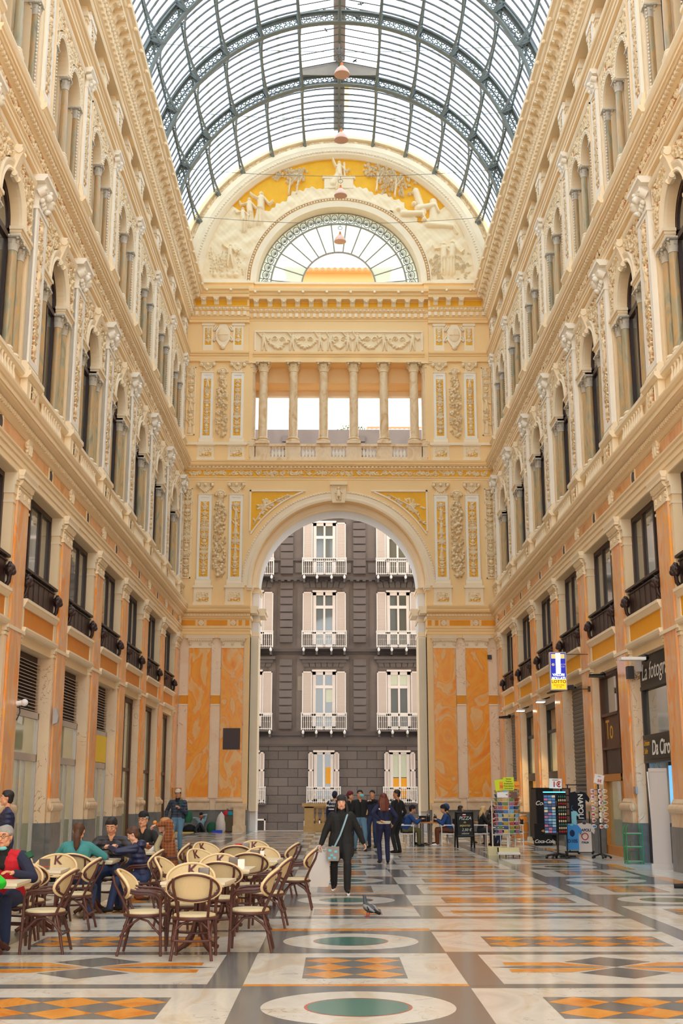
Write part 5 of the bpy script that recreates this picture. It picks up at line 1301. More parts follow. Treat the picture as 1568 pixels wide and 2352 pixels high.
def shop(side,b,kind):
    y=PY(b)+H2; rz=0 if side=='left' else PI; end=from_end(5-b)
    t=empty('shop_front',(sx(side),y,0),rz,cat='shop front'); B=lambda mat,nm,*bx: _b(t,mat,nm,bx)
    def _b(t,mat,nm,bx,**k):
        m=MB(); [m.box(*q) for q in bx]; return m.build(nm,mat,t,**k)
    D0=-.42
    _b(t,'shop_interior' if kind in('vitrine','lit') else 'shop_dark','back_panel',[(-.95,-.9,-A,A,0,5.15)]) 
    if kind=='louvre' or kind=='yellow':
        zl=3.72 if kind=='louvre' else 3.7
        m=MB(); m.box(-.5,-.46,-A,A,zl,5.15); m.build('louvre_back','louvre_dark',t)
        m=MB(); z=zl+.06
        while z<5.05: m.prism([(-.46,z),(-.36,z-.03),(-.36,z-.015),(-.46,z+.025)],-A+.06,A-.06); z+=.085
        m.build('louvre_slats','aluminium',t)
        fr=[(-.46,-.34,-A,A,zl-.16,zl),(-.46,-.34,-A,A,2.5,2.68)]+[(-.44,-.34,y0,y1,0,zl) for y0,y1 in ((-A,-A+.07),(A-.07,A))]+[(-.43,-.35,q-.03,q+.03,.0,2.5) for q in (-.55,.0,.55)]
        _b(t,'aluminium','frame',fr); _b(t,'shop_glass','glass',[(-.41,-.39,-A,A,0,zl)])
        if kind=='yellow':
            _b(t,'sign_yellow','sign',[(-.38,-.33,-A+.1,A-.1,2.7,3.55)])
        t['label']=f"shop window with {'a grey louvre above' if kind=='louvre' else 'a yellow panel below the louvre'}, left wall, {end}"
    elif kind=='wood':
        fr=[(-.46,-.3,y0,y1,0,5.15) for y0,y1 in ((-A,-A+.14),(A-.14,A),(-.06,.06))]+[(-.46,-.3,-A,A,5.0,5.15),(-.46,-.32,-A,A,2.5,2.62)]
        _b(t,'brown_wood','frame',fr); _b(t,'shop_glass','glass',[(-.4,-.38,-A,A,0,5.0)]); t['label']=f'tall brown-framed shop window, left wall, {end}'
    elif kind=='shutter':
        m=MB(); z=0
        while z<5.1: m.prism([(-.5,z),(-.38,z+.0),(-.36,z+.06),(-.38,z+.12),(-.5,z+.13)],-A,A); z+=.13
        m.build('shutter','shutter_grey',t); t['label']=f'closed grey roller shutter, right wall, {end}'
    elif kind=='lit':
        fr=[(-.46,-.3,y0,y1,0,4.9) for y0,y1 in ((-A,-A+.1),(A-.1,A),(A-.5,A-.42))]+[(-.46,-.3,-A,A,4.75,5.15),(-.46,-.3,-A,A,2.2,2.5),(-.46,-.32,-A,A,3.9,4.0)]
        _b(t,'shop_dark','frame',fr); _b(t,'glass_dim' if 0 else 'shop_glass','glass',[(-.4,-.38,-A+.1,A-.5,2.5,3.9)]); _b(t,'aluminium','shutter_box',[(-.45,-.25,-A,A,4.95,5.15)])
        m=MB(); z=2.6
        while z<3.8: m.box(-.36,-.33,.2,A-.5,z,z+.05); z+=.12
        m.build('louvre_slats','dark_metal',t)
        _b(t,'white_paint','notice',[(-.3,-.27,A-.95,A-.6,2.25,2.55)])
        _b(t,'warm_light','shelf_light',[(-.9,-.86,-A+.2,A-.2,1.6,2.1)]); t['label']=f'lit shop doorway with dark frame, right wall, {end}'
    elif kind=='vitrine':
        fr=[(-.46,-.26,y0,y1,0,5.15) for y0,y1 in ((-A,-A+.1),(A-.14,A),(.5,.62))]+[(-.46,-.26,-A,A,5.05,5.15),(-.46,-.26,-A,A,3.9,3.98),(-.46,-.26,-A,A,2.95,3.02)]
        _b(t,'brown_wood','frame',fr); _b(t,'window_glass','glass',[(-.4,-.38,-A,A,3.98,5.05)]); 
        s=_b(t,'brown_wood','sign',[(-.4,-.34,-A,A,3.02,3.9)]); text('To',.8,'letter_gold',s,frame4((-.335,-A+.75,3.5),(0,1,0),(0,0,1)),label='large yellow letters')
        _b(t,'dark_wood','transom',[(-.4,-.34,-A,A,2.25,2.95)])
        _b(t,'light_wood','door_frame',[(-.45,-.24,y0,y1,0,2.25) for y0,y1 in ((.62,.8),(A-.3,A-.14),(-A+.1,-A+.2))]+[(-.45,-.24,-A,A,2.05,2.25),(-.45,-.24,-A,A,0,.25)])
        _b(t,'shop_glass','door_glass',[(-.36,-.35,-A,A,.25,2.05)]); _b(t,'warm_light','lamp_strip',[(-.5,-.44,-.6,1.2,1.98,2.03)]); 
        for z in (.6,1.0,1.4): _b(t,'aluminium','shelf',[(-.85,-.5,-A+.2,A-.2,z,z+.03)])
        t['label']=f'wood-framed shop with warm-lit glass display, right wall, {end}'
    else: # blue doorway with two dark signs
        fr=[(-.46,-.3,y0,y1,0,5.15) for y0,y1 in ((-A,-A+.12),(A-.34,A))]+[(-.46,-.3,-A,A,5.05,5.15),(-.46,-.28,-A,A,4.3,4.4),(-.46,-.28,-A,A,3.08,3.16),(-.46,-.28,-A,A,2.46,2.54)]
        _b(t,'shop_dark','frame',fr); _b(t,'window_glass','glass',[(-.4,-.38,-A,A-.3,3.16,4.3)])
        s=_b(t,'sign_dark','sign',[(-.36,-.28,-A+.1,A-.34,4.4,5.05)]); text('La fotografia',.6,'letter_white',s,frame4((-.27,-A+.25,4.72),(0,1,0),(0,0,1)),align='LEFT',shear=.3)
        s=_b(t,'sign_dark','sign',[(-.34,-.26,-A+.1,A-.34,2.54,3.08)]); text('Da Ciro',.5,'letter_white',s,frame4((-.25,-A+.95,2.8),(0,1,0),(0,0,1)),align='LEFT',shear=.2,bold=.01); text('Unisex\nStile',.2,'letter_gold',s,frame4((-.25,-A+.2,2.85),(0,1,0),(0,0,1)),align='LEFT',shear=.2)
        _b(t,'blue_light','lit_interior',[(-.88,-.84,-A+.2,A-.5,0,2.4)]); _b(t,'aluminium','door_frame',[(-.44,-.36,A-.6,A-.5,0,2.46),(-.44,-.36,-A+.1,-A+.2,0,2.46)])
        _b(t,'letter_red','poster',[(-.8,-.78,A-1.1,A-.7,1.0,1.5)])
        t['label']=f'dark-framed shop with white script signs and blue-lit doorway, right wall, {end}'
    return t
for b,k in zip(BAYS,('louvre','louvre','louvre','yellow','wood','wood','wood')): shop('left',b,k)
for b,k in zip(BAYS,('shutter','blue','vitrine','shutter','lit','lit','shutter')): shop('right',b,k)
def wallpos(side,y,d): return ((-W+d) if side=='left' else (W-d),y,0)
# lamps on arms above the right-hand shops
def arm_lamp(b,kind,lab):
    y=PY(b)+H2; t=empty('arm_lamp',(W,y,0),PI,label=lab,cat='lamp',group='lamps over the shops')
    m=MB()
    if kind=='white':
        m.box(.15,.75,.5,.78,4.86,4.93); m.build('lamp_head','white_paint',t); m=MB(); m.box(.17,.73,.52,.76,4.853,4.859); m.build('lens','white_paint',t)
        m=MB(); m.tube([(-.12,-.1,5.0),(.0,.1,4.98),(.3,.45,4.93)],.035,6); m.ball((-.05,-.1,5.0),.1,8); m.build('arm','black_metal',t)
    elif kind=='dark':
        m.prism([(.0,4.98),(.8,4.84),(.82,4.88),(.4,5.06),(.05,5.1)],.2,.75); m.build('lamp_head','sign_dark',t); m=MB(); m.tube([(-.12,.3,5.05),(.1,.4,5.04)],.03,6); m.build('arm','black_metal',t)
    elif kind=='arm':
        m.tube([(-.1,-.2,5.05),(.5,.7,4.95)],.035,6); m.ball((-.05,-.15,5.04),.09,8); m.build('arm','black_metal',t); m=MB(); m.box(.1,.5,.5,.75,4.9,4.94); m.build('lamp_head','sign_dark',t)
    else:
        m.box(.1,.42,.3,.62,4.92,5.0); m.build('lamp_head','aluminium',t); m=MB(); m.box(.12,.40,.32,.60,4.905,4.918); m.build('lens','lamp_face',t); m=MB(); m.tube([(-.1,.3,5.1),(.2,.42,5.0)],.025,6); m.build('arm','black_metal',t)
        l=bpy.data.lights.new('shop_light','SPOT'); l.energy=260; l.color=(1,.78,.4); l.spot_size=2.2; l.shadow_soft_size=.1; o=bpy.data.objects.new('shop_light',l); COL.objects.link(o); o.parent=t; o.location=(.26,.46,4.86); o.rotation_euler=(0,-.5,0)
    return t
arm_lamp(0,'white','white flat lamp head on a black arm above the photo shop'); arm_lamp(1,'arm','dark lamp on a slanting arm over the wood-framed shop'); arm_lamp(2,'dark','dark hooded lamp above the shutter behind the blue T sign')
arm_lamp(3,'lit','bright lit spotlight above the doorway just beyond the blue T sign'); arm_lamp(4,'lit','bright lit spotlight above the farther lit doorway'); arm_lamp(5,'arm','small unlit lamp arm nearest the right corner')
m=MB(); m.box(.0,.16,-.12,.12,4.62,4.94); m.mat(1).box(.0,.1,-.62,-.3,4.72,4.98); m.build('alarm_box',['sign_dark','aluminium'],loc=(W-.1+.1,PY(0)+H2+1.15,0),rz=PI,label='dark alarm box with a grey one beside it above the photo shop',cat='box') if 0 else None
m=MB(); m.box(0,.16,-.12,.12,4.62,4.94); m.build('alarm_box','sign_dark',loc=(W+.1,PY(1)-.8,0),rz=PI,label='small dark alarm box above the photo shop',cat='box')
m=MB(); m.box(0,.1,-.14,.14,4.72,5.02); m.build('junction_box','aluminium',loc=(W+.1,PY(1)-1.6,0),rz=PI,label='small grey junction box beside the alarm box above the photo shop',cat='box')
m=MB(); m.box(0,.05,-.12,.12,2.3,2.48); m.build('intercom','aluminium',loc=(W+.06,PY(1)-.66,-.6),rz=PI,label='small metal intercom plate on the marble pier by the green stand',cat='plate')
# projecting blue T sign
t=empty('tobacco_sign',(W-.1,36.3,0),0,label='blue and yellow lit T sign projecting from the right wall',cat='sign')
def sgn_(y,z0,z1,x0,x1,mat,nm,yy=.0): m=MB(); m.box(x0,x1,y-.01-yy,y-yy,z0,z1); return m.build(nm,mat,t)
zc=5.62; m=MB(); m.box(-1.12,-.62,-.09,.09,4.72,5.86); m.build('case','aluminium',t)
s1=sgn_(-.09,5.06,5.83,-1.09,-.65,'sign_blue','blue_face'); s2=sgn_(-.09,4.75,5.05,-1.09,-.65,'sign_yellow_lit','yellow_face')
sgn_(-.1,5.66,5.80,-1.07,-.67,'sign_grey_yellow','letter_bar'); sgn_(-.105,5.2,5.82,-.94,-.80,'sign_white_lit','letter_stem')
TX=lambda s,sz,mat,x,z,**k: text(s,sz,mat,t,frame4((x,-.112,z),(1,0,0),(0,0,1)),**k)
TX('VALORI\nBOLLATI',.105,'sign_white_lit',-.87,5.12,bold=.002); TX('LOTTO',.13,'letter_brown',-.87,4.97,bold=.002); TX('RICEVITORIA\nN° 506',.055,'letter_brown',-.87,4.84); TX('RIV.N°\n520',.07,'letter_white',-.73,5.45)
m=MB(); m.lathe([(.045,0),(.001,.01)],(0,0,0),12); m.build('emblem','letter_white',t,loc=(-1.02,-.1,5.48)).rotation_euler=(PI/2,0,0)
m=MB(); m.tube([(-.62,0,5.8),(.06,0,5.8)],.012,5); m.tube([(-.62,0,4.76),(.06,0,4.76)],.012,5); m.box(.02,.08,-.05,.05,4.68,4.84); m.build('bracket','dark_metal',t)
# left wall fittings
t=empty('security_camera',(-W+.02,PY(0)+.45,3.72),0,label='white dome security camera on the left wall pilaster',cat='camera'); m=MB(); m.tube([(-.02,0,0),(.14,0,.02)],.06,10); m.ball((.16,0,.02),.085,10); m.build('housing','white_paint',t); m=MB(); m.ball((.2,.04,.0),.055,8); m.build('lens','black_metal',t); m=MB(); m.tube([(.05,0,-.05),(.06,.03,-.2),(.0,.0,-.38)],.014,4); m.build('cable','black_metal',t)
m=MB(); m.prism([(0,0),(.0,.42),(.08,.42),(.14,.2),(.12,.05)],-.09,.09); m.build('siren_box','aluminium',loc=(-W+.0,PY(1)-.55,3.45),label='grey siren box on the second left pilaster',cat='box')
m=MB(); m.box(-.2,.2,-.18,.18,0,.46); m.build('cardboard_box','light_wood',loc=(-7.25,55.3,1.5),rz=.2,label='cardboard box on the pilaster base ledge in the left corner',cat='box')
# white panel and pole by the right pillar
plain('screen_grey',(204,194,188),.7); m=MB(); m.box(-.2,.22,-.03,.03,.12,2.2); m.box(-.24,.24,-.1,.1,0,.12); m.box(-.2,.22,-.04,.04,2.2,2.28); m.build('display_screen','screen_grey',loc=(7.36,28.75,0),rz=-.25,label='white fabric display panel leaning in front of the blue-lit doorway',cat='panel')
m=MB(); m.tube([(7.28,29.0,0),(7.12,28.7,2.2)],.022,6); m.build('white_pole','white_paint',label='thin white pole leaning beside the fabric display panel',cat='pole')
# ================================================================ CAFE FURNITURE
plain('rattan_dark',(84,44,36),.42,var=.12,scale=10)
def weave(name,c1,c2,sc_=220):
    m,nt,b=_new(name); g=N(nt,'ShaderNodeTexCoord'); ck=N(nt,'ShaderNodeTexChecker'); ck.inputs['Scale'].default_value=sc_; nt.links.new(g.outputs['Object'],ck.inputs[0]); ck.inputs[1].default_value=lin(c1); ck.inputs[2].default_value=lin(c2); nt.links.new(ck.outputs[0],b.inputs['Base Color']); b.inputs['Roughness'].default_value=.6
weave('chair_weave',(226,204,160),(206,180,132)); weave('seat_weave',(224,208,170),(204,186,144),180)
plain('chair_border',(232,204,158),.5); plain('chair_back_rear',(206,184,140),.6); plain('logo_brown',(92,40,38),.6)
plain('table_top',(240,228,200),.3,var=.05,scale=4); plain('steel',(150,140,134),.25,metal=.9); plain('red_plastic',(200,30,34),.5); plain('paper_white',(246,240,236),.7)
def chair_proto():
    t=empty('bistro_chair')
    s=MB(); s.lathe([(.001,.452),(.19,.456),(.212,.45),(.218,.435),(.21,.418),(.001,.415)],(0,0,0),24,sx=1.04); s.build('seat','seat_weave',t)
    s=MB(); s.tube([(.222*math.cos(2*PI*i/24)*1.04,.222*math.sin(2*PI*i/24),.412) for i in range(24)],.018,6,closed=True); s.build('seat_rim','rattan_dark',t)
    def bp(u,v):
        x=.285*u; w=math.sqrt(max(0,1-u*u)); z=.715+(.165 if v>0 else .125)*v*w; y=-.215-.36*(z-.6)+.11*u*u; return (x,y,z)
    for nm,mat,dy in (('backrest','chair_weave',0),):
        n=18;k=8; vs=[];fs=[]
        for off in (0.006,-.006):
            for j in range(k+1):
                for i in range(n+1):
                    p=bp(-1+2*i/n,-1+2*j/k); vs.append((p[0],p[1]+off,p[2]))
        o=(n+1)*(k+1)
        for j in range(k):
            for i in range(n):
                a=j*(n+1)+i; fs.append((a,a+n+1,a+n+2,a+1)); fs.append((o+a,o+a+1,o+a+n+2,o+a+n+1))
        b=MB(); b.add(vs,fs,True); b.build(nm,mat,t)
    ring=[bp(math.cos(2*PI*i/36),math.sin(2*PI*i/36)/max(.02,math.sqrt(max(1e-9,1-math.cos(2*PI*i/36)**2))) if 0 else (1 if math.sin(2*PI*i/36)>=0 else -1)) for i in range(36)]
    b=MB(); b.tube(ring,.017,6,closed=True); b.build('back_border','chair_border',t)
    b=MB(); b.tube([(p[0]*.95,p[1]-.028,.715+(p[2]-.715)*.93) for p in ring],.012,6,closed=True); b.build('back_frame','rattan_dark',t)
    for s_ in (-1,1):
        b=MB(); b.tube([(s_*.155,-.15,.42),(s_*.175,-.235,.60),(s_*.2,-.31,.74),(s_*.2,-.335,.83)],.016,6); b.build('stile','rattan_dark',t)
        b=MB(); b.tube([(s_*.155,-.15,.42),(s_*.18,-.2,.26),(s_*.215,-.26,.0)],[.017,.018,.016],6); b.ball((s_*.18,-.2,.255),.022,6); b.build('leg','rattan_dark',t)
        b=MB(); b.tube([(s_*.205,.19,.62),(s_*.205,.195,.4),(s_*.215,.21,.0)],[.015,.018,.016],6); b.ball((s_*.21,.2,.25),.022,6); b.build('leg','rattan_dark',t)
        b=MB()
        for dz,dx in ((0,0),(-.03,-.022)): b.tube([(s_*(.255+dx),-.2,.70+dz),(s_*(.275+dx),-.08,.675+dz),(s_*(.27+dx),.06,.67+dz),(s_*(.25+dx),.14,.655+dz),(s_*(.225+dx*.5),.185,.61+dz),(s_*(.207),.195,.5)],.014,6)
        b.build('arm','rattan_dark',t)
        b=MB(); b.tube([(s_*.2,-.235,.2),(s_*.195,-.15,.31),(s_*.19,-.03,.385),(s_*.195,.06,.36),(s_*.205,.195,.22)],.013,6); b.tube([(s_*.18,-.2,.3),(s_*.1,-.17,.37),(s_*.02,-.15,.395)],.012,5); b.build('stretcher','rattan_dark',t)
    b=MB(); b.tube([(-.195,-.225,.2),(0,-.205,.19),(.195,-.225,.2)],.013,6); b.build('stretcher','rattan_dark',t); b=MB(); b.tube([(-.205,.2,.24),(0,.18,.23),(.205,.2,.24)],.012,6); b.build('stretcher','rattan_dark',t)
    mK=frame4((0,-.272,.80),(-1,0,0),(0,-.34,.94)); me=text_data('K',.17,.002,'logo_brown',0,.004)
    me.transform(mK); k=obj('lettering',me,t,(0,.0,0)); k['label']='dark brown letter K on the front of the backrest'
    me=text_data('CAFE',.05,.002,'logo_brown',0,.001); me.transform(frame4((.0,-.23,.68),(-1,0,0),(0,-.34,.94))); obj('lettering',me,t)
    return t
ch=chair_proto()
def table_proto():
    t=empty('cafe_table')
    b=MB(); b.box(-.36,.36,-.36,.36,.722,.752); b.box(-.345,.345,-.345,.345,.70,.722); b.build('tabletop','table_top',t)
    b=MB(); b.box(-.2,.2,-.035,.035,.672,.70); b.box(-.035,.035,-.2,.2,.672,.70)
    for i in range(4):
        a=PI/4+i*PI/2; b.tube([(.03*math.cos(a),.03*math.sin(a),.69),(.035*math.cos(a),.035*math.sin(a),.3)],.024,6)
    b.build('post','rattan_dark',t)
    for i in range(4):
        a=PI/4+i*PI/2; c,s=math.cos(a),math.sin(a); b=MB(); b.tube([(.03*c,.03*s,.34),(.07*c,.07*s,.2),(.17*c,.17*s,.07),(.27*c,.27*s,.02)],[.026,.028,.03,.028],6); b.build('foot','rattan_dark',t)
    return t
tb=table_proto()
def napkin():
    t=empty('napkin_holder'); b=MB(); b.box(-.062,.062,-.05,-.042,0,.13); b.box(-.062,.062,.042,.05,0,.13); b.box(-.062,-.056,-.05,.05,0,.13); b.box(.056,.062,-.05,.05,0,.13); b.box(-.062,.062,-.05,.05,0,.006); b.build('case','steel',t)
    b=MB(); b.box(-.05,.05,-.04,.04,.006,.122); b.build('napkins','paper_white',t); b=MB(); b.box(-.0635,.0635,-.052,.052,.035,.042); b.build('red_stripe','red_plastic',t); return t
nh=napkin()
D90=PI/2
TBL=[ # x,y,rot,label,napkin(dx,dy)
(-1.72,14.15,-.1,'square cream cafe table nearest the camera',(.05,.02)),
(-1.62,16.45,-.06,'square cream cafe table second from the camera in the empty group',(.1,.05)),
(-1.36,18.65,-.08,'square cream cafe table third from the camera, its right edge free',(-.02,.0)),
(-1.72,21.2,0,'square cream cafe table farthest in the empty group',(.02,0)),
(-4.02,16.15,.05,'empty square cafe table left of the family, between pale chairs',(.1,-.05)),
(-3.78,18.55,0,'square cafe table where the woman in teal and the boy sit',(.2,-.15)),
(-3.5,21.35,0,'cafe table of the couple behind the boy',None),
(-4.0,13.95,.03,'cafe table of the man in the red vest at the left edge',None)]
f=True
for x,y,r,l,nd in TBL:
    tg=dict(label=l,cat='table',group='cafe tables')
    if f: tb.location=(x,y,0); tb.rotation_euler=(0,0,r); tag(tb,**tg); CH[tb.name]=kids(tb); f=False
    else: copy_tree(tb,None,(x,y,0),r,**tg)
f=True
for x,y,r,l,nd in TBL:
    if nd is None: continue
    tg=dict(label='steel napkin holder with a red stripe on the '+l.replace('square ','').replace('cream ',''),cat='napkin holder',group='napkin holders'); tg['label']=' '.join(tg['label'].split()[:16])
    loc=(x+nd[0],y+nd[1],.752)
    if f: nh.location=loc; nh.rotation_euler=(0,0,.1); tag(nh,**tg); CH[nh.name]=kids(nh); f=False
    else: copy_tree(nh,None,loc,r,**tg)
def smallthing(nm,mat,prof,loc,lab,cat):
    b=MB(); b.lathe(prof,(0,0,0),14); b.build(nm,mat,loc=loc,label=lab,cat=cat)
smallthing('ashtray','red_plastic',[(.04,0),(.05,.01),(.055,.03),(.045,.03),(.04,.012)],(-1.82,16.4,.752),'red ashtray on the second empty cafe table','ashtray')
smallthing('ashtray','red_plastic',[(.04,0),(.05,.01),(.055,.03),(.045,.03),(.04,.012)],(-1.53,18.6,.752),'red ashtray on the third empty cafe table','ashtray')
smallthing('ashtray','steel',[(.04,0),(.05,.01),(.055,.04),(.045,.04),(.04,.012)],(-4.07,16.05,.752),'metal ashtray on the empty table left of the family','ashtray')
b=MB(); b.box(-.045,.045,-.004,.004,0,.11); b.build('menu_card','paper_white',loc=(-1.42,16.44,.752),rz=.1,label='white menu card beside the napkin holder on the second table',cat='menu')
b=MB(); b.box(-.03,.03,-.004,.004,0,.12); b.build('menu_card','paper_white',loc=(-1.27,18.6,.752),rz=.1,label='white menu card beside the napkin holder on the third table',cat='menu')
b=MB(); b.box(-.06,.06,-.05,-.03,0,.12); b.mat(1).box(-.06,.06,-.03,-.028,.02,.1); b.build('notice_block',['red_plastic','paper_white'],loc=(-1.82,21.25,.752),label='small red stand on the farthest empty table',cat='stand')
b=MB(); b.lathe([(.09,0),(.12,.03),(.1,.07),(.04,.09),(.001,.085)],(0,0,0),12); b.build('paper_bundle','paper_white',loc=(-3.3,21.15,.752),label='crumpled white bundle on the table behind the boy',cat='bundle')
CHR=[(-1.69,13.52,0,'cafe chair nearest the camera, seen from behind'),
(-2.27,13.86,-D90,'cafe chair left of the nearest table, in profile facing right'),
(-1.14,14.12,D90,'cafe chair right of the nearest table, in profile facing left'),
(-1.91,14.84,PI,'cafe chair with the K facing the camera behind the nearest table'),
(-1.63,15.74,0,'cafe chair seen from behind in front of the second table'),
(-1.77,17.12,PI+.05,'cafe chair with the K facing the camera behind the second table'),
(-1.08,16.56,D90-.05,'cafe chair right of the second table, facing left'),
(-2.24,16.5,-D90-.2,'cafe chair left of the second table, mostly hidden by the first group'),
(-1.42,17.98,.04,'cafe chair seen from behind in front of the third table'),
(-1.33,19.36,PI,'cafe chair with the K facing the camera behind the third table'),
(-.79,19.06,D90,'rightmost cafe chair, standing away from the third table'),
(-2.08,18.75,-D90-.7,'cafe chair turned three-quarters left of the third table'),
(-1.80,20.45,.05,'cafe chair seen from behind in front of the farthest empty table'),
(-1.62,21.9,PI,'cafe chair with the K facing the camera, farthest of all'),
(-1.12,21.3,D90-.15,'cafe chair right of the farthest empty table'),
(-2.28,21.3,-D90-.8,'cafe chair left of the farthest table showing K and CAFE'),
(-2.95,20.95,D90+.1,'cafe chair under the blond woman in the plaid jacket'),
(-3.08,18.72,D90,'cafe chair under the boy in the navy quilted jacket'),
(-3.86,17.72,0,'cafe chair under the woman in the teal sweater'),
(-3.72,19.5,PI,'cafe chair under the man in the black quilted jacket'),
(-4.02,17.05,PI,'pale cafe chair facing the camera behind the empty left table'),
(-3.57,16.34,D90,'cafe chair right of the empty left table, in front of the teal woman'),
(-3.96,15.36,.1,'cafe chair in front of the empty left table, beside the red vest'),
(-3.4,14.02,D90,'foreground cafe chair at left in profile, right of the vest man'),
(-3.95,12.98,-.05,'cafe chair under the person in the green jacket'),
(-3.95,14.78,PI,'cafe chair under the man in the red vest'),
(-4.7,18.3,-D90-.5,'pale cafe chair in the left background behind the teal woman'),
(-3.55,22.25,PI,'cafe chair under the man in the black beanie')]
f=True
for x,y,r,l in CHR:
    tg=dict(label=l,cat='chair',group='bistro cafe chairs')
    if f: ch.location=(x,y,0); ch.rotation_euler=(0,0,r); tag(ch,**tg); CH[ch.name]=kids(ch); f=False
    else: copy_tree(ch,None,(x,y,0),r,**tg)
# ================================================================ RIGHT-HAND CAFE
plain('wood_top',(206,130,52),.35,var=.15,scale=6)
def stool():
    t=empty('director_chair'); 
    for s in (-1,1):
        b=MB()
        for y in (-.23,.23): b.box(s*.25-.014,s*.25+.014,y-.014,y+.014,0,.66)
        b.box(s*.25-.02,s*.25+.02,-.26,.26,.66,.69); b.box(s*.25-.014,s*.25+.014,-.23,.23,.38,.41); b.build('side_frame','white_paint',t)
    b=MB(); b.box(-.25,.25,-.22,.22,.43,.45); b.build('seat','black_matte',t)
    b=MB(); b.tube([(-.25,0,.4),(.25,0,.08)],.012,5); b.tube([(.25,0,.4),(-.25,0,.08)],.012,5); b.build('cross_brace','white_paint',t)
    b=MB(); b.box(-.25,.25,-.245,-.235,.66,.84); b.box(-.264,-.236,-.25,-.22,.66,.86); b.box(.236,.264,-.25,-.22,.66,.86); b.build('backrest','black_matte',t)
    return t
st=stool(); f=True
ST=[(2.22,41.7,-D90,'white folding armchair under the man in the blue jacket facing right'),(3.62,41.7,D90,'white folding armchair under the man in brown trousers'),(4.68,41.75,-D90,'white folding armchair under the blond woman'),(2.2,42.9,-D90,'white folding armchair behind the blue-jacketed man'),(3.7,42.9,D90,'white folding armchair behind the brown-trousered man'),(5.95,42.2,D90,'white folding armchair behind the postcard rack'),(2.35,44.6,-D90,'empty white folding armchair farthest back')]
for x,y,r,l in ST:
    tg=dict(label=l,cat='chair',group='white folding armchairs')
    if f: st.location=(x,y,0); st.rotation_euler=(0,0,r); tag(st,**tg); CH[st.name]=kids(st); f=False
    else: copy_tree(st,None,(x,y,0),r,**tg)
def wtable(x0,x1,y,lab):
    t=empty('wooden_table',((x0+x1)/2,y,0),0,label=lab,cat='table',group='wooden-topped tables'); w=(x1-x0)/2
    b=MB(); b.box(-w,w,-.36,.36,.72,.765); b.build('tabletop','wood_top',t)
    for s in (-.25,.25):
        b=MB(); b.tube([(s*w*1.2,0,.02),(s*w*1.2,0,.72)],.035,8); b.box(s*w*1.2-.22,s*w*1.2+.22,-.2,.2,0,.02); b.build('leg','steel',t)
    return t
wtable(2.5,3.42,42.3,'long table with orange wooden top between the two men in blue'); wtable(2.5,3.45,43.6,'wooden-topped table in the second row of the right-hand cafe'); wtable(4.6,5.62,42.4,'wooden-topped table with bottles, left of the postcard rack')
def bottle(x,y,z,h,r,mat,cap,lab):
    t=empty('bottle',(x,y,z),0,label=lab,cat='bottle',group='bottles on the right-hand tables'); b=MB(); b.lathe([(r,0),(r,h*.6),(r*.4,h*.75),(r*.38,h*.92)],(0,0,0),10); b.build('body',mat,t); b=MB(); b.lathe([(r*.45,h*.9),(r*.45,h)],(0,0,0),10); b.build('cap',cap,t)
R=random.Random(4)
for i,(x,y) in enumerate(((2.98,42.25),(3.05,42.4),(3.22,42.25),(3.28,42.4),(2.72,42.3))):
    bottle(x,y,.765,.26 if i!=4 else .2,.035,'black_matte','paper_white' if i%2 else 'black_metal',f"dark bottle on the table between the men in blue, {('first','second','third','fourth','fifth')[i]} placed from the centre")
for i in range(9):
    bottle(4.75+.095*i,42.5-.1*(i%2),.765,.24+.04*(i%3),.03,('black_matte','dark_wood','letter_red')[i%3],('red_plastic','letter_white','letter_white')[i%3],f'sauce or drink bottle on the rack-side table, {ORD[i] if i else "first"} from the left')
b=MB(); b.box(-.12,.12,-.06,.06,0,.2); b.box(-.16,.16,-.08,.08,.18,.2); b.build('condiment_tray','black_matte',loc=(2.82,42.3,.765),label='black condiment box on the table between the men in blue',cat='box')
# chalkboard
plain('chalkboard',(38,38,38),.8,var=.25,scale=9); plain('chalk',(220,220,214),.9); plain('chalk_yellow',(226,206,120),.9)
t=empty('chalkboard_sign',(4.03,40.35,0),.05,label='black A-shaped chalkboard advertising pizza beside the seated man',cat='sign')
def leaf_board(parent,front):
    s=1 if front else -1; b=MB()
    def P_(x,z,d=0): return (x,-s*(.30-.30*z/1.15)+d,z)
    for x in (-.27,.27): b.tube([P_(x,0),P_(x,1.12)],.03,4,smooth=False)
    for z in (.36,1.1): b.tube([P_(-.27,z),P_(.27,z)],.03,4,smooth=False)
    b.build('board_frame','black_metal',parent)
    b=MB(); q=[P_(-.26,.36),P_(.26,.36),P_(.26,1.1),P_(-.26,1.1)]; b.add(q+[(p[0],p[1]+s*.01,p[2]) for p in q],[(0,1,2,3),(7,6,5,4),(0,4,5,1),(1,5,6,2),(2,6,7,3),(3,7,4,0)]); return b.build('board','chalkboard',parent)
bd=leaf_board(t,True); leaf_board(t,False)
fr4=lambda x,z:frame4((x,-(.30-.30*z/1.15)-.012,z),(1,0,0),(0,.26,1))
for s_,z,mt,sz,x in (('PIZZA',.92,'chalk',.15,.02),('da',.8,'chalk_yellow',.09,.0),('asporto',.70,'chalk_yellow',.11,.0),('2,50 €',.56,'chalk',.12,.05),('calzone',.45,'chalk',.08,0)): text(s_,sz,mt,bd,fr4(x,z),shear=.3,label='chalk lettering' if mt=='chalk' else 'yellow chalk lettering')
b=MB(); b.mat(0).cbox((0,-.04,1.02),(.11,.01,.05)); b.mat(1).cbox((0,-.045,1.04),(.1,.01,.03)); b.build('sticker',['letter_red','paper_white'],bd)
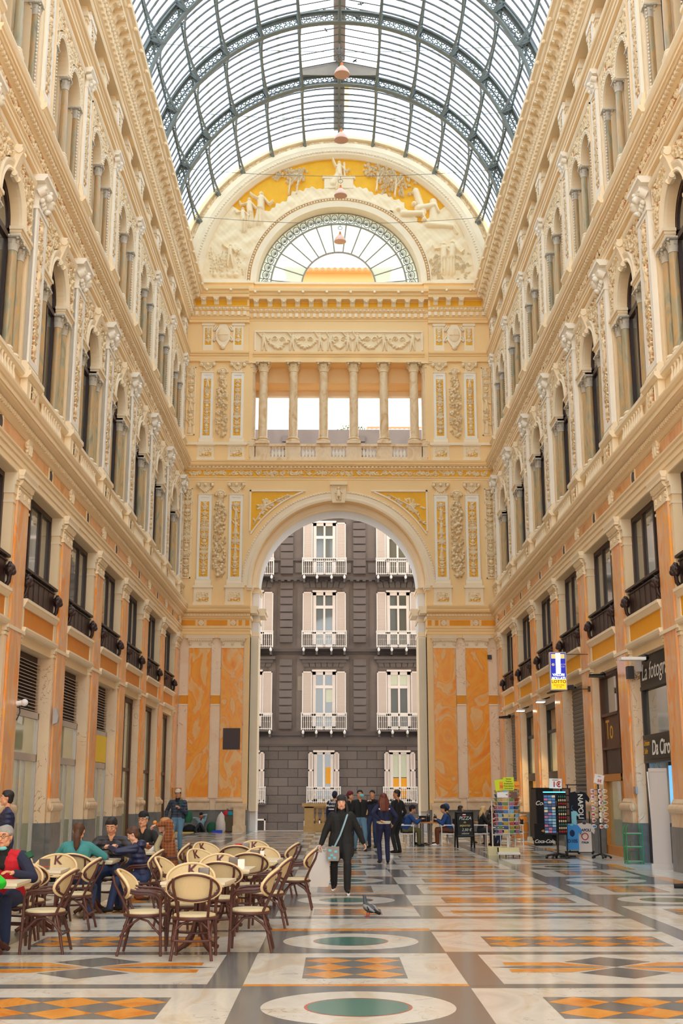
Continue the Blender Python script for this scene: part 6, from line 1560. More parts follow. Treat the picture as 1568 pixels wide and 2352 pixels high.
t=empty('snack_poster',(.72+.2,45.0,0),0,label='low black board with a food picture behind the policewoman',cat='sign'); b=MB(); b.box(-.22,.22,-.03,.03,.25,.95); b.box(-.22,-.18,-.05,.05,0,.3); b.box(.18,.22,-.05,.05,0,.3); b.build('board','black_matte',t); b=MB(); b.box(-.17,.17,-.036,-.03,.5,.85); b.build('picture','wood_top',t)
# barrel
plain('barrel_wood',(206,128,48),.5,var=.25,scale=5)
t=empty('wooden_barrel',(6.74,46.6,0),0,label='wooden barrel with metal hoops standing by the right wall',cat='barrel')
b=MB(); b.lathe([(.28,0),(.345,.28),(.36,.48),(.345,.68),(.28,.95),(.26,.95),(.25,.92),(.001,.92)],(0,0,0),28); b.build('staves','barrel_wood',t)
for z,r in ((.04,.29),(.3,.352),(.66,.352),(.9,.295)): b=MB(); b.lathe([(r,z-.03),(r+.006,z-.03),(r+.006,z+.03),(r,z+.03)],(0,0,0),28); b.build('hoop','aluminium',t)
b=MB(); b.tube([(.0,-.36,.48),(0,-.375,.48)],.03,8); b.build('bung','black_matte',t)
# fridge
t=empty('drinks_cooler',(7.1,42.9,0),.1,label='tall black drinks cooler with white script lettering by the right wall',cat='cooler')
b=MB(); b.box(-.36,.36,-.36,.36,.12,1.9); b.build('cabinet','black_matte',t)
b=MB(); b.box(-.36,-.3,-.38,.3,.12,1.9) if 0 else b.box(-.39,-.36,-.34,.34,.2,1.85); b.build('side_vent','sign_dark',t)
b=MB(); b.box(-.35,.35,-.4,-.37,.3,1.85); d_=b.build('door','black_matte',t); b=MB(); b.box(-.02,.02,-.43,-.4,.8,1.15); b.build('handle','aluminium',d_)
text('Coca-Cola',.2,'letter_white',d_,frame4((.0,-.402,1.38),(1,0,0),(0,0,1)),shear=.35,bold=.003); text('Coca-Cola',.12,'letter_white',d_,frame4((.05,-.402,.4),(1,0,0),(0,0,1)),shear=.35)
for z in (.95,.82,.7,.58): b=MB(); b.ball((.1,-.40,z),.05,8,sx=1.6,sy=.15,sz=.6); b.build('food_picture','wood_top',d_)
for x in (-.3,.3):
    for y in (-.3,.3): b=MB(); b.tube([(x-.03,y,.06),(x+.03,y,.06)],.06,10); b.build('wheel','black_metal',t)
t=empty('menu_board',(6.84,41.8,0),.15,label='low black board with white script lettering below the cooler',cat='sign'); b=MB(); b.box(-.3,.3,-.02,.02,0,.72); bq=b.build('board','black_matte',t); text('Coca-Cola',.16,'letter_white',bq,frame4((.02,-.023,.14),(1,0,0),(0,0,1)),shear=.35,bold=.003); b=MB(); b.mat(0).ball((.05,-.02,.48),.1,10,sx=1.2,sy=.15,sz=.45); b.mat(1).box(.16,.24,-.03,-.02,.38,.56); b.build('picture',['wood_top','letter_red'],bq)
# ================================================================ RACKS AND GOODS
CARD=[]
for i,c in enumerate(((90,140,200),(226,196,120),(206,90,60),(120,160,90),(236,220,190),(240,150,60),(80,100,150),(200,120,160),(150,200,220),(180,160,60))):
    plain(f'card_{i}',c,.5,var=.35,scale=25); CARD.append(f'card_{i}')
plain('wire_white',(232,228,224),.4); plain('lime_sign',(212,230,30),.6); plain('orange_sign',(250,160,40),.6); plain('crate_cream',(236,222,170),.6); plain('brown_card',(120,84,70),.6,var=.3,scale=30)
R=random.Random(8)
# postcard carousel
t=empty('postcard_rack',(4.58,34.2,0),0,label='white wire carousel full of postcards under yellow signs',cat='postcard rack')
b=MB(); b.tube([(0,0,.1),(0,0,1.75)],.03,8); b.build('pole','white_paint',t)
b=MB(); b.box(-.3,.3,-.18,.18,.08,.14); b.build('foot','white_paint',t)
b=MB(); b.box(-.28,.28,-.14,.14,.14,.26); 
for i in range(14): b.box(-.28+.04*i,-.265+.04*i,-.145,.145,.14,.265)
b.build('ballast_crate','crate_cream',t)
for x in (-.27,-.1,.1,.27): b=MB(); b.tube([(x,-.15,.04),(x+.02,-.15,.04)],.04,8); b.build('wheel','black_metal',t)
b=MB()
for k in range(8):
    a=2*PI*k/8; 
    for z in (.62,1.75): b.tube([(.30*math.cos(a),.30*math.sin(a),z),(.30*math.cos(a+PI/4),.30*math.sin(a+PI/4),z)],.008,4)
    b.tube([(.3*math.cos(a),.3*math.sin(a),.62),(.3*math.cos(a),.3*math.sin(a),1.75)],.008,4)
b.tube([(-.2,0,.62),(-.2,0,.14)],.012,5); b.tube([(.2,0,.62),(.2,0,.14)],.012,5); b.build('wire_cage','wire_white',t)
q=0
for k in range(8):
    a=PI+PI*(k-.0)/7*1.16-.25
    for j in range(11):
        z=.62+.105*j; c,s=math.cos(a),math.sin(a); g=MB(); r=.30
        w=.062
        P0=[(r*c-w*s,r*s+w*c,z),(r*c+w*s,r*s-w*c,z),((r+.045)*c+w*s,(r+.045)*s-w*c,z+.12),((r+.045)*c-w*s,(r+.045)*s+w*c,z+.12)]
        P1=[(x-c*.012,y-s*.012,zz) for x,y,zz in P0]
        if j<12 and q<88:
            g.add(P0+P1,[(0,1,2,3),(7,6,5,4),(0,4,5,1),(1,5,6,2),(2,6,7,3),(3,7,4,0)]); cm=R.choice(CARD); 
            ob=g.build('postcard_pocket',[cm],t); q+=1
b=MB()
for j in range(11):
    z=.61+.105*j; 
    for k in range(8):
        a=2*PI*k/8; b.tube([(.36*math.cos(a),.36*math.sin(a),z+.03),(.36*math.cos(a+PI/4),.36*math.sin(a+PI/4),z+.03)],.007,4)
b.build('pocket_wires','wire_white',t)
def card(parent,x,y,z,w,h,mat,lines,tm='letter_brown',rz=0,sz=.06):
    b=MB(); b.box(-w/2,w/2,-.004,.004,0,h); o=b.build('sign_card',mat,parent,(x,y,z)); o.rotation_euler=(0,rz,0)
    for i,l in enumerate(lines): text(l,sz,tm,o,frame4((0,-.006,h-(i+.7)*h/len(lines)*.93-.0),(1,0,0),(0,0,1)),bold=.001)
    return o
card(t,.02,-.3,1.80,.3,.34,'lime_sign',['Stamps','Timbres','Briefmarken','Poste Italiane','Francobolli'],sz=.05); card(t,-.2,-.27,1.78,.26,.3,'lime_sign',[' '],rz=-.12); card(t,-.1,-.28,1.82,.26,.2,'orange_sign',['GL      '],'letter_red',sz=.08); card(t,.22,-.28,1.83,.2,.2,'orange_sign',['   NO'],'letter_red',sz=.08)
card(t,-.16,-.33,1.6,.3,.14,'paper_white',[' ']); card(t,.14,-.33,1.58,.2,.17,'brown_card',[' '])
# second smaller carousel behind
t=empty('postcard_rack',(4.42,35.3,0),0,label='second white carousel frame half hidden behind the postcard rack',cat='postcard rack'); b=MB(); b.box(-.27,.27,-.16,.16,.0,.24); b.build('ballast_crate','crate_cream',t); b=MB(); b.tube([(-.12,0,.2),(-.12,0,1.5)],.02,6); b.tube([(.3,0,.2),(.3,0,1.5)],.015,6); b.box(.28,.38,-.05,.05,1.1,1.35); b.box(-.1,.3,-.02,.02,.55,.58); b.box(-.1,.3,-.02,.02,.75,.78); b.build('pole','white_paint',t)
# magnet rack
plain('led_cyan',(90,240,255),.5,emit=(80,230,255),es=2.0); plain('magnet_red',(190,40,36),.5); plain('magnet_cream',(226,206,160),.5); plain('magnet_green',(70,110,90),.5)
t=empty('magnet_rack',(5.82,33.5,0),0,label='black swivel rack of fridge magnets with a red 1 euro sign',cat='souvenir rack')
b=MB(); b.tube([(0,0,.1),(0,0,.62)],.03,8); b.build('pole','black_metal',t)
for k in range(5):
    a=2*PI*k/5+.3; b=MB(); b.tube([(0,0,.14),(.3*math.cos(a),.3*math.sin(a),.08)],.028,6); b.ball((.31*math.cos(a),.31*math.sin(a),.04),.04,8); b.build('foot','black_metal',t)
for nm,x0,x1,an in (('panel',-.36,-.02,-.25),('panel',.0,.27,.25)):
    p=empty('board',(0,-.08,0),an,t); b=MB(); b.box(x0,x1,-.02,.02,.62,1.72); pb=b.build('panel','black_matte',t,(0,-.1,0),an); bpy.data.objects.remove(p)
    first=nm; cols=3 if x0<-.1 else 4; rows_=13 if x0<-.1 else 11
    for j in range(rows_):
        for i in range(cols):
            w=(x1-x0-.03)/cols; x=x0+.015+w*(i+.5); z=.68+(1.0/rows_)*(j+.3)*1.0; b=MB()
            if x0<-.1: b.box(x-w*.45,x+w*.45,-.035,-.022,z-.03,z+.03); mt=R.choice(['card_0','card_8','card_7','card_6','card_4'])
            else:
                b.ball((x,-.035,z),.022,6,sz=1.5); mt=('magnet_red','magnet_cream','magnet_green','magnet_cream')[j%4]
            b.build('magnet',mt,pb)
b=MB(); b.box(-.38,.22,-.15,-.11,1.73,1.755); b.build('led_strip','led_cyan',t,(0,-.08,0))
c_=card(t,-.02,-.1,1.84,.34,.26,'paper_white',[' '],rz=.03); text('1€',.2,'letter_red',c_,frame4((.03,-.008,.1),(1,0,0),(0,0,1)),bold=.006); text('MAGNETI',.04,'letter_black',c_,frame4((0,-.008,.22),(1,0,0),(0,0,1)))
# brown photo board rack
t=empty('photo_rack',(6.17,34.0,0),0,label='narrow black rack of brown engraved cards beside the magnet rack',cat='souvenir rack')
b=MB(); b.tube([(0,0,.06),(0,0,1.8)],.02,6); b.tube([(-.22,0,.04),(.22,0,.04)],.03,6); b.tube([(0,-.2,.04),(0,.2,.04)],.03,6); b.build('pole','black_metal',t)
b=MB(); b.box(-.14,.14,-.02,.02,.9,1.85); pb=b.build('panel','black_matte',t)
for j in range(5): b=MB(); b.box(-.09,.09,-.03,-.02,.95+.18*j,1.1+.18*j); b.build('engraved_card','brown_card',pb)
b=MB(); b.box(-.33,-.17,-.02,.02,1.6,1.85); b.build('panel','brown_card',t)
# T-shirts
plain('shirt_navy',(26,26,40),.85); plain('shirt_blue',(70,150,220),.85); plain('shirt_white',(226,214,206),.85); plain('shirt_cyan',(150,214,226),.85); plain('ink_navy',(30,50,90),.8)
t=empty('shirt_rail',(6.85,35.9,0),0,label='black clothes rail holding the souvenir T-shirts',cat='clothes rail')
b=MB(); b.tube([(-.25,0,.06),(-.25,0,1.95)],.018,6); b.tube([(.35,0,.06),(.35,0,1.2)],.018,6); b.tube([(-.3,0,1.95),(.3,0,1.95)],.015,6); b.tube([(-.4,0,.07),(.45,0,.07)],.025,6)
for x in (-.35,.0,.4): b.ball((x,0,.04),.04,8)
b.build('frame','black_metal',t)
def shirt(x,y,z,w,h,mat,lab,rz=0,lines=(),tm='letter_white',sleeve=1):
    t=empty('souvenir_shirt',(x,y,z),rz,label=lab,cat='T-shirt',group='souvenir T-shirts'); b=MB(); n=10; vs=[]; 
    out=[(-.5,0),(.5,0),(.5,.72),(.72,.62),(.8,.75),(.5,.97),(.18,1.0),(.1,.95),(-.1,.95),(-.18,1.0),(-.5,.97),(-.8,.75),(-.72,.62),(-.5,.72)]
    b.prism([(px*w,-h+pz*h) for px,pz in out],-.03,.03); o=b.build('cloth',mat,t)
    b=MB(); b.tube([(-.18*w,0,0),(0,0,.06),(.18*w,0,0)],.006,5); b.tube([(0,0,.06),(0,0,.12),(.03,0,.15)],.005,5); b.build('hanger','card_0',t)
    for s_,sz,px,pz,up in lines: text(s_,sz,tm,o,frame4((px,-.034,pz),(1,0,0) if not up else (0,0,-1),(0,0,1) if not up else (1,0,0)),bold=.004)
    return o
shirt(6.88,35.85,1.76,.42,.8,'shirt_navy','navy T-shirt with vertical NAPOLI lettering, topmost on the rail',-.1,(('NAPOLI',.2,.06,-.42,1),))
shirt(6.66,35.7,1.22,.24,.42,'shirt_cyan','small pale cyan T-shirt hanging below the navy one')
o=shirt(6.6,35.5,.84,.36,.7,'shirt_blue','sky blue T-shirt with a dark printed face, left of the white one',0,(('D10S',.13,.0,-.46,0),),'ink_navy')
b=MB(); b.ball((0,-.03,-.24),.075,10,sy=.2,sz=1.3); b.build('print','ink_navy',o)
o=shirt(6.98,35.6,.88,.37,.8,'shirt_white','white T-shirt with NAPOLI and a round red badge, lower right',0,(('NAPOLI',.10,.0,-.2,0),('ITALIA',.07,.0,-.54,0)),'ink_navy')
b=MB(); b.tube([(.09*math.cos(2*PI*i/20),-.035,-.37+.09*math.sin(2*PI*i/20)) for i in range(20)],.014,5,closed=True); b.build('print','letter_red',o)
# mug stand
t=empty('mug_stand',(7.0,33.6,0),0,label='black revolving stand hung with souvenir mugs and a tilted price card',cat='mug stand')
b=MB(); b.tube([(0,0,.08),(0,0,1.95)],.022,8); b.build('pole','black_metal',t)
for k in range(5):
    a=2*PI*k/5+.9; b=MB(); b.tube([(0,0,.12),(.24*math.cos(a),.24*math.sin(a),.06)],.022,6); b.ball((.25*math.cos(a),.25*math.sin(a),.035),.035,8); b.build('foot','black_metal',t)
b=MB()
for j in range(7):
    z=.82+.155*j; b.tube([(-.2,0,z+.06),(.2,0,z+.06)],.008,4); b.tube([(0,-.2,z+.06),(0,.2,z+.06)],.008,4)
b.build('hooks','black_metal',t)
c_=card(t,.0,-.05,1.97,.26,.24,'paper_white',[' '],rz=.2); text('5€',.1,'letter_red',c_,frame4((.02,-.008,.07),(1,0,0),(0,0,1)),bold=.003); text('MUG',.04,'letter_black',c_,frame4((0,-.008,.19),(1,0,0),(0,0,1)))
def mug():
    t=empty('souvenir_mug'); b=MB(); b.lathe([(.04,0),(.043,.1),(.038,.1),(.036,.01),(.001,.01)],(0,0,0),12); b.build('body','paper_white',t)
    b=MB(); b.lathe([(.0435,.02),(.0445,.08)],(0,0,0),12,a0=PI*1.2,a1=PI*1.8); b.build('picture','card_0',t)
    b=MB(); b.tube([(.04,0,.08),(.07,0,.075),(.075,0,.05),(.065,0,.025),(.04,0,.02)],.008,5); b.build('handle','paper_white',t); return t
mg=mug(); mp=[]
for j in range(7):
    for i,(dx,dy) in enumerate(((-.17,-.02),(0,-.17),(.16,-.02))):
        loc=(7.0+dx,33.6+dy,.79+.155*j); tg=dict(label=f"souvenir mug on the revolving stand, {('left','middle','right')[i]} in the {('bottom','second','third','fourth','fifth','sixth','top')[j]} tier",cat='mug',group='mugs on the stand')
        if j==0 and i==0: mg.location=loc; tag(mg,**tg); CH[mg.name]=kids(mg); m0=mg
        else:
            m0=copy_tree(mg,None,loc,R.uniform(-.4,.6),**tg)
            for c in CH[m0.name]:
                if c.name.startswith('picture'):
                    c.data=c.data.copy(); c.data.materials[0]=MATS[R.choice(CARD+['letter_red'])]
# green stand
plain('green_wire',(20,150,60),.4)
t=empty('green_wire_stand',(7.28,31.1,0),0,label='small green wire shelf stand against the right pillar',cat='stand')
b=MB()
for x,y in ((-.2,-.15),(.2,-.15),(-.2,.15),(.2,.15)): b.tube([(x,y,0),(x,y,.88 if x<0 else .92),(x+(.06 if x<0 else -.06),y,.95)],.013,5)
for z in (.05,.4,.72):
    for y in (-.15,.15): b.tube([(-.2,y,z),(.2,y,z)],.011,5)
    for x in (-.2,.2): b.tube([(x,-.15,z),(x,.15,z)],.011,5)
b.tube([(-.08,0,.4),(-.08,0,.55),(.08,0,.55),(.08,0,.4)],.01,5); b.tube([(-.08,0,.1),(-.08,0,.3),(.08,0,.3),(.08,0,.1)],.01,5); b.build('wire_frame','green_wire',t)
for z in (.06,.41,.73): b=MB(); b.box(-.19,.19,-.14,.14,z,z+.015); b.build('shelf','aluminium',t)
# beggar's things at the left of the arch
plain('bag_white',(226,216,206),.6,var=.12,scale=6,bump=.3); plain('suitcase_brown',(92,78,56),.7); plain('plastic_blue',(20,70,210),.5); plain('cloth_red',(210,30,40),.8); plain('cloth_cyan',(30,150,170),.8); plain('cloth_green',(30,90,60),.8); plain('cloth_black',(26,26,30),.9); plain('cloth_yellow',(226,190,60),.8)
def blobm(nm,mat,balls,**tg):
    b=MB()
    for c,r,sx_,sy_,sz_ in balls: b.ball(c,r,12,sx_,sy_,sz_)
    return b.build(nm,mat,**tg)
def lathe_bag(nm,mat,prof,loc,**tg): b=MB(); b.lathe(prof,(0,0,0),16); return b.build(nm,mat,loc=loc,**tg)
lathe_bag('rubbish_bag','bag_white',[(.2,0),(.26,.1),(.25,.4),(.2,.62),(.12,.78),(.05,.84),(.02,.9)],(-5.32,56.35,0),label='tall white plastic sack beside the suitcase at the archway foot',cat='bag')
t=empty('suitcase',(-4.98,56.35,0),0,label='brown wheeled suitcase leaning by the stone pedestal',cat='suitcase'); b=MB(); b.box(-.18,.18,-.14,.14,.05,.72); b.build('body','suitcase_brown',t); b=MB(); b.tube([(-.1,.1,.72),(-.1,.1,1.0)],.01,5); b.tube([(-.04,.1,.72),(-.04,.1,1.0)],.01,5); b.box(-.12,-.02,.08,.12,1.0,1.03); b.build('handle','black_metal',t)
lathe_bag('red_bundle','cloth_red',[(.1,0),(.14,.08),(.1,.2),(.02,.24)],(-5.1,56.4,.72),label='red bundle on top of the sack and suitcase',cat='bundle')
lathe_bag('cyan_bundle','cloth_cyan',[(.12,0),(.16,.06),(.1,.18),(.02,.2)],(-4.92,56.35,.73),label='cyan bundle on top of the suitcase',cat='bundle')
b=MB(); b.box(-.22,.22,-.12,.12,0,.1); b.build('blue_tub','plastic_blue',loc=(-5.45,55.95,0),label='low blue tub in front of the white sack',cat='tub')
lathe_bag('rucksack','cloth_green',[(.18,0),(.24,.12),(.2,.34),(.08,.44),(.01,.46)],(-5.75,56.4,0),label='dark green rucksack right of the sitting person',cat='bag')
lathe_bag('black_bag','cloth_black',[(.26,0),(.32,.1),(.25,.26),(.08,.34),(.01,.35)],(-6.75,56.35,0),label='black bag left of the sitting person',cat='bag')
b=MB(); b.box(-.5,.5,-.2,.2,0,.03); b.build('yellow_cloth','cloth_yellow',loc=(-7.0,55.8,0),rz=.1,label='yellow cloth on the floor before the sitting person',cat='cloth')
lathe_bag('paper_cup','paper_white',[(.03,0),(.045,.11),(.04,.11),(.03,.01)],(-7.05,55.4,.0),label='white paper cup on the floor by the yellow cloth',cat='cup')
# ================================================================ PIGEON
def pigeon():
    t=empty('pigeon',(.29,17.95,0),.7,label='grey pigeon standing on the marble floor in front of the walking woman',cat='pigeon')
    b=MB(); prof=[(0,.13,.055,.02),(0,.12,.075,.045),(0,.07,.10,.062),(0,.0,.12,.066),(0,-.07,.105,.052),(0,-.14,.075,.028),(0,-.24,.045,.02),(0,-.28,.035,.012)]
    b=MB(); b.tube([(0,.085,.285),(0,.082,.26),(0,.075,.225),(0,.07,.185),(0,.04,.135),(0,-.02,.115),(0,-.09,.1),(0,-.14,.085)],[.018,.027,.024,.032,.055,.062,.05,.022],12); b.build('body','pigeon_dark',t)
    b=MB(); b.tube([(0,-.12,.09),(0,-.24,.055)],[.03,.022],6); b.build('tail','black_matte',t)
    for s in (-1,1): 
        b=MB(); b.tube([(s*.05,.04,.15),(s*.062,-.05,.125),(s*.035,-.17,.075)],[.02,.034,.01],8); b.mat(1).tube([(s*.075,-.06,.14),(s*.08,-.1,.1)],.012,5); b.build('wing',['pigeon_grey','black_matte'],t)
        b=MB(); b.tube([(s*.02,-.0,.08),(s*.022,.01,.0)],.006,5)
        for q in (-1,0,1): b.tube([(s*.022,.01,.004),(s*.022+q*.015,.045,.003)],.004,4)
        b.build('leg','cloth_red',t)
    b=MB(); b.tube([(0,.1,.282),(0,.128,.274)],[.008,.003],6); b.build('beak','black_matte',t)
plain('pigeon_dark',(74,76,84),.6,var=.2,scale=20); plain('pigeon_grey',(142,140,142),.6); pigeon()
b=MB(); b.tube([(0,0,.06),(0,.28,.05)],[.05,.04],8); b.build('shoe','black_matte',loc=(5.95+.35,22.9,0),rz=1.3,label='tip of a black shoe at the right edge of the picture',cat='shoe')
# ================================================================ PEOPLE
plain('skin',(222,160,124),.55); plain('skin_pale',(232,176,146),.55); plain('skin_dark',(196,132,98),.55); plain('lip',(178,84,78),.5); plain('eye_white',(236,232,226),.3); plain('eye_dark',(34,24,20),.3)
plain('hair_black',(34,26,26),.6,var=.3,scale=60); plain('hair_brown',(84,52,34),.6,var=.3,scale=60); plain('hair_auburn',(112,52,30),.55,var=.4,scale=50); plain('hair_blond',(176,124,66),.55,var=.35,scale=50); plain('hair_fair',(226,190,130),.55,var=.3,scale=50); plain('hair_grey',(156,154,150),.6,var=.25,scale=60)
def cloth(name,c,kind=None,c2=None,f=14):
    m,nt,b=_new(name); b.inputs['Base Color'].default_value=lin(c); b.inputs['Roughness'].default_value=.8; L=nt.links; g=N(nt,'ShaderNodeNewGeometry')
    sp=N(nt,'ShaderNodeSeparateXYZ'); L.new(g.outputs['Position'],sp.inputs[0])
    n=N(nt,'ShaderNodeTexNoise'); n.inputs['Scale'].default_value=7; n.inputs['Detail'].default_value=3; L.new(g.outputs['Position'],n.inputs[0]); h=n.outputs[0]; st=.35; di=.03
    if kind=='puffer':
        b.inputs['Roughness'].default_value=.5
        mu=N(nt,'ShaderNodeMath',operation='MULTIPLY'); mu.inputs[1].default_value=f*2*PI; L.new(sp.outputs[2],mu.inputs[0])
        sn=N(nt,'ShaderNodeMath',operation='SINE'); L.new(mu.outputs[0],sn.inputs[0]); ab=N(nt,'ShaderNodeMath',operation='ADD'); L.new(sn.outputs[0],ab.inputs[0]); L.new(h,ab.inputs[1]); h=ab.outputs[0]; st=.6; di=.012
    if kind=='plaid':
        outs=[]
        for k in (0,2):
            mu=N(nt,'ShaderNodeMath',operation='MULTIPLY'); mu.inputs[1].default_value=f; L.new(sp.outputs[k],mu.inputs[0]); fr=N(nt,'ShaderNodeMath',operation='FRACT'); L.new(mu.outputs[0],fr.inputs[0]); lt=N(nt,'ShaderNodeMath',operation='LESS_THAN'); lt.inputs[1].default_value=.16; L.new(fr.outputs[0],lt.inputs[0]); outs.append(lt)
        mx=N(nt,'ShaderNodeMath',operation='MAXIMUM'); L.new(outs[0].outputs[0],mx.inputs[0]); L.new(outs[1].outputs[0],mx.inputs[1]); mr=N(nt,'ShaderNodeMixRGB'); L.new(mx.outputs[0],mr.inputs[0]); mr.inputs[1].default_value=lin(c); mr.inputs[2].default_value=lin(c2); L.new(mr.outputs[0],b.inputs['Base Color'])
    bp=N(nt,'ShaderNodeBump'); bp.inputs['Strength'].default_value=st; bp.inputs['Distance'].default_value=di; L.new(h,bp.inputs['Height']); L.new(bp.outputs[0],b.inputs['Normal'])
for a in (('c_black',(26,26,28)),('c_char',(50,50,56)),('c_navy',(32,36,62)),('c_policenavy',(30,34,66)),('c_blue',(34,70,128)),('c_teal',(64,138,140)),('c_jeans',(96,134,160)),('c_darkjeans',(40,54,90)),('c_olive',(96,92,56)),('c_brown',(112,58,26)),('c_red',(196,24,40)),('c_paleblue',(150,184,200)),('c_maroon',(120,36,48)),('c_cap',(214,198,176)),('c_cream',(226,214,190)),('c_mask',(120,206,214)),('c_scarf',(190,176,140))): cloth(*a)
cloth('p_navy',(30,36,72),'puffer',f=13); cloth('p_black',(48,46,52),'puffer',f=13); cloth('p_slate',(50,58,76),'puffer',f=12); cloth('p_green',(20,190,30),'puffer',f=9); cloth('c_plaid',(128,72,44),'plaid',(176,112,66),20)
def add_caps(mb,p,q,r0,r1,n=10):
    p=Vector(p);q=Vector(q); d=q-p; L=d.length
    if L<1e-5: d=Vector((0,0,1)); 
    d.normalize(); up=Vector((0,0,1)) if abs(d.z)<.9 else Vector((1,0,0)); a=(up-d*up.dot(d)).normalized(); b=d.cross(a); vs=[]; rows=[]
    for c,r,an in [(p,r0,[-PI/2+.001,-PI/3,-PI/6,0]),(q,r1,[0,PI/6,PI/3,PI/2-.001])]:
        for t in an: rows.append((c+d*(r*math.sin(t)),r*math.cos(t)))
    for c,r in rows:
        for k in range(n): vs.append(tuple(c+(a*math.cos(2*PI*k/n)+b*math.sin(2*PI*k/n))*r))
    fs=[]
    for j in range(len(rows)-1):
        for k in range(n): fs.append((j*n+k,j*n+(k+1)%n,(j+1)*n+(k+1)%n,(j+1)*n+k))
    fs.append(tuple(range(n-1,-1,-1))); fs.append(tuple(range((len(rows)-1)*n,len(rows)*n))); mb.add(vs,fs)
def blob(name,prims,voxel,parent,smooth=3,default=None):
    """prims: (p,q,r0,r1,material). Fuses them to one continuous skin, then gives every face the material of the nearest member"""
    mb=MB()
    for p,q,r0,r1,m in prims: add_caps(mb,p,q,r0,r1)
    me=bpy.data.meshes.new('t'); me.from_pydata(mb.v,[],mb.f); o=bpy.data.objects.new('t',me); COL.objects.link(o)
    md=o.modifiers.new('r','REMESH'); md.mode='VOXEL'; md.voxel_size=voxel; md.adaptivity=0
    sm=o.modifiers.new('s','SMOOTH'); sm.factor=.5; sm.iterations=smooth
    dg=bpy.context.evaluated_depsgraph_get(); dg.update(); res=bpy.data.meshes.new_from_object(o.evaluated_get(dg)); bpy.data.objects.remove(o)
    res.name=name; nf=len(res.polygons); C=np.zeros(nf*3); res.polygons.foreach_get('center',C); C=C.reshape(-1,3)
    mats=[]; best=np.full(nf,1e9); idx=np.zeros(nf,int)
    for p,q,r0,r1,m in prims:
        if m not in mats: mats.append(m)
        P_=np.array(p);D=np.array(q)-P_; L=D@D+1e-12; t=np.clip((C-P_)@D/L,0,1); d=np.linalg.norm(C-P_-t[:,None]*D,axis=1)-(r0+(r1-r0)*t)
        k=d<best; best[k]=d[k]; idx[k]=mats.index(m)
    res.materials.clear()
    for m in mats: res.materials.append(MATS[m])
    res.polygons.foreach_set('material_index',idx.tolist()); res.polygons.foreach_set('use_smooth',[True]*nf); res.update()
    return obj(name,res,parent)
def ik(a,t,l1,l2,pole):
    a=Vector(a); t=Vector(t); d=t-a; L=d.length; mx=(l1+l2)*.995
    if L>mx: t=a+d*(mx/L); d=t-a; L=mx
    x=(l1*l1-l2*l2+L*L)/(2*L); hh=math.sqrt(max(0,l1*l1-x*x)); dn=d.normalized(); pl=Vector(pole); pl=(pl-dn*pl.dot(dn)).normalized()
    return a+dn*x+pl*hh, t
def hand(pr,w,fd,pn,s,sk,side,curl=.5,fr=.0085):
    """w wrist, fd finger direction, pn palm normal, five separate fingers"""
    w=Vector(w); fd=Vector(fd).normalized(); pn=Vector(pn); pn=(pn-fd*pn.dot(fd)).normalized(); ac=fd.cross(pn)*side
    k=w+fd*.085*s; pr.append((w,w+fd*.02*s,.022*s,.024*s,sk))
    for i,(o,l) in enumerate(((-.030,.072),(-.010,.082),(.011,.076),(.031,.060))):
        b=k+ac*o*s; pr.append((w+fd*.02*s+ac*o*.55*s,b,.015*s,.0125*s,sk))
        d1=(fd*math.cos(curl*.7)+pn*math.sin(curl*.7)); d2=(fd*math.cos(curl*1.7)+pn*math.sin(curl*1.7)); m=b+d1*l*.5*s; e=m+d2*l*.5*s
        pr.append((b,m,fr*1.08,fr,sk)); pr.append((m,e,fr,fr*.88,sk))
    tb_=w+fd*.03*s-ac*.026*s; td=(fd*.6-ac*.7+pn*.35).normalized(); pr.append((tb_,tb_+td*.04*s,.013*s,.0105*s,sk)); pr.append((tb_+td*.04*s,tb_+td*.04*s+(fd*.8-ac*.15+pn*.5).normalized()*.03*s,.0105*s,.009*s,sk))
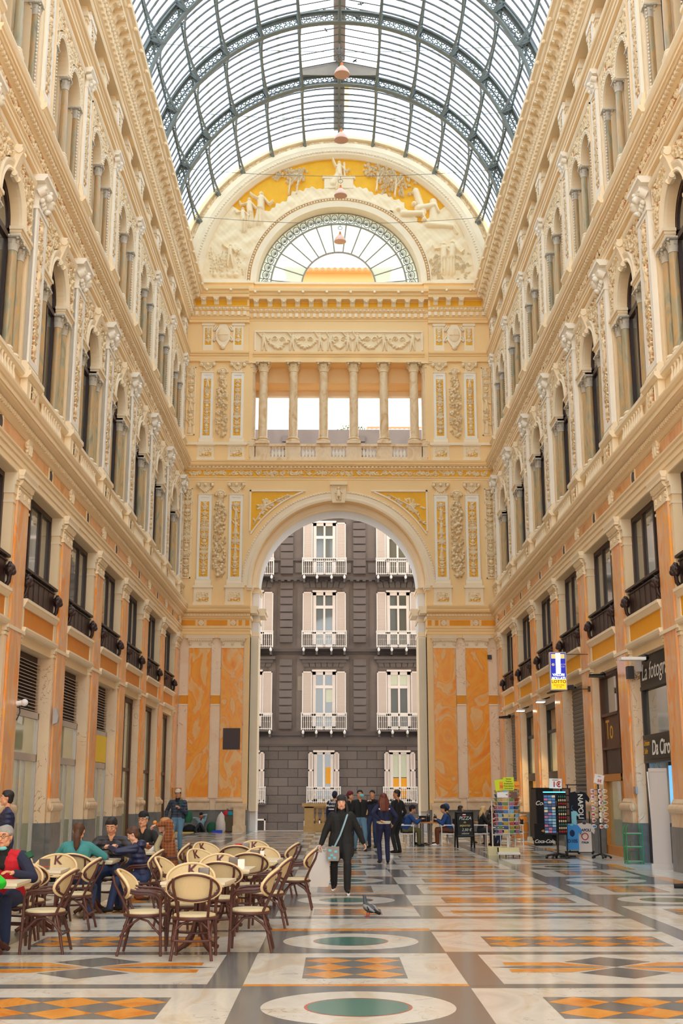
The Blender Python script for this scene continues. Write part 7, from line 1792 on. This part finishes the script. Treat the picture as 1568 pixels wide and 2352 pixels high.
def person(lab,loc,rz,h=1.7,top='c_black',bot='c_jeans',shoe='c_black',sk='skin',hair='hair_black',hairstyle='short',sit=None,lean=0,side=0,turn=0,nod=0,LH=None,RH=None,LF=None,RF=None,vox=.011,girth=1.,fem=False,cuff=None,collar=None,vest=None,coat=0,group=None,sleeve=None,face=True,hat=None,curl=.5,poleL=None,poleR=None,undershirt=None,beard=False,sole=None):
    t=empty('person',loc,rz,label=lab,cat='person',group=group); s=h/1.7; pr=[]; g_=girth; sl=sleeve or top
    zp=(.93*s if sit is None else sit+.09*s)
    Pv=Vector((0,0,zp)); up=Vector((side,math.sin(lean),math.cos(lean))).normalized(); fw=Vector((0,math.cos(lean),-math.sin(lean))); rt=Vector((1,0,0))
    W_=Pv+up*.14*s; Cc=Pv+up*.36*s; Nk=Pv+up*.50*s; sw=(.165 if fem else .19)*s
    hd=(up*.6+Vector((0,0,.8))).normalized(); Hd=Nk+hd*.155*s+fw*.02*s
    # torso
    for e in (-1,1):
        pr.append((Pv+rt*e*.075*s*g_,W_+rt*e*.05*s*g_,.105*s*g_,.098*s*g_,top if sit is not None or coat else bot if 0 else top))
        pr.append((W_+rt*e*.05*s*g_,Cc+rt*e*.085*s,.10*s*g_,.105*s*g_,top))
        pr.append((Cc+rt*e*.08*s+up*.02*s,Nk+rt*e*.05*s-up*.03*s,.10*s,.055*s,top))
        pr.append((Nk+rt*e*.05*s-up*.03*s,Nk+rt*e*(sw-.03*s)-up*.06*s,.05*s,.06*s*g_,top))
        pr.append((Pv+rt*e*.07*s*g_-up*.02*s,Pv+rt*e*.085*s*g_-up*.07*s,.11*s*g_,.10*s*g_,bot if not coat else top))
        if fem: pr.append((Cc+rt*e*.07*s+fw*.055*s,Cc+rt*e*.07*s+fw*.06*s-up*.02*s,.06*s,.058*s,top))
    if vest: pr.append((Cc+fw*.06*s,Nk-up*.08*s+fw*.05*s,.065*s,.055*s,undershirt or 'c_black'))
    pr.append((Nk-up*.02*s,Nk+hd*.06*s,.055*s,.050*s,sk)); 
    if collar: pr.append((Nk-up*.03*s,Nk+hd*.035*s,.075*s,.07*s,collar))
    # head
    ct,sn=math.cos(turn),math.sin(turn); F0=Vector((-sn,ct,0)); F0=(F0*math.cos(nod)-Vector((0,0,1))*math.sin(nod)).normalized(); R0=Vector((ct,sn,0)); U0=R0.cross(F0)
    q=lambda x,y,z: Hd+(R0*x+F0*y+U0*z)*s
    pr+=[(q(0,-.012,.035),q(0,.012,.03),.082*s,.078*s,sk),(q(0,.0,-.01),q(0,.025,-.04),.068*s,.058*s,sk),(q(0,.045,-.075),q(0,.062,-.085),.036*s,.026*s,sk),(q(-.035,.02,-.06),q(.035,.02,-.06),.036*s,.036*s,sk)]
    pr+=[(q(0,.083,.02),q(0,.102,-.018),.009*s,.0145*s,sk),(q(-.03,.074,.042),q(.03,.074,.042),.014*s,.014*s,sk),(q(0,.083,-.05),q(0,.083,-.053),.014*s,.014*s,sk)]
    for e in (-1,1): pr+= [(q(e*.078,-.005,.012),q(e*.08,-.008,-.018),.014*s,.010*s,sk),(q(e*.04,.055,-.02),q(e*.04,.055,-.025),.024*s,.022*s,sk)]
    # arms
    jt={}
    for e,T,nm,pole in ((-1,LH,'L',poleL),(1,RH,'R',poleR)):
        S=Nk+rt*e*sw-up*.07*s; hdn=T or (e*(sw+.08*s),.04*s,Nk.z-.62*s)
        el,wr=ik(S,hdn,.29*s,.255*s,pole or (e*.6,-.9,-.2)); jt[nm]=wr
        pr.append((S,S.lerp(el,.5),.066*s*g_,.058*s*g_,sl)); pr.append((S.lerp(el,.5),el,.058*s*g_,.05*s*g_,sl)); pr.append((el,el.lerp(wr,.93),.05*s*g_,.036*s*g_,sl))
        pr.append((el.lerp(wr,.93),wr,.03*s,.026*s,sk)); fd=(wr-el).normalized()
        hand(pr,wr,fd if T is None or len(T)<4 else T[3],(-e*.9,.3,0) if abs(fd.z)>.5 else (0,0,-1),s,sk,e,curl,max(.0085*s,vox*.85))
    # legs
    FT=[]
    for e,T in ((-1,LF),(1,RF)):
        Hj=Pv+rt*e*.09*s-Vector((0,0,.03*s)); 
        ft=Vector(T) if T else (Vector((e*.1*s,.0,.085*s)) if sit is None else Vector((e*.12*s,.42*s,.085*s)))
        kn,an=ik(Hj,ft,.425*s,.42*s,(e*.12,1,.3 if sit is not None else 0))
        pr.append((Hj,Hj.lerp(kn,.5),.098*s*g_,.08*s*g_,bot)); pr.append((Hj.lerp(kn,.5),kn,.08*s*g_,.062*s,bot)); gl=.5+.5*g_; pr.append((kn,kn.lerp(an,.4),.064*s*gl,.062*s*gl,bot)); pr.append((kn.lerp(an,.4),an,.062*s*gl,.054*s*gl,bot))
        if len(ft)==3: fdv=Vector((e*.12,1,0)).normalized()
        pr.append((an+Vector((0,-.03*s,-.045*s)),an+fdv*.06*s+Vector((0,0,-.048*s)),.038*s,.040*s,shoe)); pr.append((an+fdv*.06*s+Vector((0,0,-.048*s)),an+fdv*.155*s+Vector((0,0,-.056*s)),.042*s,.030*s,shoe)); jt['k'+('L' if e<0 else 'R')]=kn; FT.append((an,fdv))
        if coat: pr.append((Pv+rt*e*.07*s,Pv.lerp(kn,.5)+rt*e*.02*s if sit is not None else Pv+rt*e*.09*s-Vector((0,0,coat*s)),.11*s*g_,.115*s*g_,top))
    blob('body',pr,vox,t,3)
    if sole:
        b=MB()
        for an_,fd_ in FT: b.tube([tuple(an_+Vector((0,-.055*s,-.078*s))),tuple(an_+fd_*.05*s+Vector((0,0,-.078*s))),tuple(an_+fd_*.17*s+Vector((0,0,-.078*s)))],[.034*s,.042*s,.028*s],8)
        b.build('shoe_sole',sole,t)
    # face
    if face:
        b=MB()
        for e in (-1,1):
            c=q(e*.031,.078,.018); b.mat(0).ball(tuple(c),.0115*s,8,1.15,.8,.5); b.mat(1).ball(tuple(q(e*.031,.0855,.018)),.0062*s,6,1,.8,.9)
            b.mat(1).tube([tuple(q(e*.015,.089,.041)),tuple(q(e*.032,.090,.047)),tuple(q(e*.052,.078,.042))],.0042*s,5)
        b.build('eyes',['eye_white','eye_dark'],t)
        b=MB(); b.tube([tuple(q(-.026,.082,-.052)),tuple(q(-.01,.092,-.0485)),tuple(q(0,.093,-.0505)),tuple(q(.01,.092,-.0485)),tuple(q(.026,.082,-.052))],[.003*s,.0065*s,.006*s,.0065*s,.003*s],6); b.build('mouth','lip',t)
    # hair
    hp=[]; K=hair
    if hairstyle!='none':
        cap=[(q(0,-.032,.053),q(0,.0,.06),.088*s,.081*s,K),(q(0,-.035,.01),q(0,-.04,-.02),.080*s,.068*s,K),(q(-.06,-.01,.045),q(-.06,.02,.05),.034*s,.03*s,K),(q(.06,-.01,.045),q(.06,.02,.05),.034*s,.03*s,K)]
        if hairstyle=='short': hp=cap+[(q(-.03,.04,.106),q(.03,.04,.106),.022*s,.022*s,K)]
        if hairstyle=='receding': hp=cap
        if hairstyle in('long','wavy'):
            L_=.30 if hairstyle=='long' else .26
            hp=cap+[(q(-.03,.05,.085),q(.03,.05,.085),.026*s,.026*s,K)]
            for e in (-1,-.5,0,.5,1):
                a=q(e*.06,-.035-.02*(1-abs(e)),.02); m_=q(e*.095,-.085-.03*(1-abs(e)),-.12); z=q(e*.09,-.115-.03*(1-abs(e)),-L_); hp+=[(a,m_,.048*s,.046*s,K),(m_,z,.046*s,.026*s,K)]
            if hairstyle=='wavy':
                RR=random.Random(5)
                for i in range(16): p=q(RR.uniform(-.13,.13),-.07-RR.uniform(0,.09),-RR.uniform(0,.28)); hp.append((p,p+Vector((RR.uniform(-.02,.02),0,-.04)),.032*s,.022*s,K))
            else:
                for e in (-1,1): hp+=[(q(e*.085,-.01,.02),q(e*.105,.01,-.10),.024*s,.028*s,K),(q(e*.105,.01,-.10),q(e*.10,.03,-.20),.028*s,.014*s,K)]
        if hairstyle=='pony': hp=cap+[(q(0,-.095,-.01),q(0,-.115,-.08),.04*s,.055*s,K),(q(0,-.115,-.08),q(.005,-.12,-.22),.058*s,.045*s,K),(q(.005,-.12,-.22),q(.01,-.12,-.30),.045*s,.02*s,K)]
        if hp: blob('hair',hp,max(.010,vox),t,2)
    if hat:
        kind,m_=hat[0],hat[1]
        if kind=='beanie':
            hp=[(q(0,-.02,.082),q(0,.012,.088),.092*s,.084*s,m_),(q(0,-.045,.04),q(0,-.02,.06),.090*s,.084*s,m_)]; o=blob('beanie',hp,max(.010,vox),t,2)
        if kind=='cap':
            hp=[(q(0,-.02,.078),q(0,.012,.082),.090*s,.084*s,m_)]
            for e in (-.04,0,.04): hp.append((q(e,.08,.065),q(e*.8,.15,.055),.012*s,.010*s,m_))
            blob('cap',hp,max(.008,vox*.7),t,1)
        if kind=='hood':
            hp=[(q(0,-.03,.05),q(0,-.03,.0),.105*s,.10*s,m_),(q(0,-.06,-.04),q(0,-.08,-.10),.09*s,.10*s,m_)]; blob('hood',hp,max(.010,vox),t,2)
    t_=dict(q=q,jt=jt,Nk=Nk,Cc=Cc,Pv=Pv,fw=fw,up=up,s=s,t=t); return t_
def part(P_,nm,mat,fn,smooth=None): b=MB(); fn(b); return b.build(nm,mat,P_['t'],smooth=smooth)
def glasses(P_,mat='eye_dark'):
    q=P_['q']; s=P_['s']
    def f(b):
        for e in (-1,1):
            b.tube([tuple(q(e*.033+.024*math.cos(k*PI/6),.097,.016+.018*math.sin(k*PI/6))) for k in range(12)],.0022*s,4,closed=True); b.tube([tuple(q(e*.057,.095,.02)),tuple(q(e*.082,.0,.02))],.0022*s,4)
        b.tube([tuple(q(-.01,.099,.02)),tuple(q(.01,.099,.02))],.0022*s,4)
    part(P_,'glasses',mat,f)
# 1 walking woman with shopping bag
p=person('woman in black beanie and black jacket walking towards the camera with a white bag',(-.07,22.0,0),PI,1.64,'c_black','c_black','c_black','skin_pale','hair_black','long',fem=True,girth=1.32,RH=(.38,.05,.78),LH=(-.42,-.10,.80),LF=(-.10,.20,.10),RF=(.13,-.22,.14),hat=('beanie','c_char'),collar='c_black',coat=.2,vox=.009,curl=.9,sole='paper_white')
b=MB(); s_=p; b.tube([(-.12,-.05,1.36),(-.10,.12,1.33),(-.04,.19,1.16),(.02,.21,1.0),(.12,.215,.80),(.17,.2,.80)],.017,4,smooth=False); sp_=b.build('bag_strap','c_paleblue',None)
bag=empty('crossbody_bag',(-.07,22.0,0),PI,label='small grey crossbody bag with pale blue pattern hanging on the walking woman',cat='bag'); sp_.parent=bag; sp_.scale=(-1,1,1) if 0 else (1,1,1)
plain('bag_shell',(222,214,208),.5); plain('bag_grey',(150,142,134),.7); plain('bag_blue',(120,200,226),.7)
b=MB(); b.prism([(-.10,.56),(.10,.56),(.115,.62),(.11,.80),(-.11,.80),(-.115,.62)],.16,.235); b.build('body','bag_grey',bag,(.15,.03,0)); b=MB()
for x,z in ((-.05,.72),(.02,.66),(.05,.74),(-.03,.62),(.06,.61)): b.box(x-.025,x+.025,.235,.239,z-.02,z+.015)
b.build('pattern','bag_blue',bag,(.15,.03,0))
b=MB(); R=random.Random(2); z0,z1=.12,.70; out=[(-.16,z0),(.16,z0),(.19,z0+.1),(.17,z1),(-.15,z1-.02),(-.18,z0+.12)]
sb=empty('shopping_bag',(-.47,21.95,0),.15,label='large white carrier bag held by the walking woman',cat='bag'); b.prism([(x,z) for x,z in out],-.07,.07); b.build('body','bag_shell',sb); b=MB()
for y in (-.04,.04): b.tube([(-.07,y,z1-.02),(-.03,y*.4,z1+.1),(.0,0,z1+.11),(.03,y*.4,z1+.1),(.08,y,z1-.02)],.006,4)
b.build('handle','paper_white',sb)
# 2 policewoman from behind
p=person('policewoman seen from behind with long auburn hair and white belt',(1.06,31.5,0),.15,1.70,'c_policenavy','c_policenavy','c_black','skin','hair_auburn','long',fem=True,LH=(-.13,-.17,1.05),RH=(.26,.06,.95),poleL=(-.6,-.6,-.3),face=True,vox=.010,girth=1.08)
part(p,'belt','c_cream',lambda b:b.lathe([(.165,.955),(.17,.96),(.17,1.02),(.165,1.025)],(0,-.0,0),20,sx=1.08,sy=.82)); part(p,'reflective_band','paper_white',lambda b:b.lathe([(.178,1.30),(.181,1.305),(.181,1.335),(.178,1.34)],(0,0,0),20,sx=1.08,sy=.72))
# 3..7 group
p=person('man in black jacket and jeans lifting a pale blue mask to his face',(.58,37.6,0),PI+.35,1.80,'c_black','c_jeans','c_char','skin','hair_black','short',LH=(-.26,.26,1.5),LF=(-.1,.1,.1),RF=(.12,-.15,.1),vox=.012,girth=1.12,turn=-.4)
q=p['q']; part(p,'face_mask','c_mask',lambda b:(b.ball(tuple(q(-.06,.12,-.03)),.06,10,1.2,.6,.8),))
person('man in red cap and black jacket behind the man with the mask',(.30,39.2,0),PI+.9,1.74,'c_black','c_darkjeans','c_black','skin','hair_black','receding',hat=('beanie','c_maroon'),vox=.013,girth=1.1,turn=.3)
person('man in black standing right beyond the policewoman',(1.68,36.8,0),.9,1.80,'c_black','c_black','c_black','skin_dark','hair_black','short',vox=.013,turn=.7,RH=(.3,.1,.95))
person('dark-haired man whose head shows just left of the policewoman',(1.05,40.2,0),PI-.4,1.80,'c_navy','c_darkjeans','c_black','skin','hair_black','receding',vox=.014)
p=person('municipal police officer in navy jacket and cap seen from behind',(-.18,42.4,0),-.35,1.74,'c_policenavy','c_policenavy','c_black','skin','hair_black','receding',hat=('beanie','c_policenavy'),vox=.013,girth=1.25)
o=p['t']; text('Polizia\nMunicipale',.115,'letter_white',o,frame4((0.02,-.215,1.36),(1,0,0),(0,0,1)),bold=.002); part(p,'reflective_band','paper_white',lambda b:b.lathe([(.195,1.16),(.2,1.165),(.2,1.20),(.195,1.205)],(0,0,0),20,sx=1.1,sy=.85)); 
# 8 man with cap
p=person('man in pale baseball cap, slate quilted jacket and jeans with a green strap',(-4.92,37.4,0),PI-.1,1.80,'p_slate','c_jeans','c_char','skin_dark','hair_black','receding',hat=('cap','c_cap'),RH=(.34,.03,.98),LH=(-.12,.22,1.28),collar='c_black',vox=.011,girth=1.2,beard=True)
part(p,'shoulder_strap','cloth_green',lambda b:b.tube([(-.12,-.12,1.4),(-.13,.02,1.52),(-.12,.13,1.42),(-.1,.17,1.2)],.022,6))
lathe_bag('shoulder_bag','cloth_green',[(.1,0),(.14,.1),(.12,.3),(.04,.36)],(-4.62,37.55,.85),label='green bag behind the man in the baseball cap',cat='bag')
# 9 sitting person by the wall
p=person('person in pale blue jacket and dark hood sitting on the floor at the wall',(-6.25,56.45,0),PI,1.55,'c_paleblue','c_char','c_black','skin_dark','hair_black','receding',sit=.05,LH=(-.1,.25,.75),RH=(.1,.3,.62),LF=(-.22,.5,.1),RF=(.2,.45,.1),hat=('beanie','c_black'),collar='c_maroon',vox=.013,nod=.3)
# right-hand cafe
S=.46
person('man in blue jacket and black beanie seated at the left of the right-hand cafe table',(2.22,41.7,0),-D90,1.72,'c_blue','c_olive','c_black','skin','hair_black','receding',sit=S,lean=.35,LH=(-.12,.52,.86),RH=(.1,.5,.86),hat=('beanie','c_black'),vox=.012,girth=1.2,nod=.3)
person('man in dark cap behind the blue-jacketed man in the right-hand cafe',(2.12,42.9,0),-D90,1.70,'c_blue','c_black','c_black','skin','hair_grey','receding',sit=S,lean=.1,LH=(-.12,.45,.84),RH=(.1,.45,.84),hat=('beanie','c_char'),vox=.014)
person('man in blue jacket, beanie and brown trousers seated facing left',(3.68,41.7,0),D90,1.72,'c_blue','c_brown','paper_white','skin','hair_black','receding',sit=S,lean=.3,LH=(-.1,.42,.84),RH=(.12,.42,.84),hat=('beanie','c_black'),vox=.012,girth=1.15,nod=.25)
person('man in bright blue cap sitting behind the man in brown trousers',(3.78,42.9,0),D90,1.72,'c_black','c_black','c_black','skin','hair_black','receding',sit=S,lean=.15,LH=(-.1,.42,.84),RH=(.12,.42,.84),hat=('beanie','c_blue'),vox=.014)
person('dark-haired woman behind the chalkboard looking right',(4.28,43.9,0),-D90,1.62,'c_black','c_black','c_black','skin','hair_black','long',sit=S,fem=True,vox=.014)
person('blond woman in black coat seated right of the chalkboard',(4.72,41.8,0),-D90,1.65,'c_black','c_char','c_black','skin_pale','hair_fair','long',sit=S,fem=True,lean=.2,LH=(-.1,.4,.85),RH=(.1,.4,.85),vox=.013)
person('woman with long black hair at the table beside the postcard rack',(5.35,43.3,0),PI-.6,1.66,'c_black','c_maroon','c_black','skin','hair_black','long',sit=S,fem=True,vox=.013,turn=.5)
person('person in blue jeans and black shoes half hidden by the postcard rack',(5.9,42.2,0),D90,1.74,'c_navy','c_darkjeans','c_black','skin','hair_black','short',sit=S,LF=(-.1,.5,.085),RF=(.1,.62,.085),vox=.013)
# cafe on the left
p=person('woman in teal sweater with dark ponytail seen from behind',(-3.86,17.74,0),0,1.66,'c_teal','c_darkjeans','c_brown','skin','hair_brown','pony',sit=S,fem=True,lean=.18,LH=(-.2,.42,.84),RH=(.26,.44,.84),vox=.009,girth=1.18,LF=(-.16,.2,.085),RF=(.2,.1,.085)); 
lathe_bag('black_handbag','cloth_black',[(.1,0),(.14,.1),(.12,.26),(.04,.34)],(-4.2,17.55,.5),label='black bag hanging at the left of the woman in teal',cat='bag')
p=person('man in black quilted jacket looking down, facing the woman in teal',(-3.66,19.55,0),PI,1.78,'p_black','c_darkjeans','c_black','skin','hair_black','short',sit=S,lean=.32,nod=.45,turn=-.1,LH=(-.22,.5,.83),RH=(.2,.5,.83),vox=.009,girth=1.2,LF=(-.2,.5,.085),RF=(.16,.3,.085))
p=person('boy in navy quilted jacket seated at the table looking at his hands',(-3.04,18.66,0),D90,1.52,'p_navy','c_darkjeans','c_black','skin_pale','hair_brown','short',sit=S,lean=.3,nod=.5,LH=(-.07,.50,.93),RH=(.08,.42,.93),vox=.008,girth=1.12,curl=1.1,LF=(-.14,.45,.085),RF=(.12,.30,.085))
part(p,'hood','p_navy',lambda b:b.ball(tuple(p['Nk']+Vector((0,-.09,-.01))),.1,12,1.1,.8,.75))
p=person('smiling man in black beanie and glasses behind the boy',(-3.62,22.3,0),PI-.1,1.76,'c_black','c_darkjeans','c_black','skin','hair_grey','receding',sit=S,LH=(-.2,.4,.84),RH=(.2,.4,.84),hat=('beanie','c_black'),vox=.010,turn=-.2); glasses(p)
p=person('blond woman in brown plaid jacket eating, seated facing left',(-2.92,20.95,0),D90+.25,1.68,'c_plaid','c_scarf','c_brown','skin_pale','hair_blond','wavy',sit=S,fem=True,lean=.22,LH=(-.1,.27,1.19),RH=(.16,.42,.84),vox=.009,girth=1.12,coat=.1,curl=.9)
qq=p['q']; b=MB(); b.lathe([(.001,0),(.035,.01),(.03,.05),(.001,.06)],(0,0,0),10); b.build('pastry','card_5',loc=(-3.22,20.96,1.20),label='pastry held to her mouth by the blond woman in plaid',cat='pastry')
part(p,'scarf','c_scarf',lambda b:(b.tube([tuple(p['Nk']+Vector((.05,.06,-.02))),tuple(p['Nk']+Vector((.06,.14,-.2))),tuple(p['Pv']+Vector((.05,.2,.15))),tuple(p['Pv']+Vector((.08,.28,-.05)))],[.05,.055,.06,.06],8),))
p=person('grey-haired man with glasses, red vest and lowered mask facing the camera',(-4.02,14.72,0),PI-.1,1.76,'c_red','c_darkjeans','c_brown','skin','hair_grey','short',sit=S,lean=.28,nod=.05,turn=-.12,LH=(-.22,.42,.82),RH=(.22,.46,.82),vox=.008,girth=1.2,sleeve='c_navy',vest=True,collar='c_black',LF=(-.16,.42,.085),RF=(.16,.3,.085)); glasses(p)
qv=p['q']; part(p,'face_mask','c_mask',lambda b:b.ball(tuple(qv(0,.05,-.115)),.05,10,1.15,.8,.5))
part(p,'sleeve_patch','cloth_green',lambda b:(b.tube([(-.235,.10,1.02),(-.27,.10,.96)],[.075,.072],10)))
p=person('person in bright green quilted jacket with fair hair at the left edge',(-4.06,12.98,0),-.15,1.66,'p_green','c_cream','c_black','skin_pale','hair_blond','long',sit=S,fem=True,lean=.2,LH=(-.2,.42,.84),RH=(.2,.36,.86),vox=.009,girth=1.25,coat=.06)
p=person('dark-haired man in navy quilted jacket standing at the left edge facing left',(-5.52,20.2,0),D90+.3,1.74,'p_navy','c_darkjeans','c_black','skin','hair_black','short',RH=(.2,.1,.9),vox=.010,girth=1.2)
# ================================================================ CAMERA, LIGHT
f_px=2760.; th=math.atan((1823-1176)/f_px); ps=math.atan(17/math.hypot(f_px,647))
F=Vector((math.sin(ps)*math.cos(th),math.cos(ps)*math.cos(th),math.sin(th)))
cam=bpy.data.cameras.new('camera'); co=bpy.data.objects.new('camera',cam); COL.objects.link(co); sc.camera=co
cam.sensor_fit='VERTICAL'; cam.sensor_height=36; cam.lens=f_px/2352*36; cam.clip_end=500; cam.clip_start=.1
co.location=(-.2,0,1.7); co.rotation_euler=F.to_track_quat('-Z','Y').to_euler()
w=bpy.data.worlds.new('sky'); sc.world=w; w.use_nodes=True; nt=w.node_tree; bg=nt.nodes['Background']
bg.inputs[0].default_value=(.93,.97,1.0,1); bg.inputs[1].default_value=SKY
sc.view_settings.view_transform='Standard'; sc.view_settings.look='None'; sc.view_settings.exposure=EXPO; sc.view_settings.gamma=1; sc.view_settings.use_curve_mapping=False
cy=sc.cycles; cy.max_bounces=7; cy.diffuse_bounces=4; cy.glossy_bounces=3; cy.transmission_bounces=3; cy.transparent_max_bounces=14; cy.use_adaptive_sampling=True; cy.adaptive_threshold=.02; cy.use_denoising=True; cy.sample_clamp_indirect=8; cy.caustics_reflective=False; cy.caustics_refractive=False
